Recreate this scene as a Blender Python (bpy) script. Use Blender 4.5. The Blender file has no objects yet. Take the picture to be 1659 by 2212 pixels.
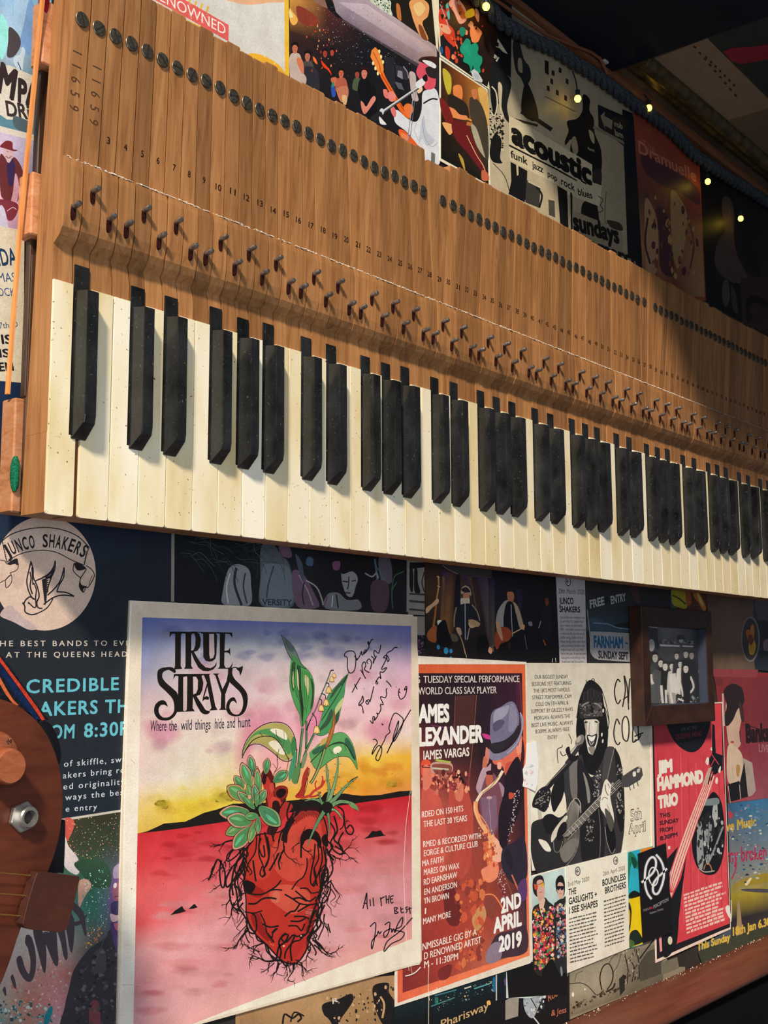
import bpy, bmesh, math, random
from mathutils import Vector, Matrix
# ---------------------------------------------------------------- camera (units below are millimetres, scaled by MM)
MM = 0.001
RM = [Vector(r) for r in [[0.6351659, -0.7723689, -0.0032582], [-0.101046, -0.087277, 0.9910461], [0.7657375, 0.6291495, 0.1334802]]]
CC = Vector([-426.201, -616.823, -98.013]); FPX = 2584.349
sc = bpy.context.scene
cd = bpy.data.cameras.new('camera'); cam = bpy.data.objects.new('camera', cd); sc.collection.objects.link(cam)
cd.sensor_fit = 'VERTICAL'; cd.sensor_height = 36.0; cd.lens = FPX * 36.0 / 2212.0
cd.clip_start = 0.01; cd.clip_end = 50
cam.matrix_world = Matrix((
    (RM[0][0], RM[1][0], -RM[2][0], CC[0]*MM), (RM[0][1], RM[1][1], -RM[2][1], CC[1]*MM),
    (RM[0][2], RM[1][2], -RM[2][2], CC[2]*MM), (0, 0, 0, 1)))
sc.camera = cam
# ---------------------------------------------------------------- world, lights, exposure
w = bpy.data.worlds.new('world'); sc.world = w; w.use_nodes = True
w.node_tree.nodes['Background'].inputs[0].default_value = (0.80, 0.86, 1.0, 1)
w.node_tree.nodes['Background'].inputs[1].default_value = 0.10
def area(name, loc, target, size, power, col, shape='DISK', spread=180):
    l = bpy.data.lights.new(name, 'AREA'); l.shape = shape; l.size = size*MM; l.energy = power; l.color = col
    if shape == 'RECTANGLE': l.size_y = size*MM*0.6
    l.spread = math.radians(spread)
    o = bpy.data.objects.new(name, l); sc.collection.objects.link(o)
    o.location = Vector(loc)*MM
    o.rotation_euler = (Vector(target)-Vector(loc)).to_track_quat('-Z', 'Y').to_euler()
    return o
def sun(name, d, strength, ang, col):
    l = bpy.data.lights.new(name, 'SUN'); l.energy = strength; l.angle = math.radians(ang); l.color = col
    o = bpy.data.objects.new(name, l); sc.collection.objects.link(o)
    o.rotation_euler = Vector(d).to_track_quat('-Z', 'Y').to_euler(); o.location = (-1.5, -1, 1.5); return o
sun('low_sun', (1.5, 1, -1.5), 4.8, 6, (1.0, .88, .72))
area('daylight_fill', (-400, -900, -100), (300, 50, 20), 700, 5.2, (.84, .92, 1.0))  # unseen fill for cool frontal daylight, set close so the right side dims
sc.view_settings.view_transform = 'Standard'; sc.view_settings.look = 'None'
sc.view_settings.gamma = 1; sc.view_settings.exposure = 0.12
try: sc.view_settings.use_curve_mapping = False
except Exception: pass
# ---------------------------------------------------------------- photo pixel -> place on a real plane
def ray(x, y):
    a = (x-829.5)/FPX; b = -(y-1106)/FPX
    return RM[0]*a + RM[1]*b + RM[2]
def PY(x, y, Y):
    d = ray(x, y); t = (Y-CC[1])/d[1]; return CC + d*t
def PZ(x, y, Z):
    d = ray(x, y); t = (Z-CC[2])/d[2]; return CC + d*t
# ---------------------------------------------------------------- helpers
R = random.Random(7)
def lin(h):
    h = h.lstrip('#')
    c = [int(h[i:i+2], 16)/255 for i in (0, 2, 4)]
    return tuple((v/12.92 if v <= .04045 else ((v+.055)/1.055)**2.4) for v in c) + (1.0,)
def tag(o, label=None, cat=None, group=None, kind=None):
    if label: o['label'] = label
    if cat: o['category'] = cat
    if group: o['group'] = group
    if kind: o['kind'] = kind
    return o
def link(o, parent=None):
    sc.collection.objects.link(o)
    if parent: o.parent = parent
    return o
def empty(name, label, cat, group=None, loc=(0, 0, 0)):
    o = bpy.data.objects.new(name, None); o.empty_display_size = .02; link(o); o.location = loc
    return tag(o, label, cat, group)
def mesh(name, V, F, mat, parent=None, smooth=False, cols=None):
    m = bpy.data.meshes.new(name)
    m.from_pydata([tuple(c*MM for c in v) for v in V], [], F)
    if cols:
        a = m.color_attributes.new('Col', 'FLOAT_COLOR', 'POINT')
        a.data.foreach_set('color', [c for col in cols for c in col])
    m.materials.append(mat)
    if smooth: m.polygons.foreach_set('use_smooth', [True]*len(m.polygons))
    m.update()
    return link(bpy.data.objects.new(name, m), parent)
class MB:
    def __init__(s): s.V = []; s.F = []
    def add(s, V, F):
        n = len(s.V); s.V += [tuple(v) for v in V]; s.F += [tuple(i+n for i in f) for f in F]; return s
    def box(s, x0, x1, y0, y1, z0, z1):
        V = [(x, y, z) for x in (x0, x1) for y in (y0, y1) for z in (z0, z1)]
        return s.add(V, [(0,1,3,2),(4,6,7,5),(0,4,5,1),(2,3,7,6),(0,2,6,4),(1,5,7,3)])
    def loft(s, rings, cap=True):
        n = len(rings[0]); V = [p for r in rings for p in r]; F = []
        for k in range(len(rings)-1):
            for i in range(n):
                j = (i+1) % n; a = k*n
                F.append((a+i, a+j, a+n+j, a+n+i))
        if cap: F += [tuple(range(n))[::-1], tuple(range((len(rings)-1)*n, len(rings)*n))]
        return s.add(V, F)
    def prism(s, pts, y0, y1):      # outline in (x,z), extruded in y
        return s.loft([[(x, y0, z) for x, z in pts], [(x, y1, z) for x, z in pts]])
    def tube(s, pts, r, n=8, cap=True):
        pts = [Vector(p) for p in pts]; rings = []; N = Vector((0, 0, 1))
        for i, p in enumerate(pts):
            t = (pts[min(i+1, len(pts)-1)] - pts[max(i-1, 0)]).normalized()
            a = N - t*N.dot(t)
            if a.length < .05: a = Vector((1, 0, 0)) - t*t[0]
            a.normalize(); b = t.cross(a); N = a
            rr = r[i] if isinstance(r, (list, tuple)) else r
            rings.append([p + (a*math.cos(2*math.pi*k/n) + b*math.sin(2*math.pi*k/n))*rr for k in range(n)])
        return s.loft(rings, cap)
    def build(s, name, mat, parent=None, smooth=False, bevel=0, seg=1):
        o = mesh(name, s.V, s.F, mat, parent, False)
        bm = bmesh.new(); bm.from_mesh(o.data)
        bmesh.ops.recalc_face_normals(bm, faces=bm.faces)
        if bevel:
            es = [e for e in bm.edges if len(e.link_faces) == 2 and e.calc_face_angle(0) > .35]
            bmesh.ops.bevel(bm, geom=es, offset=bevel*MM, segments=seg, affect='EDGES', profile=.5, clamp_overlap=True)
        bm.to_mesh(o.data); bm.free()
        if smooth:
            o.data.polygons.foreach_set('use_smooth', [True]*len(o.data.polygons))
            try: o.data.set_sharp_from_angle(angle=math.radians(38))
            except Exception: pass
        return o
# ---------------------------------------------------------------- materials
def newmat(name, rough=.5, spec=.5, metal=0.0):
    m = bpy.data.materials.new(name); m.use_nodes = True
    b = m.node_tree.nodes['Principled BSDF']
    b.inputs['Roughness'].default_value = rough; b.inputs['Metallic'].default_value = metal
    b.inputs['Specular IOR Level'].default_value = spec
    return m, m.node_tree, b
def nz(nt, scale, detail=4, vec=None, rough=.55, dist=0):
    n = nt.nodes.new('ShaderNodeTexNoise'); n.inputs['Scale'].default_value = scale
    n.inputs['Detail'].default_value = detail; n.inputs['Roughness'].default_value = rough
    n.inputs['Distortion'].default_value = dist
    if vec: nt.links.new(vec, n.inputs['Vector'])
    return n.outputs['Fac']
def ramp(nt, fac, stops):
    r = nt.nodes.new('ShaderNodeValToRGB'); nt.links.new(fac, r.inputs[0]); e = r.color_ramp.elements
    while len(e) < len(stops): e.new(.5)
    for i, (p, c) in enumerate(stops): e[i].position = p; e[i].color = lin(c) if isinstance(c, str) else c
    return r.outputs[0]
def mix(nt, fac, a, b, mode='MIX'):
    n = nt.nodes.new('ShaderNodeMix'); n.data_type = 'RGBA'; n.blend_type = mode
    for s, v in ((n.inputs[0], fac), (n.inputs[6], a), (n.inputs[7], b)):
        if hasattr(v, 'is_linked'): nt.links.new(v, s)
        else: s.default_value = v
    return n.outputs[2]
def coords(nt, scale=(1, 1, 1), rnd=True):
    tc = nt.nodes.new('ShaderNodeTexCoord'); mp = nt.nodes.new('ShaderNodeMapping')
    mp.inputs['Scale'].default_value = scale
    nt.links.new(tc.outputs['Object'], mp.inputs['Vector'])
    if rnd:
        oi = nt.nodes.new('ShaderNodeObjectInfo'); cx = nt.nodes.new('ShaderNodeCombineXYZ')
        ml = nt.nodes.new('ShaderNodeMath'); ml.operation = 'MULTIPLY'; ml.inputs[1].default_value = 37.0
        nt.links.new(oi.outputs['Random'], ml.inputs[0])
        for k in range(3): nt.links.new(ml.outputs[0], cx.inputs[k])
        nt.links.new(cx.outputs[0], mp.inputs['Location'])
        return mp.outputs[0], oi.outputs['Random']
    return mp.outputs[0], None
def bump(nt, b, h, strength=.3, dist=.0005):
    n = nt.nodes.new('ShaderNodeBump'); n.inputs['Strength'].default_value = strength; n.inputs['Distance'].default_value = dist
    nt.links.new(h, n.inputs['Height']); nt.links.new(n.outputs[0], b.inputs['Normal'])
def wood(name, dark, mid, light, grain=(260, 260, 14), rough=.45, vary=.35, spec=.4):
    m, nt, b = newmat(name, rough, spec)
    v, rnd = coords(nt, grain)
    g = nz(nt, 1.0, 6, v, .65, .6)
    c = ramp(nt, g, [(.18, dark), (.46, mid), (.85, light)])
    v2, _ = coords(nt, (30, 30, 9)); g2 = nz(nt, 1.0, 3, v2)
    c = mix(nt, ramp(nt, g2, [(.4, '#000000'), (.75, '#606060')]), c, lin(dark), 'MIX')
    tone = ramp(nt, rnd, [(0, (1-vary,)*3+(1,)), (1, (1.12,)*3+(1,))])
    c = mix(nt, 1.0, c, tone, 'MULTIPLY')
    nt.links.new(c, b.inputs['Base Color']); bump(nt, b, g, .25)
    return m
def plain(name, col, rough=.5, spec=.5, metal=0, col2=None, scale=90, bumpy=0):
    m, nt, b = newmat(name, rough, spec, metal)
    v, _ = coords(nt, (scale,)*3); g = nz(nt, 1.0, 5, v)
    nt.links.new(ramp(nt, g, [(.35, col), (.68, col2 or col)]), b.inputs['Base Color'])
    if bumpy: bump(nt, b, g, bumpy)
    return m
M_key = wood('key_wood', '#6a4025', '#a06d40', '#c38f5e', (220, 220, 12), .5, .30)
M_rail = wood('rail_wood', '#8f5430', '#c68457', '#e0a880', (90, 90, 200), .7)
M_stile = wood('stile_wood', '#b06a32', '#d98c4c', '#ecab6c')
M_darkrail = wood('dark_rail_wood', '#2a1a12', '#4a3020', '#5f4230')
M_ledge = wood('ledge_wood', '#3a1c14', '#5a3024', '#6c3e2e', (8, 90, 90), .4, .02)
def ivory():
    m, nt, b = newmat('ivory', .33, .5)
    v, rnd = coords(nt, (26, 26, 9)); g = nz(nt, 1.0, 4, v)
    c = ramp(nt, g, [(.38, '#f3ecd9'), (.56, '#ece0bf'), (.75, '#dcc795')])
    v3, _ = coords(nt, (420, 420, 420)); s = nz(nt, 1.0, 2, v3)
    c = mix(nt, ramp(nt, s, [(.70, '#000000'), (.74, '#ffffff')]), c, lin('#6b4a2c'))
    c = mix(nt, 1.0, c, ramp(nt, rnd, [(0, '#f2ead8'), (1, '#ffffff')]), 'MULTIPLY')
    nt.links.new(c, b.inputs['Base Color']); return m
M_ivory = ivory()
def ebony():
    m, nt, b = newmat('ebony', .38, .5)
    v, _ = coords(nt, (500, 500, 500)); s = nz(nt, 1.0, 3, v)
    v2, _ = coords(nt, (60, 60, 40)); s2 = nz(nt, 1.0, 4, v2)
    c = ramp(nt, s2, [(.3, '#111112'), (.75, '#2b2c2d')])
    c = mix(nt, ramp(nt, s, [(.66, '#000000'), (.72, '#8a8a88')]), c, lin('#8d8f90'))
    nt.links.new(c, b.inputs['Base Color'])
    nt.links.new(ramp(nt, s2, [(.3, '#555555'), (.7, '#909090')]), b.inputs['Roughness']); return m
M_ebony = ebony()
M_screw = plain('aged_steel', '#4c463d', .42, .5, .75, '#7c7464', 600, .2)
M_slot = plain('slot_dark', '#14100c', .8)
M_pin = plain('pin_metal', '#6e655f', .35, .5, .8, '#a8a09a', 500)
M_bush = plain('red_felt', '#1c0b09', .9, .1, 0, '#3c1512', 700)  # red felt colour darkened with the shade of the mortise hollow
M_stamp = plain('stamp_ink', '#4a2a14', .8)
M_green = plain('green_felt', '#0c4a34', .95, .1, 0, '#1f7a56', 900, .8)
M_redfelt = plain('red_baize', '#7a1420', .95, .1, 0, '#a82636', 900, .8)
M_dust = plain('dust', '#cdbfae', .95, .1, 0, '#e8ddd0', 1500, .8)
def printmat():
    m, nt, b = newmat('printed_paper', .5, .35)
    at = nt.nodes.new('ShaderNodeAttribute'); at.attribute_name = 'Col'
    v, _ = coords(nt, (70, 70, 70), False); g = nz(nt, 1.0, 5, v)
    v2, _ = coords(nt, (900, 900, 900), False); g2 = nz(nt, 1.0, 2, v2)
    c = mix(nt, 1.0, at.outputs['Color'], ramp(nt, g, [(.3, (1.06, 1.04, 1.0, 1)), (.7, (1.25, 1.25, 1.25, 1))]), 'MULTIPLY')
    c = mix(nt, 1.0, c, ramp(nt, g2, [(.35, '#ececec'), (.65, '#ffffff')]), 'MULTIPLY')
    mn = nt.nodes.new('ShaderNodeVectorMath'); mn.operation = 'MINIMUM'; mn.inputs[1].default_value = (.92, .92, .92); nt.links.new(c, mn.inputs[0]); c = mn.outputs[0]
    nt.links.new(c, b.inputs['Base Color']); return m
M_print = printmat()
M_wash = M_print.copy(); M_wash.name = 'washed_print'
_nt = M_wash.node_tree; _nt.links.new([n for n in _nt.nodes if n.type == 'ATTRIBUTE'][0].outputs['Alpha'], _nt.nodes['Principled BSDF'].inputs['Alpha'])
# text: glyph meshes of the built-in font, cached per string
FT = {}
def glyphs(s, bold=0.0, track=1.0):
    k = (s, bold, track)
    if k in FT: return FT[k]
    cu = bpy.data.curves.new('t', 'FONT'); cu.body = s; cu.size = 1; cu.resolution_u = 3; cu.space_character = track
    o = bpy.data.objects.new('t', cu); link(o)
    dg = bpy.context.evaluated_depsgraph_get(); me = o.evaluated_get(dg).to_mesh()
    V = [(v.co.x, v.co.y) for v in me.vertices]; F = [tuple(p.vertices) for p in me.polygons]
    o.evaluated_get(dg).to_mesh_clear(); bpy.data.objects.remove(o); bpy.data.curves.remove(cu)
    if bold > 0:          # heavier weight: the same glyphs nudged around
        n = len(V); sh = [(-bold, 0), (bold, 0)] if bold < .015 else [(-bold, -bold*.6), (bold, -bold*.6), (-bold, bold*.6), (bold, bold*.6), (0, bold), (0, -bold)]
        V2, F2 = list(V), list(F)
        for q, (dx, dy) in enumerate(sh): V2 += [(x+dx, y+dy) for x, y in V]; F2 += [tuple(i+n*(q+1) for i in f) for f in F]
        V, F = V2, F2
    FT[k] = (V, F); return FT[k]
CAPH = .7
_v, _f = glyphs('H'); CAPH = max(y for x, y in _v)
def catmull(P, n=5, closed=True):
    if len(P) < 3: return P
    out = []; N = len(P); rng = range(N) if closed else range(N-1)
    for i in rng:
        g = (lambda k: P[k % N]) if closed else (lambda k: P[max(0, min(N-1, k))])
        a, b, c, d = g(i-1), g(i), g(i+1), g(i+2)
        for j in range(n):
            t = j/n
            out.append(tuple(.5*((2*b[m]) + (c[m]-a[m])*t + (2*a[m]-5*b[m]+4*c[m]-d[m])*t*t + (3*b[m]-a[m]-3*c[m]+d[m])*t**3) for m in (0, 1)))
    if not closed: out.append(P[-1])
    return out
def pts(s):
    if isinstance(s, str): return [tuple(float(v) for v in q.split(',')) for q in s.split()]
    return list(s)
CROPS = dict(c1=(0,0,3.318), c2=(0,550,3.318), c3=(400,0,3.318), c4=(400,600,3.318), c5=(800,0,3.318), c6=(1200,0,3.614),
    c7=(850,600,3.16), c8=(1250,600,3.159), d1=(0,1100,4.1475), d2=(0,1580,3.5), d3=(280,1290,5.184), d4=(580,1290,4.879),
    e1=(440,1600,3.95), e2=(720,1640,3.607), e3=(360,1130,2.592), e4=(880,1220,3.95), f1=(1120,1400,5.028), f2=(1120,1800,4.608),
    f3=(1260,1240,4.158), f4=(1360,1540,3.813), g1=(0,1380,7.375), g2=(0,1780,5.118), g3=(600,0,4.608), g4=(560,2060,2.37),
    g5=(0,0,3.95), g6=(0,480,3.4), px=(0,0,1))
class Art:
    """flat print on a sheet: coloured regions and strokes, each a hair proud of the one before"""
    def __init__(s, Y, crop='px'):
        s.Y = Y; s.V = []; s.F = []; s.C = []; s.k = 0; s.B = []; s.W = ([], [], []); s.crop(crop)
    def crop(s, c): s.cr = CROPS[c]; return s
    def P(s, p):
        ox, oy, sc_ = s.cr; q = PY(ox+p[0]/sc_, oy+p[1]/sc_, s.Y); return (q[0], q[2])
    def put(s, XZ, F, cols):
        n = len(s.V); b = (min(p[0] for p in XZ), min(p[1] for p in XZ), max(p[0] for p in XZ), max(p[1] for p in XZ))
        k = 0                     # lie just above whatever this shape overlaps, so the print stays thin
        for (q, kk) in s.B:
            if kk > k and q[0] < b[2] and b[0] < q[2] and q[1] < b[3] and b[1] < q[3]: k = kk
        s.k = k+1; s.B.append((b, s.k)); y = s.Y - .0035*s.k
        s.V += [(x, y, z) for x, z in XZ]; s.F += [tuple(i+n for i in f) for f in F]
        s.C += cols if isinstance(cols, list) else [lin(cols)]*len(XZ)
    def soft(s, col, p, a=.85, inner=.45):
        """a watercolour patch or blurred spot: opaque in the middle, fading to nothing at its rim"""
        p = catmull(pts(p), 4); cx = sum(q[0] for q in p)/len(p); cy = sum(q[1] for q in p)/len(p); n = len(p); XZ = []; C = []; c = lin(col)[:3]
        for f, al in ((inner, a), ((1+inner)/2, a*.45), (1.0, 0.0)):
            for q in p: XZ.append(s.P((cx+(q[0]-cx)*f, cy+(q[1]-cy)*f))); C.append(c+(al,))
        F = [tuple(range(n))]+[(r*n+i, r*n+(i+1) % n, (r+1)*n+(i+1) % n, (r+1)*n+i) for r in (0, 1) for i in range(n)]
        V0, F0, C0 = s.V, s.F, s.C; s.V, s.F, s.C = s.W; s.put(XZ, F, C); s.V, s.F, s.C = V0, F0, C0; return s
    def sell(s, col, x, y, rx, ry=None, a=.85, inner=.35):
        ry = ry or rx; return s.soft(col, [(x+rx*math.cos(2*math.pi*i/8), y+ry*math.sin(2*math.pi*i/8)) for i in range(8)], a, inner)
    def softs(s, cols, quad, n, r0, r1, seed=1, asp=1.0, a=.6):
        q = pts(quad); rd = random.Random(seed)
        for _ in range(n):
            u, v = rd.random(), rd.random(); cx, cy = [(q[0][m]*(1-u)+q[1][m]*u)*(1-v) + (q[3][m]*(1-u)+q[2][m]*u)*v for m in (0, 1)]
            r = r0+(r1-r0)*rd.random(); ph = rd.random()*6
            s.soft(rd.choice(cols), [(cx+r*(.6+.6*rd.random())*math.cos(ph+i*1.05), cy+r*asp*(.6+.6*rd.random())*math.sin(ph+i*1.05)) for i in range(6)], a)
        return s
    def poly(s, col, p, smooth=False):
        p = pts(p)
        if smooth: p = catmull(p)
        XZ = [s.P(q) for q in p]; s.put(XZ, [tuple(range(len(XZ)))], col); return s
    def grad(s, cols, p):            # polygon, one colour per corner
        p = pts(p); s.put([s.P(q) for q in p], [tuple(range(len(p)))], [lin(c) for c in cols]); return s
    def blob(s, col, p): return s.poly(col, p, True)
    def ell(s, col, x, y, rx, ry=None, rot=0, n=20):
        ry = ry or rx; c, q = math.cos(rot), math.sin(rot)
        return s.poly(col, [(x+rx*math.cos(a)*c-ry*math.sin(a)*q, y+rx*math.cos(a)*q+ry*math.sin(a)*c) for a in [2*math.pi*i/n for i in range(n)]])
    def line(s, col, wd, p, smooth=True, taper=False):
        p = pts(p)
        if smooth and len(p) > 2: p = catmull(p, 4, False)
        L = []; Rr = []
        for i, q in enumerate(p):
            a = p[max(i-1, 0)]; b = p[min(i+1, len(p)-1)]
            dx, dy = b[0]-a[0], b[1]-a[1]; l = math.hypot(dx, dy) or 1
            h = wd/2*(1 - (i/(len(p)-1))*.85 if taper else 1)
            L.append((q[0]-dy/l*h, q[1]+dx/l*h)); Rr.append((q[0]+dy/l*h, q[1]-dx/l*h))
        XZ = [s.P(q) for q in L+Rr]; n = len(p)
        s.put(XZ, [(i, i+1, n+i+1, n+i) for i in range(n-1)], col); return s
    def grid(s, quad, rows, sub=1):  # quad: TL TR BR BL; rows: lists of colours, bilinear in between
        q = pts(quad); nr, nc = len(rows), len(rows[0].split())
        G = [[lin(c) for c in r.split()] for r in rows]; NR, NC = (nr-1)*sub+1, (nc-1)*sub+1
        XZ = []; C = []
        for i in range(NR):
            for j in range(NC):
                u, v = j/(NC-1), i/(NR-1)
                a = [(q[0][m]*(1-u)+q[1][m]*u)*(1-v) + (q[3][m]*(1-u)+q[2][m]*u)*v for m in (0, 1)]
                XZ.append(s.P(a)); fi, fj = i/sub, j/sub; i0, j0 = min(int(fi), nr-2), min(int(fj), nc-2); a_, b_ = fi-i0, fj-j0
                C.append(tuple((G[i0][j0][m]*(1-b_)+G[i0][j0+1][m]*b_)*(1-a_)+(G[i0+1][j0][m]*(1-b_)+G[i0+1][j0+1][m]*b_)*a_ for m in range(4)))
        s.put(XZ, [(i*NC+j, i*NC+j+1, (i+1)*NC+j+1, (i+1)*NC+j) for i in range(NR-1) for j in range(NC-1)], C); return s
    def specks(s, cols, quad, n, r0, r1, seed=1, asp=1.0, k=6):
        q = pts(quad); rd = random.Random(seed); XZ = []; F = []; C = []
        for _ in range(n):
            u, v = rd.random(), rd.random()
            cx, cy = [(q[0][m]*(1-u)+q[1][m]*u)*(1-v) + (q[3][m]*(1-u)+q[2][m]*u)*v for m in (0, 1)]
            r = r0+(r1-r0)*rd.random()**2; b = len(XZ); ph = rd.random()*6; c = lin(rd.choice(cols))
            for i in range(k):
                a = ph+2*math.pi*i/k; rr = r*(.6+.6*rd.random())
                XZ.append(s.P((cx+rr*math.cos(a), cy+rr*asp*math.sin(a)))); C.append(c)
            F.append(tuple(range(b, b+k)))
        s.put(XZ, F, C)
        y = s.Y - .0035*s.k      # lift each speck a hair so overlaps are clean
        base = len(s.V)-len(XZ)
        for i in range(n):
            for j in range(k):
                v = s.V[base+i*k+j]; s.V[base+i*k+j] = (v[0], y-.003*i/n, v[2])
        return s
    def text(s, col, t, p0, p1, h, bold=.0, up=None, shear=0, track=1.0):
        """baseline from p0 to p1, capital height h, all in crop pixels"""
        V, F = glyphs(t, bold, track)
        if not V: return s
        x0 = min(v[0] for v in V); x1 = max(v[0] for v in V)
        a = Vector(s.P(p0)); b = Vector(s.P(p1))
        if up is None: c = Vector(s.P((p0[0], p0[1]-h))); H = (c-a).length; d = (b-a).normalized(); n = Vector((-d[1], d[0]))*H
        else: n = Vector(s.P((p0[0]+up[0], p0[1]+up[1])))-a
        XZ = []
        for x, y in V:
            q = a + (b-a)*((x-x0)/(x1-x0)) + n*(y/CAPH) + (b-a).normalized()*(shear*y)
            XZ.append((q[0], q[1]))
        s.put(XZ, F, col)
        n0 = len(glyphs(t, 0, track)[0]); b0 = len(s.V)-len(XZ)
        for i in range(len(XZ)):
            v = s.V[b0+i]; s.V[b0+i] = (v[0], v[1]-.0005*(i//n0), v[2])
        return s
    def arc(s, col, t, cx, cy, rx, ry, a0, a1, h, bold=0):   # text along an elliptical arc, angles in degrees, 90 = top
        n = len(t)
        for i, ch in enumerate(t):
            if ch == ' ': continue
            A = math.radians(a0+(a1-a0)*(i/(n-1))); dA = math.radians((a1-a0)/(n-1))*.42
            p = lambda q, k=0: (cx+(rx+k)*math.cos(q), cy-(ry+k)*math.sin(q))
            b0 = p(A-dA); b1 = p(A+dA); mid = p(A); top = p(A, h)
            s.text(col, ch, b0, b1, h, bold, up=(top[0]-mid[0], top[1]-mid[1]))
        return s
    def build(s, parent, name='artwork'):
        o = mesh(name, s.V, s.F, M_print, parent, cols=s.C)
        if s.W[0]: mesh(name+'_wash', s.W[0], s.W[1], M_wash, parent, cols=s.W[2])
        return o
def sheet(name, label, cat, outline, Y, col='#e8e4da', th=.35, crop='px', group=None, mat=None, smooth=False):
    a = Art(Y, crop); p = pts(outline)
    if smooth: p = catmull(p)
    XZ = [a.P(q) for q in p]
    n = len(XZ); V = [(x, Y, z) for x, z in XZ] + [(x, Y+th, z) for x, z in XZ]
    F = [tuple(range(n)), tuple(range(2*n-1, n-1, -1))] + [(i, (i+1) % n, n+(i+1) % n, n+i) for i in range(n)]
    o = mesh(name, V, F, mat or M_print, None, cols=[lin(col)]*(2*n))
    tag(o, label, cat, group); return o, Art(Y-.02, crop)
# ================================================================ the room shell
WY = 55.0
M_wall = plain('wall_paint', '#2a2522', .8, .3, 0, '#3a332e', 12)
tag(MB().box(-900, 2600, WY, WY+80, -900, 640).build('wall_back', M_wall), kind='structure')
M_ceil = plain('ceiling_board', '#4a3c30', .7, .3, 0, '#6a5746', 9, .1)
tag(MB().box(500, 2600, -330, WY+80, 640, 700).build('ceiling', M_ceil), kind='structure')
tag(MB().box(900, 2600, -1300, -330, 640, 700).build('ceiling_light_block', M_ceil), kind='structure')  # unseen extension of the ceiling, added to block the world light
M_navy = plain('navy_paint', '#0c1420', .55, .3, 0, '#101a28', 14, .05)
tag(MB().box(500, 824, -330, 46, 634, 640).build('trim_1', M_navy), kind='structure')
M_gold = plain('tarnished_gold', '#33291a', .45, .5, .3, '#5c4a28', 60, .3)
def moulding(name, prof, x0, x1, mat):
    tag(MB().loft([[(x, y, z) for y, z in prof] for x in (x0, x1)]).build(name, mat, smooth=True, bevel=.8), kind='structure')
moulding('trim_2', [(28, 640), (28, 634), (20, 630), (12, 631), (8, 626), (-2, 627), (-6, 634), (-6, 640)], 824, 2600, M_gold)
moulding('trim_3', [(54.9, 640), (54.9, 629), (46, 629), (43, 640)], 500, 2600, wood('brown_trim', '#4a2a18', '#7a4a2c', '#95603c', (10, 120, 120)))
# the ledge along the foot of the wall
moulding('trim_4', [(54.9, -452), (54.9, -462), (-15, -462), (-18, -459), (-18, -455), (-15, -453)], -900, 2600, M_ledge)
tag(MB().box(-900, 2600, -8, 54, -900, -462).build('ledge_void', plain('void_black', '#08080a', .9, .1, 0, '#0e0e10', 20)), kind='structure')  # black panel standing in for the dark void beneath the ledge
# ================================================================ the piano keyboard
keyb = empty('piano_keyboard', 'old piano keyboard of 88 wooden keys, ivories and ebonies hung on the poster wall', 'piano keyboard')
PAT = [(i-1) % 12 in (1, 4, 6, 9, 11) for i in range(1, 89)]
OFF = {1: 2.6, 4: -3.0, 6: 2.3, 9: -3.0, 11: .3}
SL = 1222.0/88
W0 = []; wcount = 0; bc = {}
for i in range(88):
    if PAT[i]: bc[i] = 23.5*wcount + OFF[i % 12]; W0.append(None)
    else: W0.append(wcount); wcount += 1
bc[1] = 22.2
E_t = [0.0]
for i in range(1, 88):
    if i in bc: E_t.append(bc[i]-6.4)
    elif (i-1) in bc: E_t.append(bc[i-1]+6.4)
    else: E_t.append(23.5*W0[i])
E_t.append(1222.0)
def top_edge(i):     # right edge of key number i at the top
    if i == 28: return 369.5
    if i < 28: return 2.4+13.13*i
    if i < 57: return 394+13.4*(i-28)
    if i == 57: return 789
    return 806+13.45*(i-57)
def top_left(i):
    if i == 29: return 373.5
    if i == 58: return 793.5
    return top_edge(i-1)
rk = random.Random(3)
HUMP = [(166, 2.2), (170.5, 2.0), (172.5, -.6), (175.5, -4.2), (180, -6.8), (187, -8.2), (195, -8.7), (220, -8.9), (224.6, -8.3), (226.2, -6.6)]
KEYS = []
gscrew = None
def yback(z): return 26.5 - (26.5-13)*z/358
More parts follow.
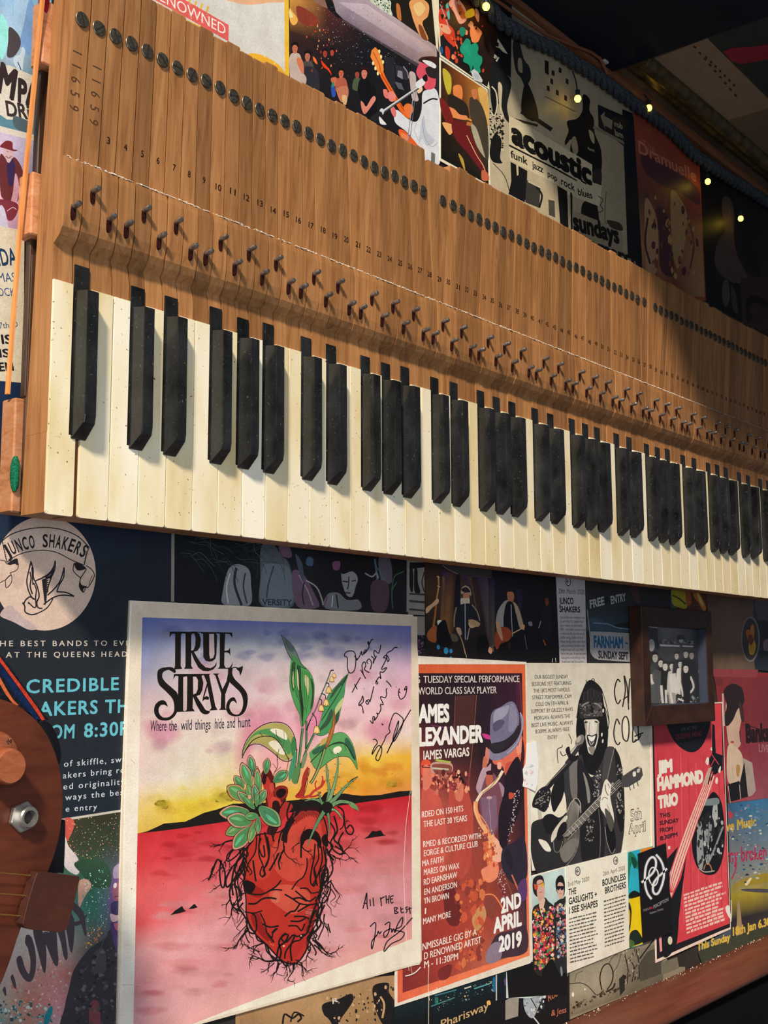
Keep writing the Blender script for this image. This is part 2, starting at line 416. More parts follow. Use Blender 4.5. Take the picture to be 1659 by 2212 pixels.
for i in range(88):
    n = i+1; blk = PAT[i]; g = .55
    zt = 358+rk.uniform(-1.2, 1.6) - (7 if n == 29 else 0)
    tl, tr = E_t[i]+g, E_t[i+1]-g; sl, sr = i*SL+g, (i+1)*SL-g; ul, ur = top_left(n)+g, top_edge(n)-g
    jy = rk.uniform(-.35, .35)
    rings = []
    def ring(z, xl, xr, yf): rings.append([(xl, yf+jy, z), (xr, yf+jy, z), (xr, yback(z), z), (xl, yback(z), z)])
    if blk:
        ring(49, tl, tr, 2.0)
    else:
        wl, wr = 23.5*W0[i]+.35, 23.5*(W0[i]+1)-.35
        if n == 1: wr -= 2.8
        if n == 3: wl += 0
        ring(0, wl+.3, wr-.3, 2.0); ring(50, wl+.3, wr-.3, 2.0); ring(50.02, tl, tr, 2.0)
    ring(158, tl, tr, 2.0)
    for z, y in HUMP:
        t = min(1, max(0, (z-160)/22)); t = t*t*(3-2*t)
        xl, xr = tl+(sl-tl)*t, tr+(sr-tr)*t; ring(z, xl, xr, y)
    ring(226.6, sl, sr, -4.4)
    for z in (250, 290, 330, zt-1.2):
        t = (z-226)/(358-226); ring(z, sl+(ul-sl)*t, sr+(ur-sr)*t, -4.6-6.4*t)
    t = 1; ring(zt, ul+.6, ur-.6, -10.4)
    key = MB().loft(rings).build('piano_key', M_key, keyb)
    KEYS.append(key)
    # covering of the playing end
    if blk:
        c = bc[i]; b = 5.7; tp = 4.3
        yb = 2.2
        m = MB().loft([
            [(c-b, yb, 47.5), (c+b, yb, 47.5), (c+b*.98, -.5, 47.8), (c-b*.98, -.5, 47.8)],
            [(c-b, yb, 56.5), (c+b, yb, 56.5), (c+tp, -11.2, 56.5), (c-tp, -11.2, 56.5)],
            [(c-b, yb, 62), (c+b, yb, 62), (c+tp, -12.2, 62), (c-tp, -12.2, 62)],
            [(c-b, yb, 144), (c+b, yb, 144), (c+tp, -11.6, 142), (c-tp, -11.6, 142)]])
        m.box(tl+.1, tr-.1, 1.0+jy, 3, 143, 160+rk.uniform(-1.5, 1.5))
        m.build('ebony_cover', M_ebony, key, False, .5, 2)
    else:
        o = [(wl+1.6, 0), (wr-1.6, 0), (wr-.5, .5), (wr, 1.8), (wr, 50), (tr-.05, 50), (tr-.05, 147), (tl+.05, 147), (tl+.05, 50), (wl, 50), (wl, 1.8), (wl+.5, .5)]
        o = [(x, z-1.2 if z < 2 else z) for x, z in o]
        dd = []
        for q in o:
            if not dd or abs(q[0]-dd[-1][0])+abs(q[1]-dd[-1][1]) > .02: dd.append(q)
        MB().prism(dd, 0, 1.9).build('ivory_cover', M_ivory, key, False, .35, 2)
    # top screw with a slotted domed head
    ts = (320-226)/(358-226)
    cx = (sl+(ul-sl)*ts + sr+(ur-sr)*ts)/2; ys = -5-6*ts
    if n in (29,): cx += 5
    if n == 58: cx += 4
    zs = 320+rk.uniform(-.8, .8); an = rk.uniform(0, math.pi); r0 = 5.2
    m = MB(); rr = [(r0, .4), (r0, -.5), (r0*.93, -.85), (r0*.6, -1.0), (.01, -1.05)]
    nn = 20
    V = [(cx+r*math.cos(2*math.pi*k/nn), ys+y, zs+r*math.sin(2*math.pi*k/nn)) for r, y in rr for k in range(nn)]
    m.add(V, [(a*nn+k, a*nn+(k+1) % nn, (a+1)*nn+(k+1) % nn, (a+1)*nn+k) for a in range(4) for k in range(nn)])
    scw = m.build('screw', M_screw, key, True)
    ca, sa = math.cos(an), math.sin(an)
    MB().add([(cx+u*ca-v*sa, ys+y, zs+u*sa+v*ca) for y in (-.4, -1.12) for u, v in ((-4.7, -.5), (4.7, -.5), (4.7, .5), (-4.7, .5))],
             [(0, 1, 2, 3), (4, 5, 6, 7), (0, 1, 5, 4), (1, 2, 6, 5), (2, 3, 7, 6), (3, 0, 4, 7)]).build('screw_slot', M_slot, key)
    # guide pin standing out of a flat inlay that paints its dark felt-lined mortise
    zc = 209 if blk else 194.5; px = (sl+sr)/2
    st = [(px+1.9*math.cos(a), zc-4.5+ (5.6 if math.sin(a) > 0 else 5.2)*math.copysign(abs(math.sin(a))**.6, math.sin(a))) for a in [2*math.pi*k/14 for k in range(14)]]
    MB().prism(st, -9.25+jy, -7.0).build('mortise_inlay', M_bush, key)
    tilt = rk.uniform(-.6, .6)
    MB().tube([(px, -5, zc-1), (px+tilt*.4, -11, zc-.6), (px+tilt*.9, -14.4, zc), (px+tilt, -15.4, zc+.1), (px+tilt, -15.8, zc+.1)], [2.0, 1.9, 2.0, 1.6, .4], 10).build('guide_pin', M_pin, key, True)
    # stamped key number
    if n <= 2:
        for j, ch in enumerate('11659'):
            V, F = glyphs(ch); zc2 = 297-j*9.2-(n-1)*4
            V2 = [(px+(n-2)*1.5+1.2 + (y/CAPH-.5)*7.0, -4.72-6.4*(zc2+2.0-x*8.0-226)/132+jy, zc2+2.0-(x)*8.0) for x, y in V]
            mesh('stamped_number', V2, F, M_stamp, key)
    else:
        s_ = str(n); V, F = glyphs(s_, .015); x0 = min(v[0] for v in V); x1 = max(v[0] for v in V)
        wd = 2.5 if len(s_) == 1 else 5.6
        zz = 246 + rk.uniform(-.8, .8)
        V2 = [(px-wd/2+wd*(x-x0)/(x1-x0), -4.72-6.4*(zz+y/CAPH*4.4-226)/132+jy, zz+y/CAPH*4.4) for x, y in V]
        mesh('stamped_number', V2, F, M_stamp, key)
# dust lying along the shoulder of the keys
for a in range(0, 88):
    pass
rd = random.Random(11)
m = MB()
for a in range(1500):
    x = rd.uniform(1, 1221); y = rd.uniform(-8.6, -5.2); l = rd.uniform(.8, 4.5); h = rd.uniform(.1, .5)
    z = 226.5 if y > -7 else 225.4
    m.add([(x, y-.5, z-.2), (x+l, y-.4, z-.1), (x+l*.8, y+.9, z+.2), (x+l*.1, y+.9, z+.2), (x+l*.5, y, z+h+.3)], [(0, 1, 4), (1, 2, 4), (2, 3, 4), (3, 0, 4)])
tag(m.build('dust', M_dust, keyb), kind='stuff')
# the frame that carries the keys
def rail(name, y0, y1, z0, z1, mat, x0=-4, x1=1226, bv=1.0):
    return MB().box(x0, x1, y0, y1, z0, z1).build(name, mat, keyb, bevel=bv)
rail('front_rail', 30, 45, 2, 75, M_rail)
rail('balance_rail', 20.5, 36, 180, 222, M_rail)
rail('back_rail', 15, 28, 294, 338, M_rail)
rail('backing_board', 45.2, 50, 4, 346, M_darkrail, 60, 1224)
tag(MB().loft([[(-8, 33, 77), (-6, 33, 77), (-6, 36, 77), (-8, 36, 77)], [(-8, 26.5, 180), (-6, 26.5, 180), (-6, 29.5, 180), (-8, 29.5, 180)], [(-8, 10, 345), (-6, 10, 345), (-6, 13, 345), (-8, 13, 345)]]).build('side_lath', M_stile, keyb))
for z0, z1, y0, y1 in ((76, 180, 27.5, 33), (222, 294, 23, 29)):
    rail('frame_stile', y0, y1, z0, z1, M_darkrail, 1, 30, .5)
rail('front_stile', 27.2, 32, 2, 170, M_darkrail, 2, 26, .5)
def felt(name, c, r, mat):
    m = MB(); rr = random.Random(5); N = 12; rings = []
    for a in range(1, 8):
        t = math.pi*a/8
        rings.append([(c[0]+r[0]*math.sin(t)*math.cos(2*math.pi*k/N)*rr.uniform(.85, 1.1), c[1]+r[1]*math.sin(t)*math.sin(2*math.pi*k/N)*rr.uniform(.85, 1.1), c[2]+r[2]*math.cos(t)) for k in range(N)])
    m.loft(rings); m.build(name, mat, keyb, True)
felt('green_felt', (-3, 29, 26), (3, 3.5, 12), M_green)
felt('red_felt', (-2, 18, 345), (3, 5, 22), M_redfelt)
# a piece of grey tape on the wide key at the break
MB().loft([[(379, -9.4, 331), (384.5, -9.4, 331), (384.5, -9.2, 331), (379, -9.2, 331)], [(379, -10.9, 359), (384.5, -10.9, 359), (384.5, -10.7, 359), (379, -10.7, 359)]]).build('grey_tape', plain('grey_tape', '#6a6f68', .8), keyb)
# ================================================================ posters pasted on the wall, upper half
RR = random.Random(21)
def lorem(a, col, x0, y0, x1, y1, n, h, dy, seed=3, ragged=.25, x0b=None):
    """lines of print too small to read: short bars like words"""
    r = random.Random(seed)
    for k in range(n):
        f = k/max(1, n-1); ax = x0 + ((x0b if x0b is not None else x0)-x0)*f
        ya, yb = y0+dy*k, y1+dy*k; L = 1-ragged*r.random(); t = 0
        while t < L:
            wd = (.05+.10*r.random())
            e = min(t+wd, L)
            p = [(ax+(x1-ax)*t, ya+(yb-ya)*t), (ax+(x1-ax)*e, ya+(yb-ya)*e)]
            hh = h*(.75+.35*r.random())
            a.poly(col, [p[0], p[1], (p[1][0], p[1][1]-hh), (p[0][0], p[0][1]-hh)]); t = e+.022
    return a
# 1 blue brush-lettered poster, top left
o, a = sheet('event_poster', 'blue photo poster with brush lettering, top left beside the keyboard end', 'poster', '-700,-330 440,-330 440,1196 -700,880', 54.2, '#5a8aa0', crop='g5', group=None)
a.grid('-700,-330 440,-330 440,1160 -700,860', ['#4a8098 #6aa8c0 #3a7088 #74b0d0', '#70b8c8 #5a6a78 #9cc4e8 #8cc0e4', '#4f9aa8 #66606a #c0dcf4 #5a88b8', '#3c6478 #4a5058 #6a7a90 #6aa0b4', '#5f8f9f #42606c #5f8fa4 #4c7080'], 3)
a.blob('#a8ccee', '130,-20 250,-20 230,120 190,290 150,260 120,160').blob('#7ea8e0', '250,-10 290,60 280,300 255,470 200,420 165,370 200,220').blob('#c8dcf2', '190,400 215,430 200,520 190,600 150,590 115,530 120,490 170,460')
a.blob('#4a4448', '80,230 160,300 175,390 120,480 60,480 70,350').blob('#9cece8', '0,140 50,170 70,290 40,470 0,480').line('#2a4a68', 8, '150,530 165,560 180,600')
a.poly('#dcd6ca', '-60,540 90,560 290,650 290,790 230,850 270,1030 60,1020 -40,950')
a.text('#33282a', 'M', (-30, 770), (120, 850), 250, .05, shear=.1).text('#33282a', 'PA', (150, 860), (330, 930), 190, .05, shear=.1)
a.text('#3a2f30', 'DRi', (60, 985), (262, 1020), 120, .03, shear=.05).blob('#54646e', '120,990 260,1050 250,1130 130,1090').build(o)
# 2 lilac snapshot of a man in a hat
o, a = sheet('band_photo_print', 'lilac photo print of a smiling man in a hat, left edge under the blue poster', 'photo print', '-560,930 330,1160 130,2120 -560,2000', 54.0, '#ddd2c6', crop='g5')
a.grid('-560,985 310,1205 210,2030 -560,1950', ['#8f9ab0 #a9a6c6 #cfc0dc #b8b0cc', '#7a7484 #b6a2b6 #dcbcd4 #8a90b0', '#9a8496 #a08898 #e8bcd0 #d8a8c4', '#8a96b4 #a8a0bc #b090b0 #9f8fb0'], 3)
a.blob('#6a3034', '0,1330 40,1340 75,1400 120,1340 180,1420 215,1560 160,1590 150,1720 30,1700 0,1600').blob('#3c2a54', '60,1400 100,1350 130,1420 110,1580 70,1560')
a.blob('#d6b4b8', '35,1270 60,1240 110,1260 105,1340 75,1390 45,1340').blob('#7a2c30', '30,1215 60,1200 105,1215 110,1270 150,1280 120,1290 35,1265 0,1250').line('#4a2428', 5, '50,1330 75,1350 100,1330').line('#4a2428', 4, '55,1290 70,1292')
a.blob('#d0a0b4', '130,1480 160,1560 150,1700 125,1750 90,1740 110,1640').blob('#7c3240', '0,1700 150,1740 130,1850 70,1880 0,1760').blob('#c8c4dc', '0,1760 40,1790 70,1960 20,2000 0,1940').blob('#58282c', '10,1990 70,2010 60,2060 0,2040').line('#f4c8dc', 5, '60,1800 110,1770 140,1790')
a.build(o)
# 3 cream listing poster
o, a = sheet('listing_poster', 'cream poster with bold dark blue listing text, left edge beside the keyboard', 'poster', '-560,-60 180,60 170,1180 -560,1120', 53.8, '#d8cdb6', crop='g6')
a.text('#1e3a5c', 'IDA', (-6, 318), (133, 312), 118, .02).text('#34507a', 'MAS', (-10, 440), (122, 438), 66).text('#34507a', 'OCK', (-14, 543), (118, 540), 58)
a.line('#2a2826', 9, '125,620 104,640 98,680 108,712').text('#3a4660', '7th O', (-2, 782), (134, 770), 44, 0, shear=.12)
a.text('#1c1c20', 'IS', (14, 893), (92, 893), 64, .03).text('#1c1c20', 'IS', (-4, 992), (76, 990), 58, .03).text('#1c1c20', 'EN', (-2, 1094), (104, 1088), 60, .03).build(o)
# 4 pale poster with coral banner
o, a = sheet('festival_poster', 'pale grey poster with coral banner reading RENOWNED and yellow edge, top', 'poster', '240,-90 628,-90 630,260 240,150', 54.2, '#dedfdc')
a.grid('250,-80 616,-80 616,250 250,140', ['#e6e6e4 #d8d8d4 #e2e2de', '#dcdcd8 #cfd0cc #dadad6', '#dad8d0 #e0e0dc #d2d2cc'], 3)
a.blob('#e8b48c', '470,-20 560,-30 625,-25 620,2 580,6 545,10 520,8 470,-6')
for k in range(6): a.line('#e4b63a', 4, [(385+k*13, -12+k*5), (372+k*13, 22+k*7)], False)
a.line('#e8b83a', 5, '290,-22 340,10 400,44 440,62').line('#e8b83a', 6, '300,-40 420,30 460,58')
a.poly('#e0625e', '320,-44 400,0 494,54 493.5,89.5 400,36 320,-8').text('#f8efe8', 'RENOWNED', (328, -8), (487, 76), 23)
a.blob('#ecb432', '536,118 560,117 585,128 608,146 620,172 600,170 560,150').poly('#f0bf3c', '614,-60 624,-60 627,260 616,260').poly('#e2dccb', '624.5,-60 627,-60 629,260 627,260')
a.specks(['#b8b8b4', '#f4f4f2', '#c8c4b8'], '300,-60 610,-60 610,150 400,60', 120, .6, 1.6, 4).build(o)
# 5 concert photograph
o, a = sheet('concert_photo_poster', 'large glossy photo of a guitarist at a microphone and crowd under lilac ceiling', 'poster', '110,-330 1600,-330 1625,1960 118,980', 53.9, '#17161d', crop='g3')
a.grid('118,-330 1590,-330 1610,1900 122,960', ['#5a3a24 #4a2420 #1c1a22 #141319 #14131a', '#d89a4c #5c2c28 #1a1b26 #12131c #1a1920', '#3a241e #241b20 #14151d #16161e #2a2a30', '#241c20 #1c1a20 #17181f #1b1a20 #222228', '#18161a #16151a #141419 #1a1a20 #24242a'], 4)
a.blob('#f6b45a', '118,80 150,120 195,180 190,230 150,250 118,190').blob('#fde2a4', '116,95 140,130 150,170 118,170').blob('#8a3a2a', '190,60 330,120 420,230 300,260 210,200')
a.poly('#8c6a5c', '350,0 470,0 500,85 430,60').poly('#141218', '470,0 530,0 650,190 600,180 500,90')
a.grad(['#a394a8', '#b6a6b6', '#b09ca6', '#b59a96', '#8a7684', '#7d7084', '#9a8c9c'], '530,-60 900,-20 1580,465 1585,560 1400,655 650,190 580,120')
a.grad(['#c0b2c4', '#cdbcc8', '#c2a8a8', '#a898aa'], '600,20 880,40 1560,500 1400,520').poly('#4a4048', '640,190 1410,640 1400,670 800,300 650,215')
# upper right: a second snapshot
a.poly('#1f1a16', '880,-30 1560,-30 1580,465').blob('#c8d4c4', '920,0 1110,0 1125,90 1135,155 1000,75').specks(['#6a8a70', '#2c3a30', '#f0f4ec'], '930,0 1100,0 1130,150 1000,70', 60, 5, 12, 6)
a.blob('#e8a468', '1310,20 1400,-20 1500,40 1495,160 1440,230 1500,390 1420,360 1360,230 1330,130').blob('#f6cc8c', '1350,60 1420,20 1470,90 1400,160').blob('#c8763c', '1180,40 1215,60 1230,200 1190,170').blob('#8a4a2a', '1400,250 1440,270 1490,400 1430,370').poly('#efe3c6', '1530,-30 1580,-30 1600,520 1575,460')
# crowd
def person(x, y, s, skin, top, hair='#16100e'):
    a.blob(top, [(x-42*s, y+150*s), (x-38*s, y+60*s), (x-12*s, y+34*s), (x+14*s, y+34*s), (x+44*s, y+60*s), (x+52*s, y+160*s)])
    a.blob(skin, [(x-20*s, y-8*s), (x-10*s, y-34*s), (x+12*s, y-34*s), (x+22*s, y-4*s), (x+14*s, y+30*s), (x, y+42*s), (x-14*s, y+28*s)])
    a.blob(hair, [(x-24*s, y+4*s), (x-22*s, y-36*s), (x, y-52*s), (x+26*s, y-34*s), (x+26*s, y+2*s), (x+12*s, y-22*s), (x-12*s, y-22*s)])
    a.line('#5a2418', 3*s, [(x-8*s, y+16*s), (x+8*s, y+15*s)], False); a.ell('#2a1410', x-8*s, y-4*s, 3*s, 2*s); a.ell('#2a1410', x+9*s, y-5*s, 3*s, 2*s)
person(170, 480, 1.3, '#c8745c', '#c8b4ac'); person(295, 560, 1.25, '#b8705c', '#4e4846'); person(470, 530, 1.0, '#a8442e', '#221a1c'); person(540, 520, .9, '#b04a34', '#1c1618')
a.blob('#2a2c36', '250,690 330,660 400,720 410,900 300,880').blob('#c4b2ac', '125,580 180,610 250,720 285,780 270,840 200,830 125,780').blob('#d8805c', '200,570 250,610 260,730 235,720 190,620')
a.blob('#e83c1c', '430,600 460,630 520,700 535,750 500,700 450,660').blob('#ff7a3c', '350,560 380,590 395,640 360,610').blob('#c86a4c', '530,780 580,770 600,820 570,860 540,830')
person(630, 730, 1.2, '#c86a50', '#b25c48'); person(790, 740, 1.0, '#a04a3c', '#4a5a44'); a.blob('#2a56b4', '530,850 560,850 575,950 540,960').blob('#2e8a70', '540,820 560,830 555,870 538,860')
person(860, 730, 1.35, '#d88270', '#0e0e14', '#2e1512'); a.blob('#0e0f16', '810,840 900,870 960,850 985,990 970,1150 850,1120').blob('#d88a78', '825,1010 850,1020 880,1060 930,980 960,955 975,990 930,1060 870,1135 840,1100')
a.blob('#c0785c', '590,880 690,860 700,960 640,1020 600,960').blob('#d8b080', '640,950 690,960 680,1040 650,1030')
a.poly('#30303a', '1170,640 1280,680 1290,800 1180,760').poly('#8a8c98', '1195,700 1240,710 1245,790 1190,760').poly('#5a5c68', '1160,810 1230,830 1260,900 1200,880').line('#a8a8b4', 8, '1250,660 1290,720 1300,780').poly('#26262e', '1060,560 1160,580 1170,900 1080,860')
# guitar
a.blob('#f06a24', '1040,690 1080,780 1150,900 1200,990 1260,1080 1320,1150 1300,1180 1230,1120 1160,1010 1090,880 1020,750')
a.poly('#f48a3c', '922,565 935,500 970,468 1010,510 1050,640 1055,700 1025,750 985,700 940,600').line('#7a2c0c', 5, '950,520 1010,640 1035,740 1180,980 1290,1150')
for p in ('1010,512', '1028,565', '1047,618', '948,630', '972,680', '996,732'):
    x, y = pts(p)[0]; a.ell('#f4e8a8', x, y, 11, 19)
a.blob('#f07a3c', '1255,1060 1290,1030 1340,1050 1345,1110 1300,1165 1265,1120').blob('#e8622c', '1205,1290 1260,1300 1330,1370 1410,1420 1400,1480 1280,1420 1215,1350').blob('#f28a58', '1230,1320 1300,1360 1290,1400 1235,1370')
# singer
a.blob('#dce2ec', '1440,930 1500,890 1560,880 1600,960 1615,1200 1618,1600 1540,1640 1430,1700 1410,1470 1390,1440 1280,1310 1170,1220 1160,1110 1200,1100 1290,1180 1380,1210 1430,1100').blob('#c2cadb', '1450,1150 1480,1300 1560,1400 1480,1450 1440,1380 1400,1430').line('#98a4ba', 5, '1440,1180 1460,1360 1530,1460 1590,1420').line('#aab4c8', 5, '1380,1220 1360,1300 1400,1400')
a.blob('#dc5468', '1400,650 1440,610 1520,640 1570,760 1560,870 1480,890 1440,830 1380,730').blob('#3a2018', '1400,600 1450,565 1580,570 1585,660 1500,650 1430,620').blob('#2b2326', '1470,680 1540,660 1580,700 1575,780 1500,760').blob('#e8eef4', '1440,600 1520,610 1575,650 1560,680 1480,640')
a.blob('#e07a70', '1050,890 1090,900 1100,980 1060,960').blob('#e88a84', '1095,930 1140,910 1175,960 1150,1010 1110,1000').blob('#e07a78', '1120,1050 1160,1070 1180,1120 1165,1170 1130,1120').line('#1e1e26', 16, '1450,1030 1530,985 1590,990')
a.blob('#c8b8b8', '1310,720 1370,740 1380,900 1400,1000 1340,990 1320,860').blob('#f0c8a0', '1380,880 1430,860 1440,900 1400,930')
# microphone boom
a.line('#3a3c44', 34, [(1050, 1110), (1400, 870)], False).line('#b8bcc6', 18, [(1050, 1104), (1400, 864)], False).line('#f4f6fa', 6, [(1050, 1098), (1400, 858)], False).ell('#d0d4dc', 1035, 1112, 22, 34).blob('#202228', '900,1190 1010,1110 1040,1150 960,1215').line('#9ca0aa', 9, [(1355, 900), (1290, 1400)], False).line('#6a6e7a', 6, [(1375, 890), (1315, 1400)], False)
a.blob('#e4e8f0', '1370,830 1440,780 1465,830 1400,880').blob('#15151c', '1440,770 1480,740 1490,800 1460,810').blob('#e8ecf4', '1010,1160 1050,1200 1080,1240 1020,1230')
a.specks(['#8a94a8', '#e8f0f8', '#5a6478', '#b8c4d4'], '250,60 1000,60 1400,640 500,640', 330, 1.5, 4.5, 9).specks(['#e85a2c', '#ff9a5c', '#a83420'], '280,240 480,240 720,760 300,700', 40, 3, 9, 10, 2).build(o)
# 6 two stage snapshots right of it
o, a = sheet('stage_photo_print', 'photo print of red-lit musicians with green shamrock sticker, above the keyboard break', 'photo print', '455,-120 1010,-120 835,230 850,640 500,405', 53.8, '#efe6cc', crop='c5')
a.grid('485,-120 1000,-120 838,625 506,392', ['#221a18 #3a2018 #1c1614', '#2c1c18 #5a2a1c #241814', '#18191c #241814 #2a1a16', '#1a2430 #201616 #1c1412'], 3)
a.blob('#d8402c', '500,60 545,90 560,170 600,220 610,330 560,300 520,240 490,150').blob('#f0a884', '495,170 560,190 575,240 540,240 500,210').blob('#e8a08c', '560,20 620,-10 680,60 690,140 640,170 600,90').blob('#d8542c', '620,30 660,60 690,120 650,130')
a.blob('#f08a50', '720,200 760,190 800,230 790,260 770,300 730,300 715,240').blob('#e8a070', '715,150 740,170 730,210 712,190').blob('#58b8ac', '540,0 560,40 570,120 560,140 545,80').line('#b8bcc4', 5, '500,30 540,130 560,200').blob('#d03424', '540,330 570,360 565,430 540,400').line('#e8682c', 10, '575,260 620,330 635,400').blob('#2c5c8c', '500,330 520,350 515,390 500,370').blob('#e8a48c', '755,60 780,90 775,160 750,110').specks(['#d8482c', '#f09060', '#281410'], '500,0 800,0 820,560 510,380', 60, 5, 16, 12, 1.6)
a.blob('#e6c63c', '680,90 735,60 745,110 690,130').build(o)
sh = empty('shamrock_sticker', 'green shamrock sticker on the stage photo above the keyboard', 'sticker')
s = Art(53.3, 'c5'); s.blob('#1f9c7c', '670,300 690,275 715,290 722,320 755,305 775,340 770,385 800,410 800,450 785,480 790,515 770,525 745,500 735,470 720,500 708,470 690,455 665,440 670,400 645,370 645,335')
s.blob('#1a8a70', '640,205 660,192 682,210 680,240 660,262 640,240').line('#1f9c7c', 9, '724,420 728,480 715,520').blob('#26a886', '660,330 700,320 720,400 690,380').build(sh, 'clover_leaf')
o, a = sheet('band_photo_print', 'photo print of seated guitarist lit gold, directly above the key tops', 'photo print', '496,408 840,640 862,1360 496,1150', 53.6, '#f1e9d4', crop='c5')
a.grid('506,430 832,645 848,1325 506,1135', ['#2a1c14 #8a4c20 #c08038', '#3a2a1a #7a4420 #c89848', '#30180f #4a2c18 #584830', '#181410 #2c201a #3a3024', '#10120f #1c1814 #181410'], 4)
a.blob('#c8b83c', '520,490 575,540 580,640 560,680 530,600').blob('#e88a4c', '595,620 650,615 660,700 620,740 600,700').blob('#2c2420', '560,680 610,690 690,750 700,850 590,830 555,760').blob('#e89058', '555,770 600,780 640,820 690,830 690,860 620,850 570,830')
a.blob('#7a2420', '500,700 560,760 600,880 560,900 510,800').blob('#f0b070', '515,880 580,890 600,920 580,960 560,960').blob('#6c1c20', '590,870 690,890 740,1010 790,1130 830,1230 800,1230 700,1100 600,980').line('#e8a050', 12, [(690, 850), (785, 885)], False).line('#c87838', 26, [(690, 885), (745, 895)], False)
a.blob('#dcae60', '770,640 820,640 845,700 848,900 810,820').blob('#443c30', '715,700 790,740 840,900 845,1150 790,1050 720,840').blob('#b0a890', '720,900 760,920 810,1080 820,1130 760,1040').blob('#b89a3c', '630,1100 665,1140 680,1220 660,1190').blob('#d07c4c', '725,650 760,640 765,700 740,710').line('#e8c08c', 5, '690,970 760,1110 810,1190 835,1270').blob('#c86a4c', '800,1220 840,1240 850,1290 800,1290')
a.build(o)
o, a = sheet('paper_scrap', 'small torn white paper scrap stuck beside the green shamrock', 'paper scrap', '722,515 742,495 770,515 805,575 800,592 745,575', 53.2, '#d4d4d6', crop='c5'); a.blob('#b4c0c8', '740,520 775,540 780,570 750,560').build(o)
# 7 photocopied acoustic poster
o, a = sheet('acoustic_poster', 'black and beige photocopied poster reading acoustic, sundays, right of the stage photos', 'poster', '826,-200 1015,-70 1290,100 1900,560 1960,2150 1400,1850 870,1380', 53.9, '#b5a88e', crop='c5')
a.grid('826,-200 1900,400 1960,2120 860,1340', ['#2a2c30 #9c9484 #a89c88 #a2967e', '#8a8270 #a69a82 #a2967e #9c907a', '#b4a890 #bcae92 #ac9f86 #a09478', '#c2b698 #b8aa8c #b0a284 #a89a7c'], 3)
a.poly('#15171b', '826,-200 1015,-80 1012,200 1008,560 960,520 840,470').text('#e8e2cc', 'rvey', (830, 372), (925, 440), 40, .03).poly('#d8ceb4', '905,262 985,388 950,372 925,345 865,325 875,280').blob('#15171b', '895,300 920,310 915,335 890,320').blob('#b8b09a', '845,240 862,245 862,290 848,280')
a.blob('#1a1c1f', '840,470 960,520 1010,600 980,760 1000,880 960,840 930,760 880,700 860,640').blob('#c8bca0', '915,600 945,620 940,760 960,840 930,800').blob('#26282a', '1020,320 1060,280 1100,420 1140,480 1150,560 1110,620 1080,560 1040,500').blob('#9a8e78', '1060,420 1085,430 1090,520 1060,500')
a.blob('#17191c', '1100,620 1130,600 1180,720 1205,840 1170,870 1100,830 1080,760').line('#17191c', 30, '1080,800 1180,850 1300,930', True).line('#2a2824', 18, [(1010, 850), (1200, 900)], False).specks(['#15171a', '#d4c8ac', '#201f1e'], '850,760 960,840 950,1090 860,1000', 150, 4, 14, 14)
a.blob('#141619', '870,1000 900,960 940,1010 930,1130 945,1170 880,1160 855,1100').blob('#141619', '860,640 900,650 915,760 890,830 870,760').line('#ded4b8', 9, '870,620 900,660 910,750 890,830 865,800')
# blocks of small type at the top right of the poster
for x, y in ((1255, 470), (1300, 500), (1350, 480), (1290, 560), (1400, 560), (1265, 610), (1330, 640), (1390, 680)):
    a.poly('#201f20', [(x, y), (x+20, y+10), (x+20, y+48), (x, y+36)])
a.poly('#17181a', '1250,430 1278,440 1278,540 1250,520').line('#403c34', 6, [(1250, 690), (1470, 800)], False)
# bassist silhouette
a.blob('#121417', '1520,690 1545,680 1575,720 1570,790 1600,850 1610,960 1650,1060 1660,1180 1640,1280 1600,1300 1540,1200 1480,1180 1430,1120 1440,1000 1400,1040 1395,1010 1420,940 1410,870 1480,850 1520,790').blob('#a0947a', '1440,1010 1470,980 1490,1080 1460,1110').blob('#b6a98a', '1565,930 1600,960 1605,1030 1580,1000').blob('#141618', '1600,1300 1650,1280 1650,1400 1610,1520 1560,1460').blob('#1a1a1a', '1520,1460 1610,1440 1640,1600 1600,1680 1520,1620').blob('#34322e', '1590,1240 1650,1210 1655,1310 1600,1310')
# masthead
a.poly('#d2c6a6', '994,830 1075,870 1590,1180 1590,1330 1340,1300 994,1040').poly('#1a1a1c', '994,1034 1350,1215 1350,1228 994,1048').poly('#cec2a2', '994,1050 1350,1230 1352,1330 1000,1150').poly('#cabf9f', '1358,1230 1660,1330 1640,1480 1362,1370').poly('#161618', '1350,1215 1480,1290 1480,1300 1350,1230')
a.text('#121214', 'acoustic', (1012, 1015), (1590, 1325), 150, .055)
for x, y, wd in ((1160, 1085, 26), (1242, 1130, 22), (1330, 1180, 22), (1478, 1262, 44), (1510, 1290, 40)): a.poly('#121214', [(x, y), (x+wd, y+wd*.55), (x+wd, y+wd*.55+12), (x, y+12)])
a.text('#1c1b1c', 'funk', (1006, 1128), (1128, 1184), 52, .02).text('#1c1b1c', 'jazz', (1160, 1200), (1240, 1240), 46, .02).text('#1c1b1c', 'pop', (1270, 1262), (1340, 1300), 40, .02).text('#1c1b1c', 'rock', (1368, 1320), (1465, 1372), 50, .02).text('#1c1b1c', 'blues', (1490, 1398), (1592, 1425), 48, .02)
a.poly('#141517', '1005,1160 1125,1225 1120,1400 1105,1450 990,1390 1010,1300').poly('#cabfa2', '1045,1175 1060,1180 1062,1255 1050,1260').poly('#3a3834', '1120,1290 1220,1340 1210,1490 1110,1450').line('#ccc0a2', 9, [(1130, 1300), (1230, 1350)], False).line('#1c1c1c', 5, '880,1170 960,1260 1000,1380')
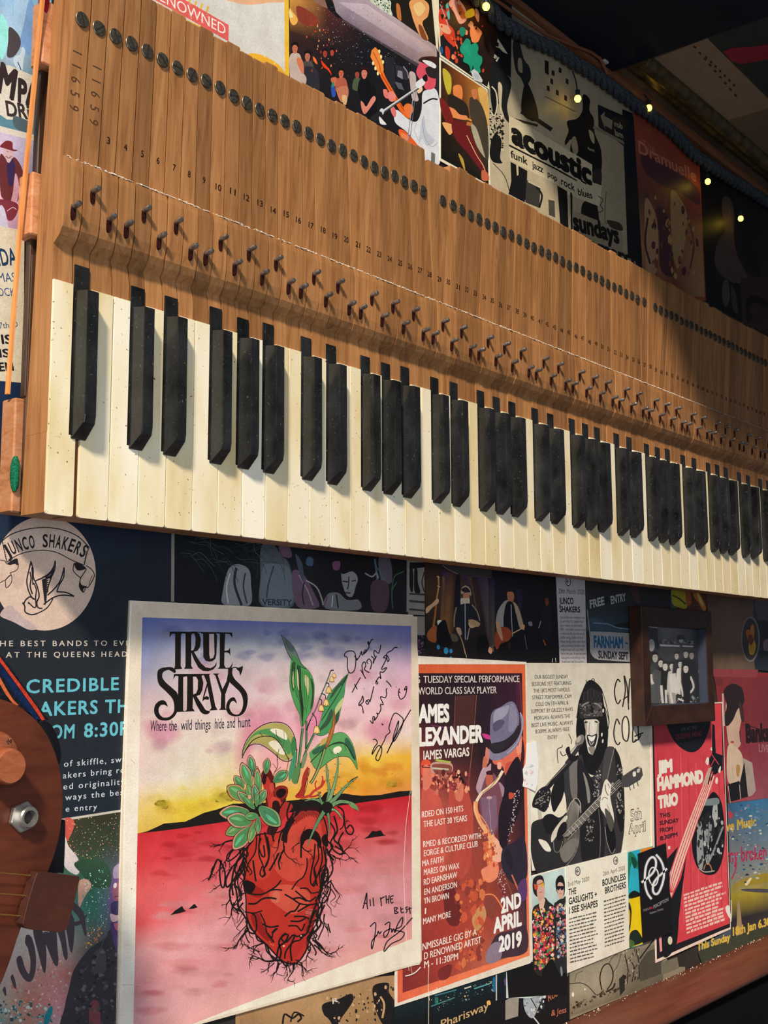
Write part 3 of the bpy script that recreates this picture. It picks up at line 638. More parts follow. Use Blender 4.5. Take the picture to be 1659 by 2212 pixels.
a.poly('#121416', '1340,1330 1410,1370 1420,1640 1360,1600').poly('#1a1a1a', '1440,1390 1448,1395 1450,1650 1440,1645').poly('#4a463e', '1275,1430 1320,1440 1325,1560 1280,1540').line('#1b1b1b', 14, '1190,1340 1230,1400 1210,1490')
a.text('#d8d0b4', 'funk', (1560, 1072), (1608, 1090), 18)
a.crop('c6').poly('#0f1822', '330,815 525,900 545,1150 480,1100 335,990').poly('#8c8270', '350,905 385,870 382,905 445,940 440,1010 385,980 388,1010').text('#9c917a', 'rob', (462, 985), (525, 1010), 42, .03).text('#9c917a', 'lamont', (465, 1055), (598, 1110), 44, .03).poly('#0f1822', '520,850 630,895 680,2180 570,2160 545,1500')
a.poly('#847a66', '300,980 530,1100 540,1130 290,1000').line('#4a443a', 5, '395,1500 385,1700 400,1750').poly('#9c9078', '128,1640 520,1800 530,1960 640,2060 640,2120 140,1890').text('#16171a', 'sundays', (140, 1790), (500, 1900), 130, .05).text('#1a1b1e', '1st march', (150, 1900), (650, 2090), 100, .05).poly('#17181a', '115,1500 128,1506 132,1800 120,1795').line('#3a362e', 6, '330,1530 370,1560 350,1600 372,1640 330,1660').blob('#3a362e', '400,1720 500,1740 525,1800 440,1780')
a.build(o)
# 8 orange poster
o, a = sheet('orange_poster', 'dim orange-brown band poster under the rope, second sheet right of acoustic', 'poster', '560,640 1112,1020 1175,2350 690,2300 640,1100', 53.7, '#9a4a34', crop='c6')
a.grid('600,760 1110,1040 1165,2320 690,2280', ['#8a3c2e #96402c #a04630', '#8c4434 #8a4434 #8c3c2c', '#5a3438 #6a3a34 #8a4434', '#a07048 #7a4838 #a07a54', '#9a6a4a #6c3c34 #a8845c'], 4)
a.blob('#4c2c38', '670,1200 800,1250 1000,1380 1110,1470 1120,1600 960,1500 820,1440 690,1330').text('#b87058', 'Dramuelle', (650, 1190), (1100, 1420), 90, .02).text('#a8604a', 'The', (680, 1150), (780, 1200), 60).blob('#a88460', '700,1560 760,1620 800,1800 790,2100 720,2200 700,1900').blob('#a08058', '900,1500 980,1560 1030,1700 1000,1950 950,2100 910,1900').blob('#4a2a34', '790,1600 880,1700 900,1900 920,2150 820,2100 810,1850').line('#4a2c34', 16, '720,1700 700,1900 740,2060').line('#54303a', 12, '1030,1700 1080,1900 1050,2100').specks(['#4a2a30', '#b08858', '#7a4438'], '700,1500 1090,1620 1130,2200 720,2150', 60, 8, 22, 5, 2.2)
a.build(o)
o, a = sheet('torn_paper', 'dim red-orange paper above the rope, right of the orange band poster top', 'paper', '548,660 700,745 1112,1040 1112,1180 780,930 640,830', 53.4, '#8c3c28', crop='c6'); a.poly('#9a4630', '760,820 1100,1060 1105,1130 800,900').specks(['#d0b08c', '#6a2c1c'], '600,720 1080,1050 1080,1120 620,760', 20, 3, 10, 2).build(o)
# 9 dark photo posters at far right
o, a = sheet('dark_photo_poster', 'dark photo poster with a pale figure, right of the orange poster', 'poster', '1112,1040 1480,1290 1700,1450 1700,2600 1175,2500', 53.8, '#1a1a1c', crop='c6')
a.grid('1112,1060 1700,1450 1700,2600 1175,2480', ['#141417 #1c1c20 #242226', '#121214 #161618 #2a2828', '#101114 #2a2626 #302a28', '#101216 #3a302e #4a3c38'], 3)
a.blob('#4c403c', '1310,1540 1370,1560 1400,1700 1390,1820 1420,2000 1520,2200 1460,2240 1300,2150 1245,2050 1260,1900 1320,1800 1300,1640').blob('#201e20', '1400,1560 1480,1600 1540,1900 1600,2150 1500,2100 1420,1850').line('#6a5a54', 5, '1340,1600 1360,1640 1350,1700').specks(['#3c3a40', '#55525a'], '1130,1150 1650,1480 1650,1640 1140,1300', 60, 4, 14, 8, 2)
a.crop('c8').poly('#17181c', '810,0 1105,40 1115,300 820,150').blob('#4a4844', '985,30 1020,20 1030,140 1000,200 980,120').blob('#3c3c40', '1040,60 1070,100 1085,240 1050,200').poly('#3a2a2c', '1105,0 1300,0 1300,380 1200,350 1115,300').blob('#16181c', '1140,170 1180,120 1240,130 1292,170 1292,215 1200,170 1160,220 1190,260 1150,300').build(o)
# ================================================================ posters below the keyboard
# 10 navy listing poster with round emblem
o, a = sheet('listing_poster', 'dark navy poster with round bird emblem and turquoise lettering, under keyboard left end', 'poster', '-300,790 380,760 380,1330 290,1780 -300,1900', 54.0, '#1b2029')
a.grid('-300,790 372,770 372,1720 -300,1880', ['#1c3358 #1a2c4c #16243c', '#1d3a5e #1a2c48 #14233c', '#23282e #20262d #1d242c', '#262b33 #22272e #1f252c', '#202a36 #1f2833 #1c242e'], 4)
a.crop('d1').poly('#7f8186', '1535,150 1564,160 1560,830 1532,830').ell('#ccb2a2', 400, 575, 458, 512, n=64)
a.blob('#b7a2a0', '0,950 90,860 200,960 330,1060 260,1080 120,1010')
a.ell('#c2a898', 180, 560, 60, 160, .2)
# banner
a.poly('#cdb5a6', catmull(pts('20,285 100,225 240,180 400,163 560,185 700,245 800,345 770,420 755,500 640,460 520,395 400,370 250,390 120,440 60,480 30,400'), 4))
a.line('#1e1c22', 9, '20,285 100,225 240,180 400,163 560,185 700,245 800,345').line('#1e1c22', 8, '60,478 150,415 260,380 400,368 520,392 640,455 752,500').line('#1e1c22', 8, '20,285 40,380 62,478').line('#1e1c22', 8, '800,345 775,400 755,500')
a.arc('#1e1c22', 'JUNCO SHAKERS', 405, 990, 652, 652, 119.5, 60.5, 112, .022)
a.line('#1e1c22', 7, '0,455 45,465 60,490 120,490 160,480 155,540 90,570').blob('#1e1c22', '65,485 150,440 160,500 130,490 90,500').line('#1e1c22', 7, '90,570 105,600 100,660 55,705 45,640 0,660').line('#1e1c22', 9, '45,640 80,600 105,590')
a.blob('#1e1c22', '665,490 700,480 770,525 740,545 690,545').line('#1e1c22', 8, '665,480 655,545 690,590 720,620 710,690 745,745 770,700 790,700 845,600 820,540 770,505').line('#1e1c22', 9, '720,620 760,560 775,535').blob('#1e1c22', '712,640 735,680 780,690 748,715 745,745 715,700').line('#1e1c22', 5, '795,680 815,620 830,590')
for k in range(9): a.line('#1e1c22', 4, [(18+k*5, 300+k*20), (38+k*4, 305+k*20)], False)
for k in range(9): a.line('#1e1c22', 5, [(770-k*3, 380+k*13), (790-k*3, 372+k*13)], False)
# the bird
a.line('#1e1c22', 12, '275,465 295,530 298,600 312,640 340,632').line('#1e1c22', 12, '278,470 255,560 240,640 252,720 285,790 312,810').line('#1e1c22', 13, '268,560 278,620 270,690 290,760').line('#1e1c22', 11, '285,520 290,600 295,680')
a.line('#1e1c22', 13, '340,632 380,615 440,575 480,520 495,462').line('#1e1c22', 12, '495,462 490,540 460,610 432,690 425,745').line('#1e1c22', 12, '425,770 480,720 540,640 575,520').line('#1e1c22', 11, '575,520 570,610 530,680 508,740').line('#1e1c22', 12, '508,740 590,745 665,780').line('#1e1c22', 12, '665,780 560,770 480,790 420,830 390,855').line('#1e1c22', 10, '475,800 440,860 400,900 330,935')
for k in range(12): a.blob('#1e1c22', [(378+k*2, 630+k*19), (430-k*1.5, 612+k*19), (432-k*1.5, 622+k*19), (382+k*2, 650+k*19)])
a.line('#1e1c22', 14, '385,610 440,585 475,540').blob('#1e1c22', '400,610 450,590 485,520 465,610 435,620')
a.line('#1e1c22', 12, '312,640 335,700 350,780 330,830 340,880 380,890').line('#1e1c22', 11, '302,660 325,720 318,790 322,870 300,880').line('#1e1c22', 12, '312,810 270,785 232,810 215,840 203,840 222,870 225,920 280,945 330,935').line('#1e1c22', 11, '252,832 280,860 300,878 320,880').ell('#1e1c22', 258, 842, 10, 8).blob('#1e1c22', '200,838 220,835 218,862')
a.text('#cbbfb2', 'HE BEST BANDS TO EVE', (0, 1228), (1160, 1222), 50, .01, track=1.45).text('#d0c4b6', 'AT THE QUEENS HEAD', (52, 1330), (1137, 1320), 50, .01, track=1.5)
a.text('#62b4c4', 'CREDIBLE', (235, 1648), (1065, 1618), 118, .02, track=1.15).text('#62b4c4', 'AKERS TH', (345, 1852), (1150, 1818), 122, .02, track=1.12).text('#62b4c4', 'OM', (450, 2058), (665, 2050), 122, .02, track=1.1).text('#62b4c4', '8:30P', (752, 2044), (1150, 2020), 122, .02, track=1.1)
a.crop('d2').text('#c2cbd2', 'of skiffle, swin', (483, 268), (975, 228), 46, .008, track=1.25).text('#c2cbd2', 'akers bring roc', (475, 356), (975, 308), 46, .008, track=1.25).text('#c2cbd2', 'ed originality', (478, 440), (942, 400), 46, .008, track=1.25).text('#c2cbd2', 'ways the bes', (492, 522), (930, 480), 46, .008, track=1.25).text('#c2cbd2', 'e entry', (495, 607), (733, 590), 44, .008, track=1.25)
a.build(o)
# 11 dark painted band of singers
o, a = sheet('painted_poster', 'dark painterly poster of singers in shirts, strip just under the white keys', 'poster', '20,-40 1352,60 1352,520 20,470', 53.9, '#16181c', crop='e3')
a.grid('45,-30 1345,60 1345,505 45,440', ['#10221f #10191b #121a1c #14141a #14161a', '#15171a #14171a #20242a #17161c #16181c', '#181a1e #141618 #26282c #1c1a1e #1c1c20'], 4)
a.poly('#8a847e', '26,40 44,40 42,440 24,440').poly('#8d8680', '1345,190 1360,195 1358,500 1343,495')
a.blob('#84868a', '345,260 400,230 460,260 472,340 465,460 320,455 315,380').line('#2c2e34', 14, '390,250 380,340 420,460').line('#3a3c42', 9, '440,280 430,360 450,450').line('#c0c0c0', 7, '355,280 335,360 345,450').blob('#565e68', '530,130 590,110 640,180 690,240 710,460 530,460 525,300').blob('#6b747e', '540,250 620,230 690,260 700,450 535,450').line('#3c424c', 8, '600,240 570,340 560,420').text('#2c343c', 'VERSITY', (535, 458), (700, 462), 34, .02)
a.blob('#6a5468', '700,280 760,280 830,400 850,470 730,465').line('#a08498', 8, '740,290 790,380 820,460').line('#38303c', 8, '770,330 760,400 770,460').blob('#705468', '630,120 680,120 700,190 640,180').blob('#4a5464', '720,170 760,230 765,330 740,270').line('#9c9698', 8, '780,320 840,360 870,430 875,460')
a.blob('#8a8a8c', '985,250 1040,245 1070,310 1060,350 1040,410 1005,400 980,320').blob('#17161a', '975,250 1010,225 1060,240 1075,300 1040,270 985,285').line('#1a1a1e', 7, '985,325 1015,330').line('#1a1a1e', 6, '1035,325 1060,320').line('#202024', 6, '1000,390 1030,392').line('#303036', 7, '1020,300 1018,350 1010,370').blob('#707276', '900,400 960,390 1010,430 1075,430 1076,485 890,478').line('#2a2a2e', 8, '950,400 960,475').line('#c8c8c8', 5, '930,405 925,470').line('#6a4a5c', 8, '880,470 900,410')
a.blob('#4a5c78', '790,190 820,200 815,240 780,230').blob('#7a4a6a', '930,220 970,215 965,260 935,260').line('#506878', 10, '1165,200 1180,330 1175,480').blob('#5c5460', '1190,190 1250,200 1260,330 1200,320').line('#3c7088', 5, '1180,250 1220,330 1210,420 1180,470').blob('#503c44', '1150,330 1240,340 1230,485 1150,480').line('#8c9298', 8, '1110,280 1150,300 1175,280 1185,310').line('#38604c', 6, '1260,380 1275,300 1330,270').line('#38604c', 6, '1265,480 1262,380 1290,330')
for k in range(26):
    r = RR; x = 60+r.random()*520; y = 90+r.random()*130; a.line(r.choice(['#2c4a42', '#3a4248', '#48525a', '#243a38']), 3, [(x, y), (x+30+30*r.random(), y-25+50*r.random()), (x+60+60*r.random(), y+60*r.random()), (x+110+30*r.random(), y+120*r.random())])
a.build(o)
# 12 black and white fragment
o, a = sheet('poster_fragment', 'black and white poster fragment with stripes, between the painted and band-photo strips', 'poster', '-10,-60 160,-40 170,880 60,880 -10,560', 53.95, '#8c867e', crop='e4')
a.poly('#17161a', '0,-20 160,-20 160,20 0,40').blob('#17161a', '20,40 45,40 50,130 45,230 20,200').blob('#17161a', '60,40 85,40 90,150 110,235 60,225').line('#201e20', 9, '145,60 125,150 145,230').poly('#3c3a3a', '15,240 150,245 150,262 15,255').poly('#3c3a3a', '15,300 150,310 150,330 15,318').poly('#3c3a3a', '15,370 150,385 150,400 15,388').poly('#17161a', '50,425 150,432 150,442 55,440').poly('#15141a', '80,600 150,600 150,815 90,815').specks(['#4a3048', '#705068', '#2a2430'], '90,600 145,600 140,780 95,780', 50, 4, 12, 3).build(o)
# 13 band photograph
o, a = sheet('band_photo_poster', 'dark wide photo of a band on a curtained stage, under the middle white keys', 'poster', '146,-60 1262,-20 1302,838 152,815', 53.8, '#0f0d12', crop='e4')
a.grid('150,-40 1258,0 1298,832 156,810', ['#2c2014 #30243c #191420 #120f16 #0f0d12', '#4a3220 #5a3a24 #241c2c #17151f #110f14', '#2c2018 #3a2820 #1e1820 #14121a #100e13', '#0f0d12 #120f14 #100e13 #0e0c11 #0e0c11'], 4)
a.grad(['#3a2c5c', '#5a3a28', '#4a2c1c', '#a06c3c', '#8a5a30'], '300,60 390,70 400,560 320,640 280,480').grad(['#8a6a48', '#3c2c20', '#5c4028'], '300,100 330,100 320,430').grad(['#383058', '#644830', '#7c5a3c', '#2a2038'], '455,60 540,80 610,480 560,300').grad(['#2c2848', '#4c3c50', '#7a6048', '#2c2028'], '595,90 685,100 740,740 690,740').grad(['#1e1c38', '#2c2848', '#6a5848', '#4a3c38'], '690,120 740,120 750,700 700,680').grad(['#262048', '#1a1834', '#3a3048'], '930,200 990,210 960,480')
a.blob('#1a1420', '410,120 450,110 440,500 400,480')
a.line('#c8945c', 12, '262,95 268,170 255,260 245,330').line('#a86a38', 16, '245,330 235,440 215,560').blob('#b05c30', '200,540 245,520 255,600 240,660 190,650 165,600').blob('#e0b088', '160,370 210,330 250,290 268,300 260,330 220,360 165,415').blob('#ece4d8', '255,480 290,475 305,520 270,530').line('#e8c08c', 6, '250,100 275,110').line('#e8c08c', 6, '255,180 280,190')
# singer with beard and hat
a.blob('#b0a088', '455,235 470,190 500,178 535,205 545,265 500,230 470,250').blob('#2a2228', '460,210 500,190 530,215 535,235 480,232').blob('#c88a68', '480,245 520,240 530,280 505,310 478,285').blob('#d8c8b0', '455,290 490,285 530,290 525,360 490,390 460,360').blob('#20222c', '415,370 470,335 540,335 590,390 610,480 600,520 540,480 545,600 480,640 430,560 400,520 400,440').line('#a89478', 9, '418,360 402,440 398,530').line('#a89478', 9, '550,340 595,400 618,480').blob('#d0a884', '415,540 450,540 465,590 440,600').blob('#e0b890', '520,490 560,480 590,520 540,540').line('#b8bcc0', 7, '492,330 494,640').line('#c8a070', 9, '440,590 470,660 495,760').blob('#c8a070', '520,470 570,470 620,500 600,530 540,510').line('#c8b090', 8, '530,540 510,640').blob('#6a5a48', '370,590 420,600 430,650 380,650')
a.blob('#0d0b10', '260,520 320,470 350,560 380,680 300,700 250,640').blob('#0d0b10', '600,640 640,595 680,620 700,760 600,760')
# guitarist
a.blob('#241c20', '850,210 870,180 900,190 910,240 880,230 855,250').blob('#c07a54', '850,240 880,230 905,240 910,290 885,330 858,300').blob('#a8a49c', '830,310 870,320 820,440 830,520 760,520 770,400').blob('#b8a888', '900,320 940,350 975,450 990,530 960,540 930,430').blob('#12141c', '850,320 900,325 925,420 935,540 830,550 825,420').line('#a8b0b8', 7, '885,340 890,480 898,620').blob('#b0482c', '760,560 790,530 860,540 890,590 870,680 800,700 760,720 745,640').line('#d8b080', 10, [(890, 590), (1000, 530)], False).blob('#e0a878', '970,510 1000,515 995,555 975,545').blob('#d8a47c', '755,480 790,510 815,630 800,640 765,560').blob('#0f0d12', '790,680 860,650 900,610 950,640 960,770 780,780').blob('#3a2018', '860,670 880,665 880,720 860,710')
a.blob('#1a181e', '1140,420 1180,300 1210,310 1230,430 1230,600 1150,620').blob('#7c3c20', '1175,290 1200,290 1205,330 1185,350').line('#c86a2c', 8, '1160,640 1180,690').line('#b8b0a8', 6, '1140,480 1120,540').blob('#8c8890', '1030,490 1060,485 1065,520 1040,520').line('#7a7880', 5, '1000,600 1020,720').line('#e8e0d0', 4, '1240,800 1236,832').line('#e8e0d0', 4, '1262,795 1268,830')
for x, y, rr_ in ((264, 703, 15), (330, 733, 22), (372, 736, 15), (370, 800, 14)): a.ell('#2f8fc4', x, y, rr_*.9, rr_*1.3)
a.blob('#e8a47c', '700,700 725,720 715,760 690,740').line('#f0d4a0', 4, '498,760 505,790').build(o)
# grey tape over its top edge
o, a = sheet('tape_strip', 'dark grey tape strip over the band photo, touching the white keys', 'tape', '285,-70 722,-60 720,113 560,105 430,82 330,20', 53.2, '#3a3638', crop='e4'); a.line('#9a8c78', 5, '300,0 340,35 430,78').line('#55504e', 4, '560,100 720,108').build(o)
# 14 listing
o, a = sheet('listing_sheet', 'narrow white listing dated 29th March 2020 with circled arrow', 'poster', '1262,-30 1512,-10 1532,850 1300,842', 53.7, '#c3bec0', crop='e4')
def arrowring(a, x, y, r, q=1):
    a.ell('#1d1c20', x, y, r, r*1.75).ell('#d8d4d0', x, y, r*.76, r*1.42).line('#1d1c20', r*.26, [(x-r*.5, y), (x+r*.5, y)], False).line('#1d1c20', r*.28, [(x-q*r*.05, y-r*.7), (x-q*r*.5, y), (x-q*r*.05, y+r*.7)], False)
arrowring(a, 1373, 143, 23)
a.text('#2c2a2e', '29th March 2020', (1290, 243), (1510, 252), 40, 0, shear=.1).text('#17161a', 'JUNCO', (1296, 335), (1418, 335), 52, .03).text('#17161a', 'SHAKERS', (1298, 402), (1475, 406), 48, .03)
for k, t in enumerate(['One of the most anticipated acts', 'to perform at The Queens Head.', 'Junco Shakers are quite literally', 'EPIC. Incredible unique sound', 'crafted on the backbone of', 'skiffle, swing, rhythm & blues', 'they bring rare zeal after', 'with a mixture of their own', 'original songs and a top of the', 'hat to the past. A year we book', 'that gives everything in the', 'crowd every time they perform.']):
    a.text('#3a383c', t, (1302+k*1.2, 458+k*34.4), (1302+k*1.2+ (213-10*((k*7) % 3)), 460+k*34.2), 21, .004)
a.build(o)
# 15 free entry sheet
o, a = sheet('event_poster', 'slate poster stamped FREE ENTRY with FARNHAM label, left of the picture frame', 'poster', '18,30 790,80 800,330 420,330 420,812 42,808', 53.75, '#2b2d30', crop='f3')
a.grid('26,40 780,90 780,330 60,510', ['#2e2e30 #2c2c2f #2f2c30', '#2c2f33 #2b2d31 #2a2a2e', '#394a5a #33424f #2a2c30'], 3)
a.poly('#4c3438', '390,80 480,90 520,270 480,265').text('#aab0ae', 'FREE', (62, 308), (192, 272), 70, .035).text('#aab0ae', 'ENTRY', (250, 270), (385, 238), 68, .03).ell('#1a1a1c', 208, 232, 16, 26)
a.blob('#3c5264', '55,400 180,420 300,470 420,500 420,520 60,520').line('#7fa0b4', 7, '90,440 220,450 300,480 410,494').poly('#a9a6a8', '64,515 420,530 420,790 130,770 90,740 62,680').text('#1d5f88', 'FARNHAM', (95, 655), (358, 664), 98, .05).text('#1d5f88', '-', (375, 640), (402, 642), 60, .03).text('#22272e', 'SUNDAY SEPT', (135, 755), (405, 768), 66, .04, shear=-.03).line('#b0aca8', 6, '36,320 60,560 66,700 110,760').text('#3a3a3c', 'for our live theatre events 2020', (95, 800), (320, 803), 16).build(o)
# 16 strips right of the frame top
o, a = sheet('colour_strip_print', 'narrow yellow and red print between white keys and picture frame top', 'poster', '786,60 1110,90 1110,360 786,330', 53.6, '#5a3426', crop='f3')
a.poly('#3c5a5a', '786,80 830,85 830,330 786,330').blob('#b0a828', '800,110 900,130 930,300 860,300 800,260').line('#3c4a20', 14, '800,190 860,220 920,270').blob('#a85a30', '920,150 960,160 970,260 930,280').blob('#c0762c', '985,130 1030,150 1100,290 1080,330 1030,250 990,200').blob('#d8c070', '1020,170 1050,200 1080,290 1040,240').build(o)
o, a = sheet('brown_poster', 'plain brown poster right of the picture frame under the last keys', 'poster', '1090,110 1520,150 1540,880 1170,900 1150,330', 53.65, '#6a5040', crop='f3')
a.grid('1100,120 1515,160 1530,870 1165,880', ['#5c4436 #665040 #5a463a', '#6a5040 #725a48 #6a5648', '#5e4c3e #6c5848 #5c5048'], 3)
a.line('#3c2a20', 5, '1130,300 1160,260 1210,230').line('#3c2a20', 4, '1150,250 1180,270').ell('#7c7676', 1502, 585, 84, 205, n=40).ell('#3c3838', 1500, 585, 72, 188, n=40).blob('#b06428', '1460,520 1490,500 1500,560 1480,590').blob('#c07030', '1505,470 1530,460 1535,560 1515,600 1500,560').blob('#c89a34', '1490,610 1530,590 1550,650 1530,720 1490,710').blob('#7a2c1c', '1480,560 1510,540 1530,600 1500,640').build(o)
o, a = sheet('dark_photo_poster', 'dark grey photo sheet at the far right under the last keys', 'poster', '1505,130 1760,160 1760,870 1540,860', 53.7, '#34363c', crop='f3')
a.blob('#4a4c54', '1540,250 1640,200 1700,300 1700,400 1600,480 1560,360').blob('#23252a', '1560,420 1700,460 1700,700 1600,660 1580,540').blob('#7a686c', '1620,600 1700,590 1700,680 1630,700').blob('#222834', '1560,700 1760,720 1760,860 1560,850').build(o)
# 17 red poster with dark haired person
o, a = sheet('portrait_poster', 'red poster of a dark-haired person in a waistcoat reading Banks, far right', 'poster', '690,-330 1240,-330 1240,690 1000,680 820,745 800,200', 53.4, '#8a2c36', crop='f4')
a.grid('700,-300 1240,-300 1240,690 815,740', ['#7a3036 #7c3038 #743038', '#8a2834 #7c3038 #6a2c34', '#a83444 #8a3a48 #8a3f50', '#b04050 #98505e #8c4c58'], 3)
a.crop('f3').poly('#8a3c44', '1150,850 1570,860 1560,930 1150,920').poly('#6c2c34', '1185,930 1250,935 1250,1000 1190,1010').crop('f4')
a.blob('#c8a898', '800,-110 900,-120 925,20 905,150 915,260 860,300 815,250 795,60').blob('#2a1e22', '775,-180 840,-240 920,-210 945,-120 930,-60 890,-30 850,60 800,110 780,40 800,-60').blob('#402c2c', '900,-80 930,-60 945,60 920,60').ell('#a84848', 846, 240, 15, 10).blob('#d0b8a4', '820,260 920,330 940,500 900,580 860,590 810,560 800,400').blob('#b08858', '880,430 910,440 900,520 880,510').line('#3a2c2c', 7, '905,150 915,240').poly('#aa9c94', '930,370 1010,410 1040,640 1010,680 980,690 940,560').poly('#1e1c22', '945,400 975,690 920,705 905,590').poly('#17161a', '805,590 905,560 915,710 820,735').line('#c8bcb0', 5, '905,590 915,710').line('#c8bcb0', 5, '812,600 830,740').poly('#c0a8a0', '760,-160 775,-160 785,110 772,110')
a.text('#241418', 'Banks', (958, 240), (1150, 225), 140, .06).text('#a06a70', 'LIVE', (1065, 320), (1150, 325), 60, .03).line('#2a1418', 7, [(950, 95), (1150, 160)], False).build(o)
# 18 painted music poster
o, a = sheet('painted_music_poster', 'hand-painted blue and yellow live music poster at lower right', 'poster', '810,745 1000,690 1240,680 1240,1830 600,2080 560,1930 840,1780', 53.5, '#4a5a6a', crop='f4')
a.grid('815,750 1240,690 1240,1800 840,1900', ['#2c5c84 #3a78a8 #3a76a0', '#5a6a7c #4a7494 #5a8098', '#707880 #6c7c8c #70889a', '#7c8288 #848c8c #8c9494', '#a0902c #b09c34 #8a8440', '#2c2830 #302c34 #3c3840', '#33303a #3c3c40 #444444'], 4)
a.text('#c8a83c', 'Live Music', (745, 985), (1045, 925), 75, .04, shear=.08).text('#b02c54', 'my broken', (800, 1235), (1130, 1200), 120, .02, shear=.15).blob('#b83c50', '815,810 850,830 840,870 815,860').line('#b02c54', 11, '880,1230 870,1300 840,1370').blob('#a08c34', '830,1480 880,1400 1000,1350 1140,1320 1140,1390 1000,1420 900,1430').blob('#e8e0b0', '950,1410 990,1360 1005,1365 970,1420')
a.blob('#a48c6c', '885,1700 890,1560 905,1560 920,1690 930,1850 880,1860').blob('#4c4a54', '930,1450 1140,1450 1140,1480 960,1470').specks(['#6a8cac', '#c8ccc0', '#2c4c70', '#8c6c74'], '820,760 1140,720 1140,1350 840,1420', 140, 6, 20, 17, .6)
a.poly('#3c4438', '560,1960 840,1850 1240,1720 1240,1860 600,2080').text('#d8b84c', 'This Sunday', (556, 1960), (830, 1870), 60, .045).text('#d8b84c', '18th Jan 6.30', (850, 1835), (1160, 1745), 66, .045).build(o)
# bottom row first: sheets half hidden by others
o, a = sheet('sepia_poster', 'sepia poster with black ornate lettering at the very bottom, below the heart poster', 'poster', '-120,360 -120,170 715,110 715,420 -120,420', 53.9, '#a8845e', crop='g4')
a.grid('-100,180 710,120 710,410 -100,410', ['#9c7a56 #b08c66 #a8845c #a88460', '#a07c58 #b48e66 #a8865e #9c7a56', '#946e4c #a4805a #987450 #8c6a48'], 3)
a.blob('#1d1a1c', '325,260 400,235 470,205 480,240 450,290 415,340 395,400 360,340 330,310').blob('#1d1a1c', '585,165 660,150 665,200 700,260 690,360 640,370 600,300 585,240').line('#1d1a1c', 10, '120,360 130,310 170,330 200,310 215,330 195,350').line('#1d1a1c', 8, '160,350 180,300 230,320').specks(['#1d1a1c', '#c8a47c', '#3a2c28'], '330,230 690,160 690,350 400,360', 70, 3, 9, 9, 1.5).line('#c49c70', 10, '620,220 640,260 630,330').text('#c8c0b0', 'R', (375, 258), (405, 245), 24, .02).build(o)
o, a = sheet('band_photo_poster', 'dark poster strip with gold script under the orange sax poster', 'poster', '690,250 1400,-20 1588,60 1590,420 660,420', 53.7, '#15161a', crop='g4')
a.grid('700,260 1585,-20 1588,410 670,410', ['#1a2a2c #142830 #14242e #16181c', '#131a1e #101c22 #12161c #1a1c20', '#121316 #131318 #141418 #15161a'], 3)
a.line('#a89a8c', 5, [(868, 170), (866, 400)], False).line('#c8c8c4', 6, [(1214, 100), (1214, 240)], False).blob('#1c6a94', '1195,130 1208,125 1208,190 1196,190').line('#3c8090', 6, [(900, 215), (1010, 185)], False).line('#4a9088', 5, [(880, 270), (1000, 225)], False).blob('#26706a', '900,230 915,225 915,255 902,258').line('#5aa8b0', 6, [(1100, 180), (1190, 150)], False).line('#38707c', 5, [(1060, 150), (1150, 120)], False).poly('#d0ccc0', '1050,175 1085,165 1085,172 1050,182').blob('#5c3a78', '1255,130 1290,125 1285,170 1260,165').line('#c89880', 9, '1310,80 1320,120 1300,160').blob('#c89880', '1270,185 1300,160 1328,150 1320,175 1290,200').blob('#24529c', '1300,195 1325,180 1325,205 1300,210')
a.text('#c8a874', 'Pharisway', (930, 385), (1175, 282), 44, .01, shear=.15).blob('#e8b060', '1165,245 1180,240 1185,260 1168,262').poly('#9a948c', '1260,240 1330,200 1325,320 1260,340').blob('#a4b0b8', '1360,210 1440,165 1490,150 1440,250 1400,330 1360,290').line('#c8ccd0', 7, '1400,320 1440,380 1400,420').line('#2a2c34', 5, '1380,210 1420,280').specks(['#8c98a4', '#d8dce0', '#30343c'], '1350,200 1480,140 1460,290 1370,330', 60, 3, 9, 13, 1.5)
a.text('#c07058', 'Rob', (1480, 245), (1530, 215), 40, .01, shear=.15).text('#c07058', '& Jess', (1495, 320), (1572, 300), 30, .01, shear=.15).specks(['#7a8c90', '#3a5860', '#c8b088'], '880,230 1200,130 1200,190 900,300', 60, 2, 6, 19)
a.build(o)
o, a = sheet('sketch_paper', 'grey-beige sheet with black ink curls just above the ledge', 'poster', '495,1380 1110,1100 1420,1050 1500,1330 1659,1330 1659,1370 500,1860', 53.9, '#8a8270', crop='f2')
a.grid('500,1390 1440,1080 1440,1470 505,1830', ['#8a8472 #9a9380 #8a8474 #6a6454', '#a09884 #a8a08c #787264 #6c685a', '#7a6e58 #7a705e #6a6454 #605c50'], 3)
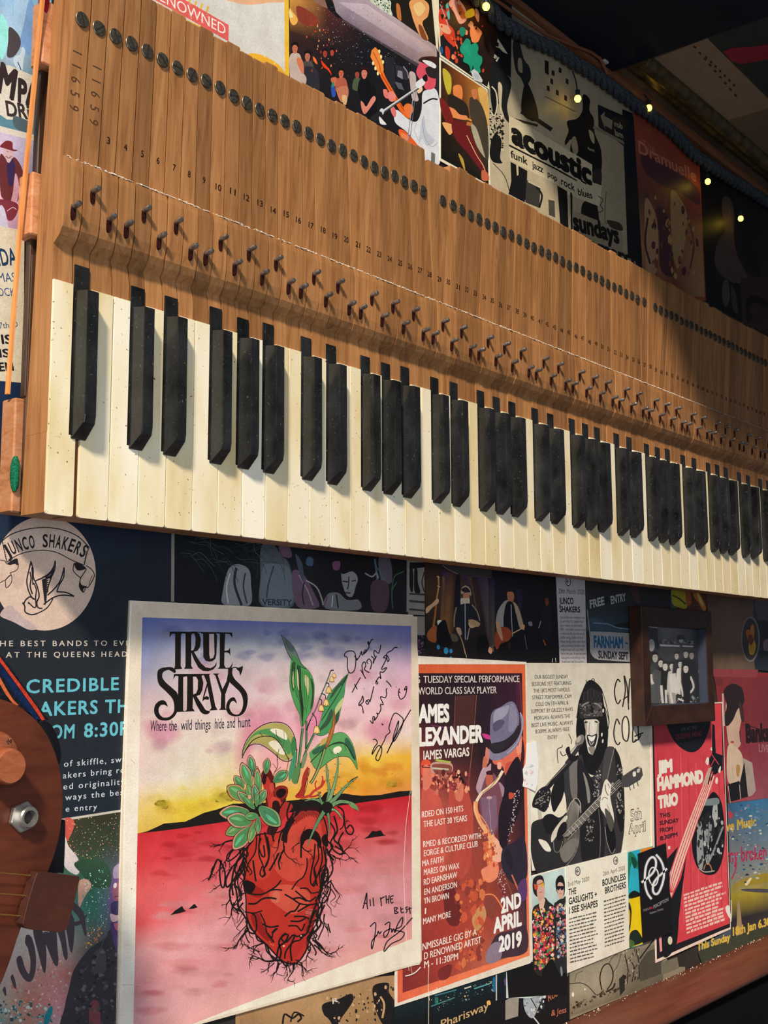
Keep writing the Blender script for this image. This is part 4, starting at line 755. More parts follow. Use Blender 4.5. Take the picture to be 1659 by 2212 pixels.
a.line('#26221e', 8, '500,1500 620,1490 700,1530 780,1610 850,1560').line('#26221e', 12, '830,1560 810,1440 840,1330 900,1300 940,1380 930,1480 880,1560').line('#3c3830', 5, '560,1480 580,1400 640,1370').line('#26221e', 16, '870,1580 940,1540 960,1490').line('#26221e', 5, '900,1300 940,1230 990,1200').line('#26221e', 5, '930,1400 990,1310 1020,1200').poly('#2e2b28', '1000,1450 1050,1400 1060,1560 1010,1620').line('#2a2622', 10, '1060,1220 1080,1300 1090,1400 1080,1500').line('#2a2622', 10, '1110,1260 1150,1340 1130,1480').line('#2a2622', 12, '1170,1150 1200,1300 1200,1450').line('#1e1c1a', 13, [(1205, 1250), (1345, 1060)], False).poly('#4c4a40', '1200,1300 1280,1180 1420,1120 1420,1400 1210,1480').poly('#726e60', '1420,1290 1580,1230 1600,1340 1425,1410').specks(['#26221e', '#b0a894', '#4a443a'], '1040,1180 1200,1140 1200,1460 1050,1500', 70, 4, 14, 23, 2).specks(['#3a3028', '#5c4c38'], '500,1700 900,1560 1100,1520 520,1800', 60, 5, 20, 29).ell('#f4ecd8', 542, 1605, 12, 24).ell('#f4ecd8', 662, 1552, 7, 10)
a.build(o)
# lower left nebula poster
o, a = sheet('nebula_poster', 'nebula-coloured poster with large brushed grey lettering, bottom left behind the guitar', 'poster', '-240,770 935,588 925,1000 900,2300 -240,2300', 53.8, '#b8aca8', crop='d2')
a.poly('#c4beb4', '-240,780 935,588 935,604 -240,796')
a.grid('-240,790 935,605 900,2290 -240,2290', ['#a89c98 #b85c50 #8a4838 #3a3a2c #343626 #2c3024', '#a89ca0 #b89c9c #a0a498 #3c4030 #34402c #303c30', '#b4aeb0 #c4bcbc #ccc8c4 #4a8068 #2c5c48 #58506c', '#b8b0b0 #c4bcb8 #dcd0c8 #5c9084 #407c6c #604c7c', '#bcb0b0 #c4b8b4 #c8bcb4 #b8b0a8 #5a5a58 #54506a', '#b4b0b0 #b8a8a4 #b88c84 #c07c74 #38383c #3c3c40', '#8ca09c #a8a090 #b0705c #c4848c #3a3a3e #34343a', '#587c7c #4c7c78 #a47c74 #a89ca4 #39393d #323236'], 4)
a.blob('#c8584c', '490,660 550,665 560,720 510,830 490,800').blob('#d8cccc', '490,800 520,870 590,960 600,1060 560,1080 480,1000').blob('#2f4c38', '560,1000 660,960 800,1000 840,1100 820,1180 700,1170 620,1080').blob('#d8a894', '600,1130 660,1120 690,1170 640,1250 600,1330 590,1240')
a.specks(['#e8c48c', '#f0dca8', '#d87c5c', '#e89c74'], '500,660 930,600 920,950 520,1000', 190, 1.5, 5, 31).specks(['#a8e0d4', '#e0f0e8', '#48a088'], '620,1050 830,1050 820,1500 640,1560', 150, 2, 7, 32).specks(['#e0a83c', '#a88c34', '#d8786c'], '660,1470 800,1470 740,1600 640,1640', 60, 3, 9, 33).specks(['#b86058', '#e0b8b0', '#a8a094', '#c88c88'], '80,1850 560,1640 500,2150 60,2200', 260, 3, 12, 34).specks(['#2c6c74', '#58989c', '#3c4c50', '#b8d0c8'], '0,2030 420,2060 380,2280 0,2280', 150, 4, 16, 35).blob('#1f8090', '340,2150 380,2080 400,2100 370,2200 330,2240')
# brushed letters
for p in ('520,1290 570,1300 620,1350 640,1400 655,1530 640,1540 615,1460 590,1400 550,1350', '500,1330 560,1420 560,1560 545,1670 525,1640 505,1520 490,1440', '560,1440 600,1430 650,1385 655,1400 620,1450 580,1470 560,1465',
          '430,1480 480,1480 505,1620 512,1700 500,1730 480,1700 460,1600', '250,1500 320,1510 350,1650 345,1810 325,1810 290,1680', '310,1540 370,1520 420,1640 440,1750 425,1775 400,1740 350,1620', '370,1500 420,1480 435,1640 440,1740 415,1700',
          '200,1540 240,1560 270,1680 270,1790 250,1870 220,1895 180,1870 140,1800 125,1720 160,1700 190,1790 220,1830 230,1740 210,1640 190,1600', '80,1860 100,1840 122,1920 115,1945 100,1925', '20,1950 40,1930 48,1990 35,1995'):
    a.blob('#4c4248', p)
a.blob('#38363c', '830,1500 800,1560 740,1600 660,1660 560,1800 520,1950 490,2080 475,2300 900,2300 920,1500').blob('#4a464a', '700,1700 780,1640 800,1800 720,1860').blob('#7a4048', '680,2060 750,2060 750,2300 680,2300').line('#5a5658', 5, '790,1560 740,1700 690,1820').specks(['#4c4a50', '#2c2a30', '#626068'], '620,1750 890,1600 890,2280 500,2280', 130, 5, 22, 36)
a.blob('#6a5080', '880,1010 930,985 925,1300 900,1500 850,1440 825,1320 830,1200 850,1100').blob('#8c5468', '850,1180 900,1140 915,1260 870,1290').ell('#d8d0dc', 870, 1165, 13, 22, .2).blob('#3c3460', '840,1300 910,1290 900,1400 850,1390').blob('#c8a8b0', '830,1380 880,1390 910,1380 900,1420 850,1440').blob('#9c8ca8', '860,1030 915,1000 918,1090 860,1110').line('#2a2444', 6, '865,1250 900,1245').blob('#4c3c6c', '835,1450 910,1480 905,1700 860,1600').blob('#a86070', '860,1450 900,1460 895,1510 870,1490')
a.build(o)
# 19 orange sax poster
o, a = sheet('sax_gig_poster', 'orange-bordered gig poster of a hatted saxophone player dated 2nd April 2019', 'poster', '480,-815 1505,-758 1555,1560 1535,1590 480,1930', 52.9, '#e4dcd0', crop='e2')
a.grid('500,-740 1495,-740 1530,1530 500,1900', ['#c85834 #d0603a #d8663c', '#d05c3c #d86440 #e06c44', '#d8583c #e06c4c #ec7850', '#e06a48 #ec7c54 #f08058'], 2)
a.grid('540,-670 1470,-670 1512,1495 540,1820', ['#2c161e #261820 #241620 #3a1a2c', '#30181e #2c1c24 #2a1a26 #3a1e30', '#a03c34 #50282c #2c1c22 #2c1c28', '#c05048 #a84c42 #4c2830 #2c1c28', '#b84844 #c05848 #8c4038 #30202c', '#a04038 #a84438 #a04434 #30242e', '#7c302c #a83c34 #b04838 #40303c', '#7c2c2c #a03c34 #b8644c #54404c'], 4)
a.crop('e4').poly('#4a2a28', '420,1120 580,1110 540,1620 380,1640').line('#8a5040', 5, '410,1120 395,1500').line('#9a5c48', 5, '590,1110 560,1500 520,1880').line('#703860', 8, '200,1370 400,1400 640,1450').blob('#c83c8c', '640,1440 700,1455 720,1490 660,1480').poly('#4c2038', '930,1000 980,1000 975,1280 930,1200').line('#7a3c30', 5, '955,960 975,1280')
a.text('#d4ccc8', 'TUESDAY SPECIAL PERFORMANCE', (137, 1008), (957, 1000), 60, .012).text('#d4ccc8', 'G', (68, 1009), (108, 1009), 60, .012).text('#d4ccc8', 'WORLD CLASS SAX PLAYER', (92, 1108), (762, 1096), 62, .012)
a.text('#f0ece8', 'JAMES', (60, 1345), (358, 1335), 145, .05).text('#f0ece8', 'ALEXANDER', (10, 1548), (645, 1508), 145, .05).text('#f0e6e0', 'JAMES VARGAS', (128, 1665), (528, 1630), 75, .02)
# hat and man
a.blob('#e07058', '960,1440 990,1500 985,1640 960,1780 900,1830 840,1800 810,1720 740,1700 730,1660 800,1660 880,1600 940,1520').blob('#c85448', '840,1700 900,1680 930,1740 880,1810 840,1790').blob('#f09880', '930,1500 975,1490 980,1580 940,1620').line('#7a2a2c', 6, '900,1550 940,1540 950,1520').blob('#f0a890', '770,1690 800,1690 800,1740 770,1740')
a.blob('#74708e', '710,1500 708,1330 730,1250 800,1210 870,1168 915,1180 945,1250 955,1330 930,1440 850,1530 760,1580').blob('#9c98b0', '740,1260 810,1215 870,1200 850,1270 790,1330 740,1380').blob('#58546e', '730,1360 790,1320 830,1340 790,1400 740,1420').blob('#8884a0', '880,1200 920,1210 940,1330 900,1420 860,1400')
a.blob('#2c2830', '712,1530 820,1500 900,1440 945,1370 955,1400 930,1480 830,1560 760,1600 730,1590').blob('#84809c', '695,1570 740,1610 830,1590 920,1510 970,1400 960,1260 990,1310 985,1410 940,1540 850,1630 760,1670 700,1650').line('#b0acc4', 6, '960,1260 985,1330 975,1420 930,1530 850,1610')
a.blob('#3a1c26', '980,1480 1000,1600 990,1700 960,1800 900,1900 880,1840 960,1700').blob('#d88078', '670,1560 700,1600 690,1690 665,1690').blob('#c8705c', '650,1640 680,1650 670,1760 640,1740').blob('#d8b8c0', '640,1740 680,1760 640,1890 590,1890').blob('#e0563c', '120,1690 150,1660 195,1680 200,1760 180,1800 120,1790').line('#3c1a1c', 7, '120,1718 150,1712').line('#3c1a1c', 7, '165,1715 195,1712').blob('#c89a8c', '210,1690 370,1690 370,1780 210,1790').line('#a8b848', 16, '240,1665 370,1685')
a.specks(['#d86c50', '#f08c6c', '#8c3430'], '120,1790 380,1760 400,1890 120,1890', 60, 8, 26, 41, 1.6)
a.crop('e2').blob('#c8584c', '690,240 760,230 830,300 870,480 880,640 850,900 760,950 700,800').blob('#e07c68', '700,60 750,60 770,160 740,230 700,230').line('#5a2428', 8, [(690, 62), (755, 66)], False).blob('#b84c40', '900,280 920,180 970,150 1030,200 1060,280 1090,440 1080,700 1060,850 980,930 920,780').blob('#d87860', '945,180 1000,180 1015,270 990,330 950,300').blob('#2a161c', '930,120 970,90 1010,150 1020,190 950,170').ell('#f0b090', 975, 100, 12, 18).blob('#8c4c44', '780,40 915,50 915,130 900,190 830,150 780,90').line('#c8c0a8', 14, '770,70 900,80').specks(['#c8705c', '#8c3438', '#f0a080', '#5c2428'], '780,100 1060,110 1060,240 780,260', 90, 5, 18, 42, 1.8)
a.blob('#b898a8', '1160,90 1200,60 1230,40 1210,200 1160,290 1120,250 1115,200').blob('#a8869c', '1290,180 1330,220 1340,280 1290,290').blob('#7a4a58', '1190,130 1250,110 1290,190 1320,380 1260,600 1200,640 1150,420 1140,300').blob('#b8604c', '1190,120 1215,95 1240,130 1240,190 1215,215 1190,190').blob('#3a1c24', '1190,100 1225,88 1245,120 1200,120').poly('#806078', '1150,300 1270,280 1280,500 1240,600 1170,600').line('#a088a0', 5, '1210,300 1230,560').ell('#c8a0b0', 1215, 300, 22, 12)
a.line('#f0dcc0', 22, '1320,90 1270,170 1200,230 1150,270 1115,330').line('#b88c60', 8, '1290,130 1230,210 1160,265').line('#f4a06c', 34, '1110,330 1110,400 1150,500 1210,590 1240,680').line('#ffbc8c', 9, '1100,350 1105,410 1140,500 1200,590').line('#d86c48', 60, '1190,640 1220,760 1230,860').line('#f08c5c', 8, '1130,420 1190,500 1230,600').line('#e87c50', 16, '1160,880 1180,1000 1160,1100').line('#f09060', 9, '1160,1060 1250,1060 1330,1180').blob('#ec8c6c', '1150,870 1220,820 1260,760 1290,850 1270,930 1200,960').blob('#f4b098', '1240,600 1290,640 1320,720 1300,800 1240,780 1250,700').specks(['#ffb080', '#c85030', '#f0905c'], '1110,450 1250,560 1290,860 1190,800', 70, 4, 15, 43, 1.8)
a.blob('#241a26', '1340,130 1440,-20 1480,240 1440,430 1380,560 1340,700 1290,640 1290,420 1330,260').specks(['#e8dcdc', '#c8a8b0'], '1420,230 1470,230 1370,680 1340,680', 70, 3, 7, 44).specks(['#e8dcdc', '#a89098'], '1290,860 1350,850 1340,1100 1280,980', 60, 3, 7, 45).blob('#2c2838', '1320,700 1400,650 1490,620 1510,900 1440,980 1360,930 1310,820').blob('#c8503c', '1370,260 1410,270 1400,300 1370,310').line('#8c4c3c', 10, '1340,920 1390,1050').line('#c86c54', 12, '1390,900 1450,1040').line('#7a2c38', 11, '1290,980 1340,1070').blob('#5c3c70', '1440,980 1500,930 1505,1080 1450,1100').blob('#28202c', '1330,760 1360,700 1400,800 1380,860')
a.blob('#44303c', '1210,1560 1260,1380 1400,1330 1500,1300 1505,1500 1320,1550').blob('#8c7c90', '1195,1500 1250,1430 1310,1440 1300,1560 1200,1590').blob('#8a4438', '1190,1060 1270,1120 1250,1240 1180,1200').blob('#c89060', '1080,1240 1160,1130 1190,1230 1120,1340').blob('#6a2828', '860,1000 940,1000 1000,1200 960,1300 880,1250').blob('#782c2c', '820,1640 920,1600 900,1700 830,1720').specks(['#c8583c', '#8c3c34', '#d8784c'], '950,950 1180,900 1160,1540 960,1620', 90, 8, 32, 46, 1.6)
for t, x0, x1, y0, y1 in (('RDED ON 150 HITS', 690, 1012, 455, 405), ('THE LAST 30 YEARS', 702, 1042, 530, 480), ('RMED & RECORDED WITH:', 700, 1153, 687, 617), ('EORGE & CULTURE CLUB', 705, 1125, 757, 680),
                          ('MA FAITH', 694, 857, 837, 800), ('MARES ON WAX', 705, 982, 905, 850), ('RD EARNSHAW', 705, 965, 982, 920), ('EN ANDERSON', 708, 963, 1058, 997), ('YN BROWN', 705, 900, 1128, 1085), ('I', 712, 722, 1207, 1206), ('MANY MORE', 700, 915, 1288, 1228)):
    a.text('#f6e6de', t, (x0, y0), (x1, y1), 47, .013)
a.text('#f6e6de', 'NMISSABLE GIG BY A', (694, 1490), (1117, 1370), 54, .013).text('#f6e6de', 'D RENOWNED ARTIST', (707, 1562), (1152, 1430), 54, .013).text('#f6e6de', 'M - 11:30PM', (707, 1628), (972, 1558), 52, .013)
a.text('#fbf6f2', '2ND', (1306, 1200), (1465, 1145), 110, .045).text('#fbf6f2', 'APRIL', (1248, 1355), (1468, 1290), 112, .045).text('#fbf6f2', '2019', (1288, 1500), (1468, 1450), 112, .045)
a.line('#f4e8d8', 4, '745,1600 738,1760 748,1880').line('#e8dccc', 3, '800,1780 840,1800').build(o)
o, a = sheet('torn_paper', 'torn white paper edge stuck over the right side of the orange sax poster', 'paper scrap', '1478,80 1500,40 1510,-120 1580,-140 1600,60 1590,200 1575,250 1530,225 1478,210 1485,160', 52.4, '#ffffff', crop='e2'); a.specks(['#e8c8cc', '#f4f4f4', '#c8d0d4'], '1490,30 1560,30 1560,210 1490,190', 30, 5, 14, 3).line('#ffffff', 8, '1480,210 1530,225 1575,248').build(o)
# 20 black-and-white guitarist poster
o, a = sheet('guitarist_poster', 'cream poster with black and white photo of a laughing long-haired guitarist with headband', 'poster', '75,160 1225,165 1440,850 1480,2150 1380,2200 900,2320 150,2420 80,1600', 53.6, '#ded6c4', crop='f1')
a.grid('85,170 1425,170 1470,2150 150,2400', ['#cfc8ba #cdc8bc #ccc6ba #c8c2b6', '#dcd6ca #dad4c6 #dad4c6 #d6d0c4', '#e6e0d2 #e6dfce #e6dfcc #e2dac8', '#ece6d8 #ece4d2 #ece4d0 #ece4d2', '#eee8da #ece4d2 #ece4d0 #f0e8d8'], 2)  # keyboard shade painted into the paper, greyer towards the top
for k, (t, x0, x1, y0, y1) in enumerate((('OUR BIGGEST SUNDAY', 175, 540, 335, 330), ('SESSIONS YET FEATURING', 143, 572, 412, 398), ("THE UK'S MOST FAMOUS", 162, 558, 485, 470), ('STREET PERFORMER, CAM', 150, 574, 558, 542), ('COLE ON 5TH APRIL &', 187, 542, 632, 612), ('SUPPORT BY GRIZZLY RHYS', 137, 590, 708, 684), ('MORGAN. ALWAYS THE', 172, 560, 782, 756), ('BEST LIVE MUSIC. ALWAYS', 142, 590, 860, 828), ('8:30PM. ALWAYS FREE', 185, 555, 928, 900), ('ENTRY', 318, 422, 992, 986))):
    a.text('#222026', t, (x0, y0), (x1, y1), 42, .012)
def scrawl(a, w, *ps):
    for p in ps: a.line('#26221f', w, p)
scrawl(a, 14, '1105,370 1080,340 1055,390 1043,470 1055,560 1080,605 1110,560', '1130,640 1160,470 1150,330 1145,300', '1150,300 1180,420 1192,600 1196,670', '1135,560 1190,520', '1195,600 1200,440 1210,330',
       '1100,830 1070,770 1045,840 1035,930 1050,1010 1080,1050 1105,1020', '1140,990 1125,900 1130,790 1165,740 1195,800 1200,920 1180,1010 1140,990', '1245,850 1240,950 1245,1025 1280,990', '1300,850 1305,1000', '1290,850 1300,860', '1260,960 1300,940 1355,920', '1255,1020 1300,990 1330,940')
a.blob('#ece6d6', '1145,800 1170,760 1185,850 1178,950 1150,980 1135,900')
# the figure
a.blob('#1a191c', '700,450 740,370 790,345 850,380 900,440 915,520 930,620 960,760 975,900 970,1000 960,1100 900,1300 830,1380 760,1360 700,1300 660,1180 640,1050 625,900 635,760 650,600')
for p in ('740,400 735,345', '790,350 810,330 830,360', '690,480 660,600 630,760', '900,440 950,600 985,800 960,900', '935,640 980,780 975,880'): a.line('#1a191c', 8, p)
a.grad(['#3a373a', '#5c5858', '#4a4648', '#2c2a2c'], '655,600 905,590 915,740 665,770').line('#8c8884', 16, '680,640 730,600 770,590').line('#8a8682', 16, '820,600 860,610 900,650').line('#6c6866', 12, '680,700 760,730 850,690 900,700').line('#1a191c', 22, '770,590 800,660 790,730').specks(['#8c8884', '#1c1a1c', '#5a5654'], '665,600 905,595 910,735 670,765', 70, 5, 13, 51)
a.blob('#e0dbd2', '712,790 780,775 860,780 885,850 870,960 840,1080 800,1150 760,1130 740,1040 715,900').blob('#a8a29a', '715,800 740,790 745,880 735,980 715,900').blob('#b4aea6', '860,790 882,850 868,960 845,940').blob('#2a282a', '715,800 735,795 755,800 740,812 718,815').blob('#2a282a', '830,790 860,800 845,812').line('#1e1c1e', 8, '720,806 755,800').line('#1e1c1e', 8, '825,800 862,805').line('#8c8680', 7, '775,800 765,900 775,940').blob('#26242a', '750,940 800,950 850,930 850,1000 830,1060 800,1080 770,1060 745,1000').blob('#f4f0ea', '757,955 800,962 835,950 820,1000 790,1015 765,990').blob('#5a5458', '765,1000 795,1015 825,1000 815,1045 790,1065 770,1040').line('#d0cac2', 6, '770,1010 790,1050 820,1015').blob('#8c8680', '760,1080 830,1080 800,1165').line('#f4efe6', 9, '805,790 815,860 800,920').line('#1a191c', 8, '700,820 725,900 715,1000').blob('#18171a', '640,780 710,800 725,960 740,1120 760,1300 690,1250 640,1050').blob('#18171a', '880,800 960,840 970,1000 930,1200 850,1330 800,1280 850,1120 870,960')
for x, y in ((905, 940), (915, 1010), (920, 680), (945, 1140)): a.ell('#e0dbd2', x, y, 9, 22, .1)
for k in range(14): a.line('#4c494c', 4, [(700+k*16, 430+abs(k-6)*8), (705+k*15, 520), (700+k*14, 590)])
# coat and arms
a.blob('#38363a', '480,1340 560,1250 680,1160 720,1300 800,1400 900,1240 960,1080 1040,1085 1100,1180 1130,1350 1150,1600 1150,1900 1140,2050 1100,2300 1080,2400 900,2400 560,2400 520,1700 480,1500').blob('#1c1b1e', '420,1400 480,1330 500,1500 480,1620 440,1700 380,1780 350,1600').blob('#757170', '560,1250 640,1180 650,1500 640,1620 580,1620 555,1420').blob('#232226', '650,1200 760,1360 830,1500 850,1750 660,1750 640,1500').blob('#8e8a86', '700,1350 740,1420 780,1600 760,1720 730,1500').blob('#4a474a', '955,1090 1040,1085 1010,1250 960,1450 910,1440 920,1250').line('#8c8884', 7, '1040,1090 1000,1260 960,1440').specks(['#8c8884', '#1a191c', '#c0bbb4'], '840,1330 900,1330 870,1620 810,1620', 90, 4, 11, 52).blob('#1e1d20', '1040,1100 1090,1170 1130,1350 1150,1650 1150,1900 1110,2000 1060,1800 1080,1500').specks(['#7a7674', '#2a282c', '#a8a49e'], '1070,1250 1130,1300 1150,1900 1060,1700', 110, 4, 12, 53, 1.8).blob('#201f22', '690,1750 900,1750 920,2300 700,2350').specks(['#6c6866', '#a09c96', '#1a191c'], '720,1850 830,1850 820,2100 720,2100', 70, 5, 14, 54).line('#6a6664', 8, '870,1750 890,2000 880,2300').blob('#16151a', '940,1950 1010,1900 1060,2100 1020,2250 970,2150').line('#b0aca4', 5, '940,1940 960,2100 1010,2230 1050,2180')
a.blob('#ede7da', '160,1720 200,1700 250,1740 262,1820 250,1920 290,2000 330,2080 350,2150 330,2180 290,2120 270,2260 220,2240 190,2100 155,1900').blob('#c2bcb0', '210,1720 245,1760 255,1900 230,2000 215,1850').line('#8a847c', 6, '290,2010 320,2090 345,2160').line('#8a847c', 6, '230,2060 250,2160')
# guitar
a.blob('#2c2b2e', '150,1900 260,1850 350,1800 440,1840 520,1780 560,1680 620,1630 660,1650 680,1760 650,1900 655,2080 620,2230 560,2340 440,2420 300,2450 200,2440 140,2250 135,2050').grad(['#55524f', '#8c8883', '#a39f99', '#57544f', '#77736d', '#4c4945'], '510,1820 600,1640 670,1720 640,1900 650,2150 480,2200').line('#c8c2b8', 8, '520,1790 570,1680 625,1630 670,1680 675,1790').line('#8c8880', 7, '655,1950 650,2120 600,2260 520,2360').blob('#d8d2c6', '370,2000 500,1830 530,1850 440,2000 360,2110').ell('#1c1b1e', 470, 1990, 45, 110, .35).blob('#1c1b1e', '265,1850 340,1800 430,1850 420,1920 330,2020 290,1980').line('#9c978f', 5, '380,2100 390,2200 440,2210 480,2100').blob('#7a766f', '450,2200 560,2080 640,2080 600,2240 500,2330').blob('#ede7da', '215,2080 300,2100 350,2180 340,2210 280,2190')
a.line('#a39f98', 74, [(505, 2060), (1050, 1480)], False).line('#3a383a', 60, [(505, 2060), (1110, 1440)], False)
for k in range(4): a.line('#c8c3ba', 4, [(490+k*14, 2050-k*2), (1095+k*14, 1425+k*14)], False)
for k in range(14): x = 560+k*36; y = 2000-k*37.5; a.line('#d4cfc6', 5, [(x-20, y-22), (x+24, y+26)], False)
a.poly('#4a484a', '1120,1400 1290,1290 1340,1310 1350,1380 1320,1430 1190,1510 1110,1510').line('#7c7876', 5, '1120,1400 1290,1290 1340,1310').blob('#e0dbd2', '1240,1350 1270,1340 1275,1385 1245,1395').blob('#d0cac2', '1290,1315 1320,1310 1310,1350 1285,1350')
for x, y in ((1200, 1500), (1240, 1480), (1285, 1455)): a.line('#3a383a', 9, [(x, y-20), (x+16, y+45)], False)
a.blob('#f0eade', '890,1640 905,1560 920,1480 950,1425 980,1450 1005,1500 995,1600 1010,1700 1030,1790 1035,1900 1000,1990 940,1820 890,1740').line('#5a5650', 8, '940,1480 950,1560 975,1600').line('#5a5650', 7, '970,1470 990,1520').line('#6a655e', 8, '905,1650 930,1620 970,1640').line('#8c867e', 6, '960,1700 1000,1800').blob('#55524f', '940,1740 1000,1800 1035,1900 1000,1990 950,1850')
# microphone and boom
a.line('#232226', 56, [(200, 1640), (610, 1180)], False).line('#8c8884', 9, [(170, 1640), (540, 1240)], False).line('#38363a', 46, [(520, 1260), (650, 1080)], False).ell('#7c7876', 665, 1005, 42, 72, .5).ell('#b8b3aa', 652, 990, 22, 40, .5).line('#2a282c', 26, [(640, 1080), (690, 1050)], False).line('#9a958e', 10, [(560, 1130), (640, 1040)], False).blob('#1e1d20', '510,1110 550,1070 570,1150 620,1170 650,1160 640,1210 570,1230').line('#2a282c', 8, '430,1250 420,1150 425,1095 470,1075 475,1050').line('#2a282c', 8, '545,930 575,1000 570,1040').line('#2a282c', 9, '450,1120 480,1170 520,1150').line('#1f1e22', 20, '330,1520 350,1460 400,1410 430,1380').blob('#222126', '160,1640 220,1540 300,1500 350,1560 330,1700 280,1780 200,1740 150,1720').line('#a8a39a', 6, '190,1650 280,1600').line('#a8a39a', 6, '230,1700 320,1640').specks(['#8c8884', '#1a191c'], '190,1560 330,1540 320,1760 180,1720', 40, 5, 14, 56)
a.text('#55524e', '5th', (1218, 1880), (1338, 1850), 120, .045).text('#ece4d2', '5th', (1224, 1876), (1333, 1848), 112, .01).text('#55524e', 'April', (1195, 2020), (1382, 1985), 110, .045).text('#ece4d2', 'April', (1202, 2016), (1376, 1982), 102, .01)
a.build(o)
# 21 duo in floral shirts with listing panel
o, a = sheet('duo_poster', 'poster of two men in floral shirts and sunglasses beside the white listing panel', 'poster', '128,430 480,330 495,1400 460,1560 120,1640 -120,1640 -120,1300', 53.5, '#c8dad6', crop='f2')
a.poly('#f2ece0', '128,420 480,325 480,340 128,436').grad(['#c4dcdc', '#c8e0de', '#b8d0d0', '#b0c8c8'], '132,436 478,342 482,760 135,760').poly('#141417', '-120,1330 130,1280 470,1250 490,1395 480,1600 -100,1640')
a.blob('#1c1a1e', '375,560 370,480 400,425 440,425 462,500 458,600 430,640 400,620').blob('#d8b0a4', '385,540 400,490 440,500 452,560 440,640 410,650 390,600').poly('#1c1a1e', '382,525 452,525 450,560 425,570 415,548 400,570 385,558').line('#a86860', 6, '405,600 435,598').blob('#26282e', '350,760 380,680 440,650 480,680 488,1280 430,1400 360,1260').specks(['#5878a8', '#c86470', '#7c9c8c', '#d8c8b8', '#303a54'], '360,720 478,690 480,1220 370,1240', 170, 6, 18, 61, 1.4)
a.blob('#26201f', '140,520 150,450 200,418 240,430 258,500 250,600 220,640 180,630 150,590').blob('#d8a898', '180,500 200,465 240,470 258,540 255,640 225,690 190,640').poly('#c85030', '152,500 195,520 190,560 160,560').poly('#e8a840', '208,500 250,480 254,520 222,535').line('#2a201f', 5, '152,500 205,508 250,485').line('#a85c50', 6, '205,590 235,580').blob('#2a2a26', '140,760 200,700 260,640 300,680 360,740 375,900 360,1300 240,1420 150,1340 135,1000').blob('#e0b8a8', '205,700 240,650 265,660 250,740 235,820 215,760').specks(['#d83c50', '#e87c94', '#e8a03c', '#4c8c5c', '#f0d8c4', '#7c3c5c', '#1c2a24', '#c82c3c'], '150,760 350,730 355,1290 160,1360', 420, 6, 20, 62, 1.3).blob('#121215', '230,1400 330,1250 380,1380 330,1440').blob('#7a8c8c', '415,1340 430,1330 440,1400 425,1420').build(o)
o, a = sheet('listing_sheet', 'large white listing panel with two columns under circled arrows, lower right', 'poster', '468,330 1085,178 1103,1142 488,1392', 52.9, '#efe9dd', crop='f2')
a.grid('472,335 1083,185 1101,1136 490,1385', ['#f0eadc #f0eadc #efe9dc', '#f0eadc #f0eadc #eee8da', '#e8e0d6 #e8e0d6 #e6ddd0'], 2)
arrowring(a, 590, 378, 27); arrowring(a, 967, 272, 24, -1)
a.text('#3a383c', '3rd May 2020', (492, 532), (704, 470), 42, 0, shear=.12).text('#1e1c20', 'THE', (497, 618), (575, 600), 62, .025).text('#1e1c20', 'GASLIGHTS +', (500, 710), (782, 636), 64, .025).text('#1e1c20', 'I SEE SHAPES', (503, 802), (790, 728), 64, .025)
a.text('#3a383c', '26th April 2020', (842, 425), (1060, 362), 42, 0, shear=.12).text('#1e1c20', 'BOUNDLESS', (836, 525), (1068, 458), 62, .025).text('#1e1c20', 'BROTHERS', (862, 602), (1070, 542), 62, .025)
lorem(a, '#5c5856', 503, 862, 795, 790, 13, 15, 36, 71, .2, 514); lorem(a, '#5c5856', 848, 688, 1074, 622, 13, 15, 37, 72, .15, 860)
a.build(o)
o, a = sheet('colour_panel_print', 'turquoise and yellow portrait print between listing panel and black card', 'photo print', '1088,190 1340,125 1350,200 1240,1105 1105,1145', 52.95, '#2ab4c8', crop='f2')
a.poly('#2cb0cc', '1088,192 1212,160 1215,625 1098,655').blob('#1c7c5c', '1095,220 1140,200 1190,290 1180,360 1130,300 1105,420 1095,560').blob('#12453c', '1120,240 1160,250 1180,310 1150,350').poly('#e88c34', '1212,160 1330,130 1340,200 1214,200').poly('#f0cc10', '1098,655 1215,622 1242,1100 1104,1140').blob('#151a18', '1100,610 1150,570 1212,600 1212,624 1110,650').blob('#2a2c1c', '1098,690 1125,760 1120,880 1105,980 1100,900').blob('#d8a83c', '1098,760 1112,800 1108,900 1098,900').blob('#1c2a20', '1110,1000 1170,960 1215,1010 1236,1080 1150,1120 1106,1135').blob('#4a6c2c', '1106,1060 1150,1080 1150,1120 1106,1138').build(o)
# 23 red trio poster
o, a = sheet('trio_poster', 'red poster with black guitar, round photo and white block letters, right of the cream poster', 'poster', '175,-60 765,-90 835,1780 215,2060 180,1000', 53.1, '#f0d8cc', crop='f4')
a.poly('#1c1e24', '183,-50 760,-80 828,1760 225,2030').poly('#d84450', '195,-50 755,-75 765,340 785,700 822,1735 390,1905 250,1965 235,1560').grad(['#c83c4a', '#d44450', '#e4505c', '#d84450'], '200,0 750,-40 815,1700 260,1700')
for k in range(9): a.line(['#c03a48', '#e4606a'][k % 2], 7, [(235+k*62, 330+40*(k % 3)), (245+k*64, 1200), (260+k*62, 1740)], True)
a.blob('#14171d', '290,60 300,-40 660,-60 668,60 640,180 590,280 520,325 440,300 360,220').text('#5c6068', 'LIVE AT THE', (425, 150), (552, 132), 28, .01).text('#8c3040', 'QUEENS HEAD', (378, 220), (598, 185), 40, .02)
def blocky(a, t, p0, p1, h): a.text('#f2e6dc', t, p0, p1, h, .075)
blocky(a, 'JIM', (230, 498), (355, 478), 95); blocky(a, 'HAMMOND', (228, 640), (608, 568), 100); blocky(a, 'TRIO', (235, 785), (400, 750), 92)
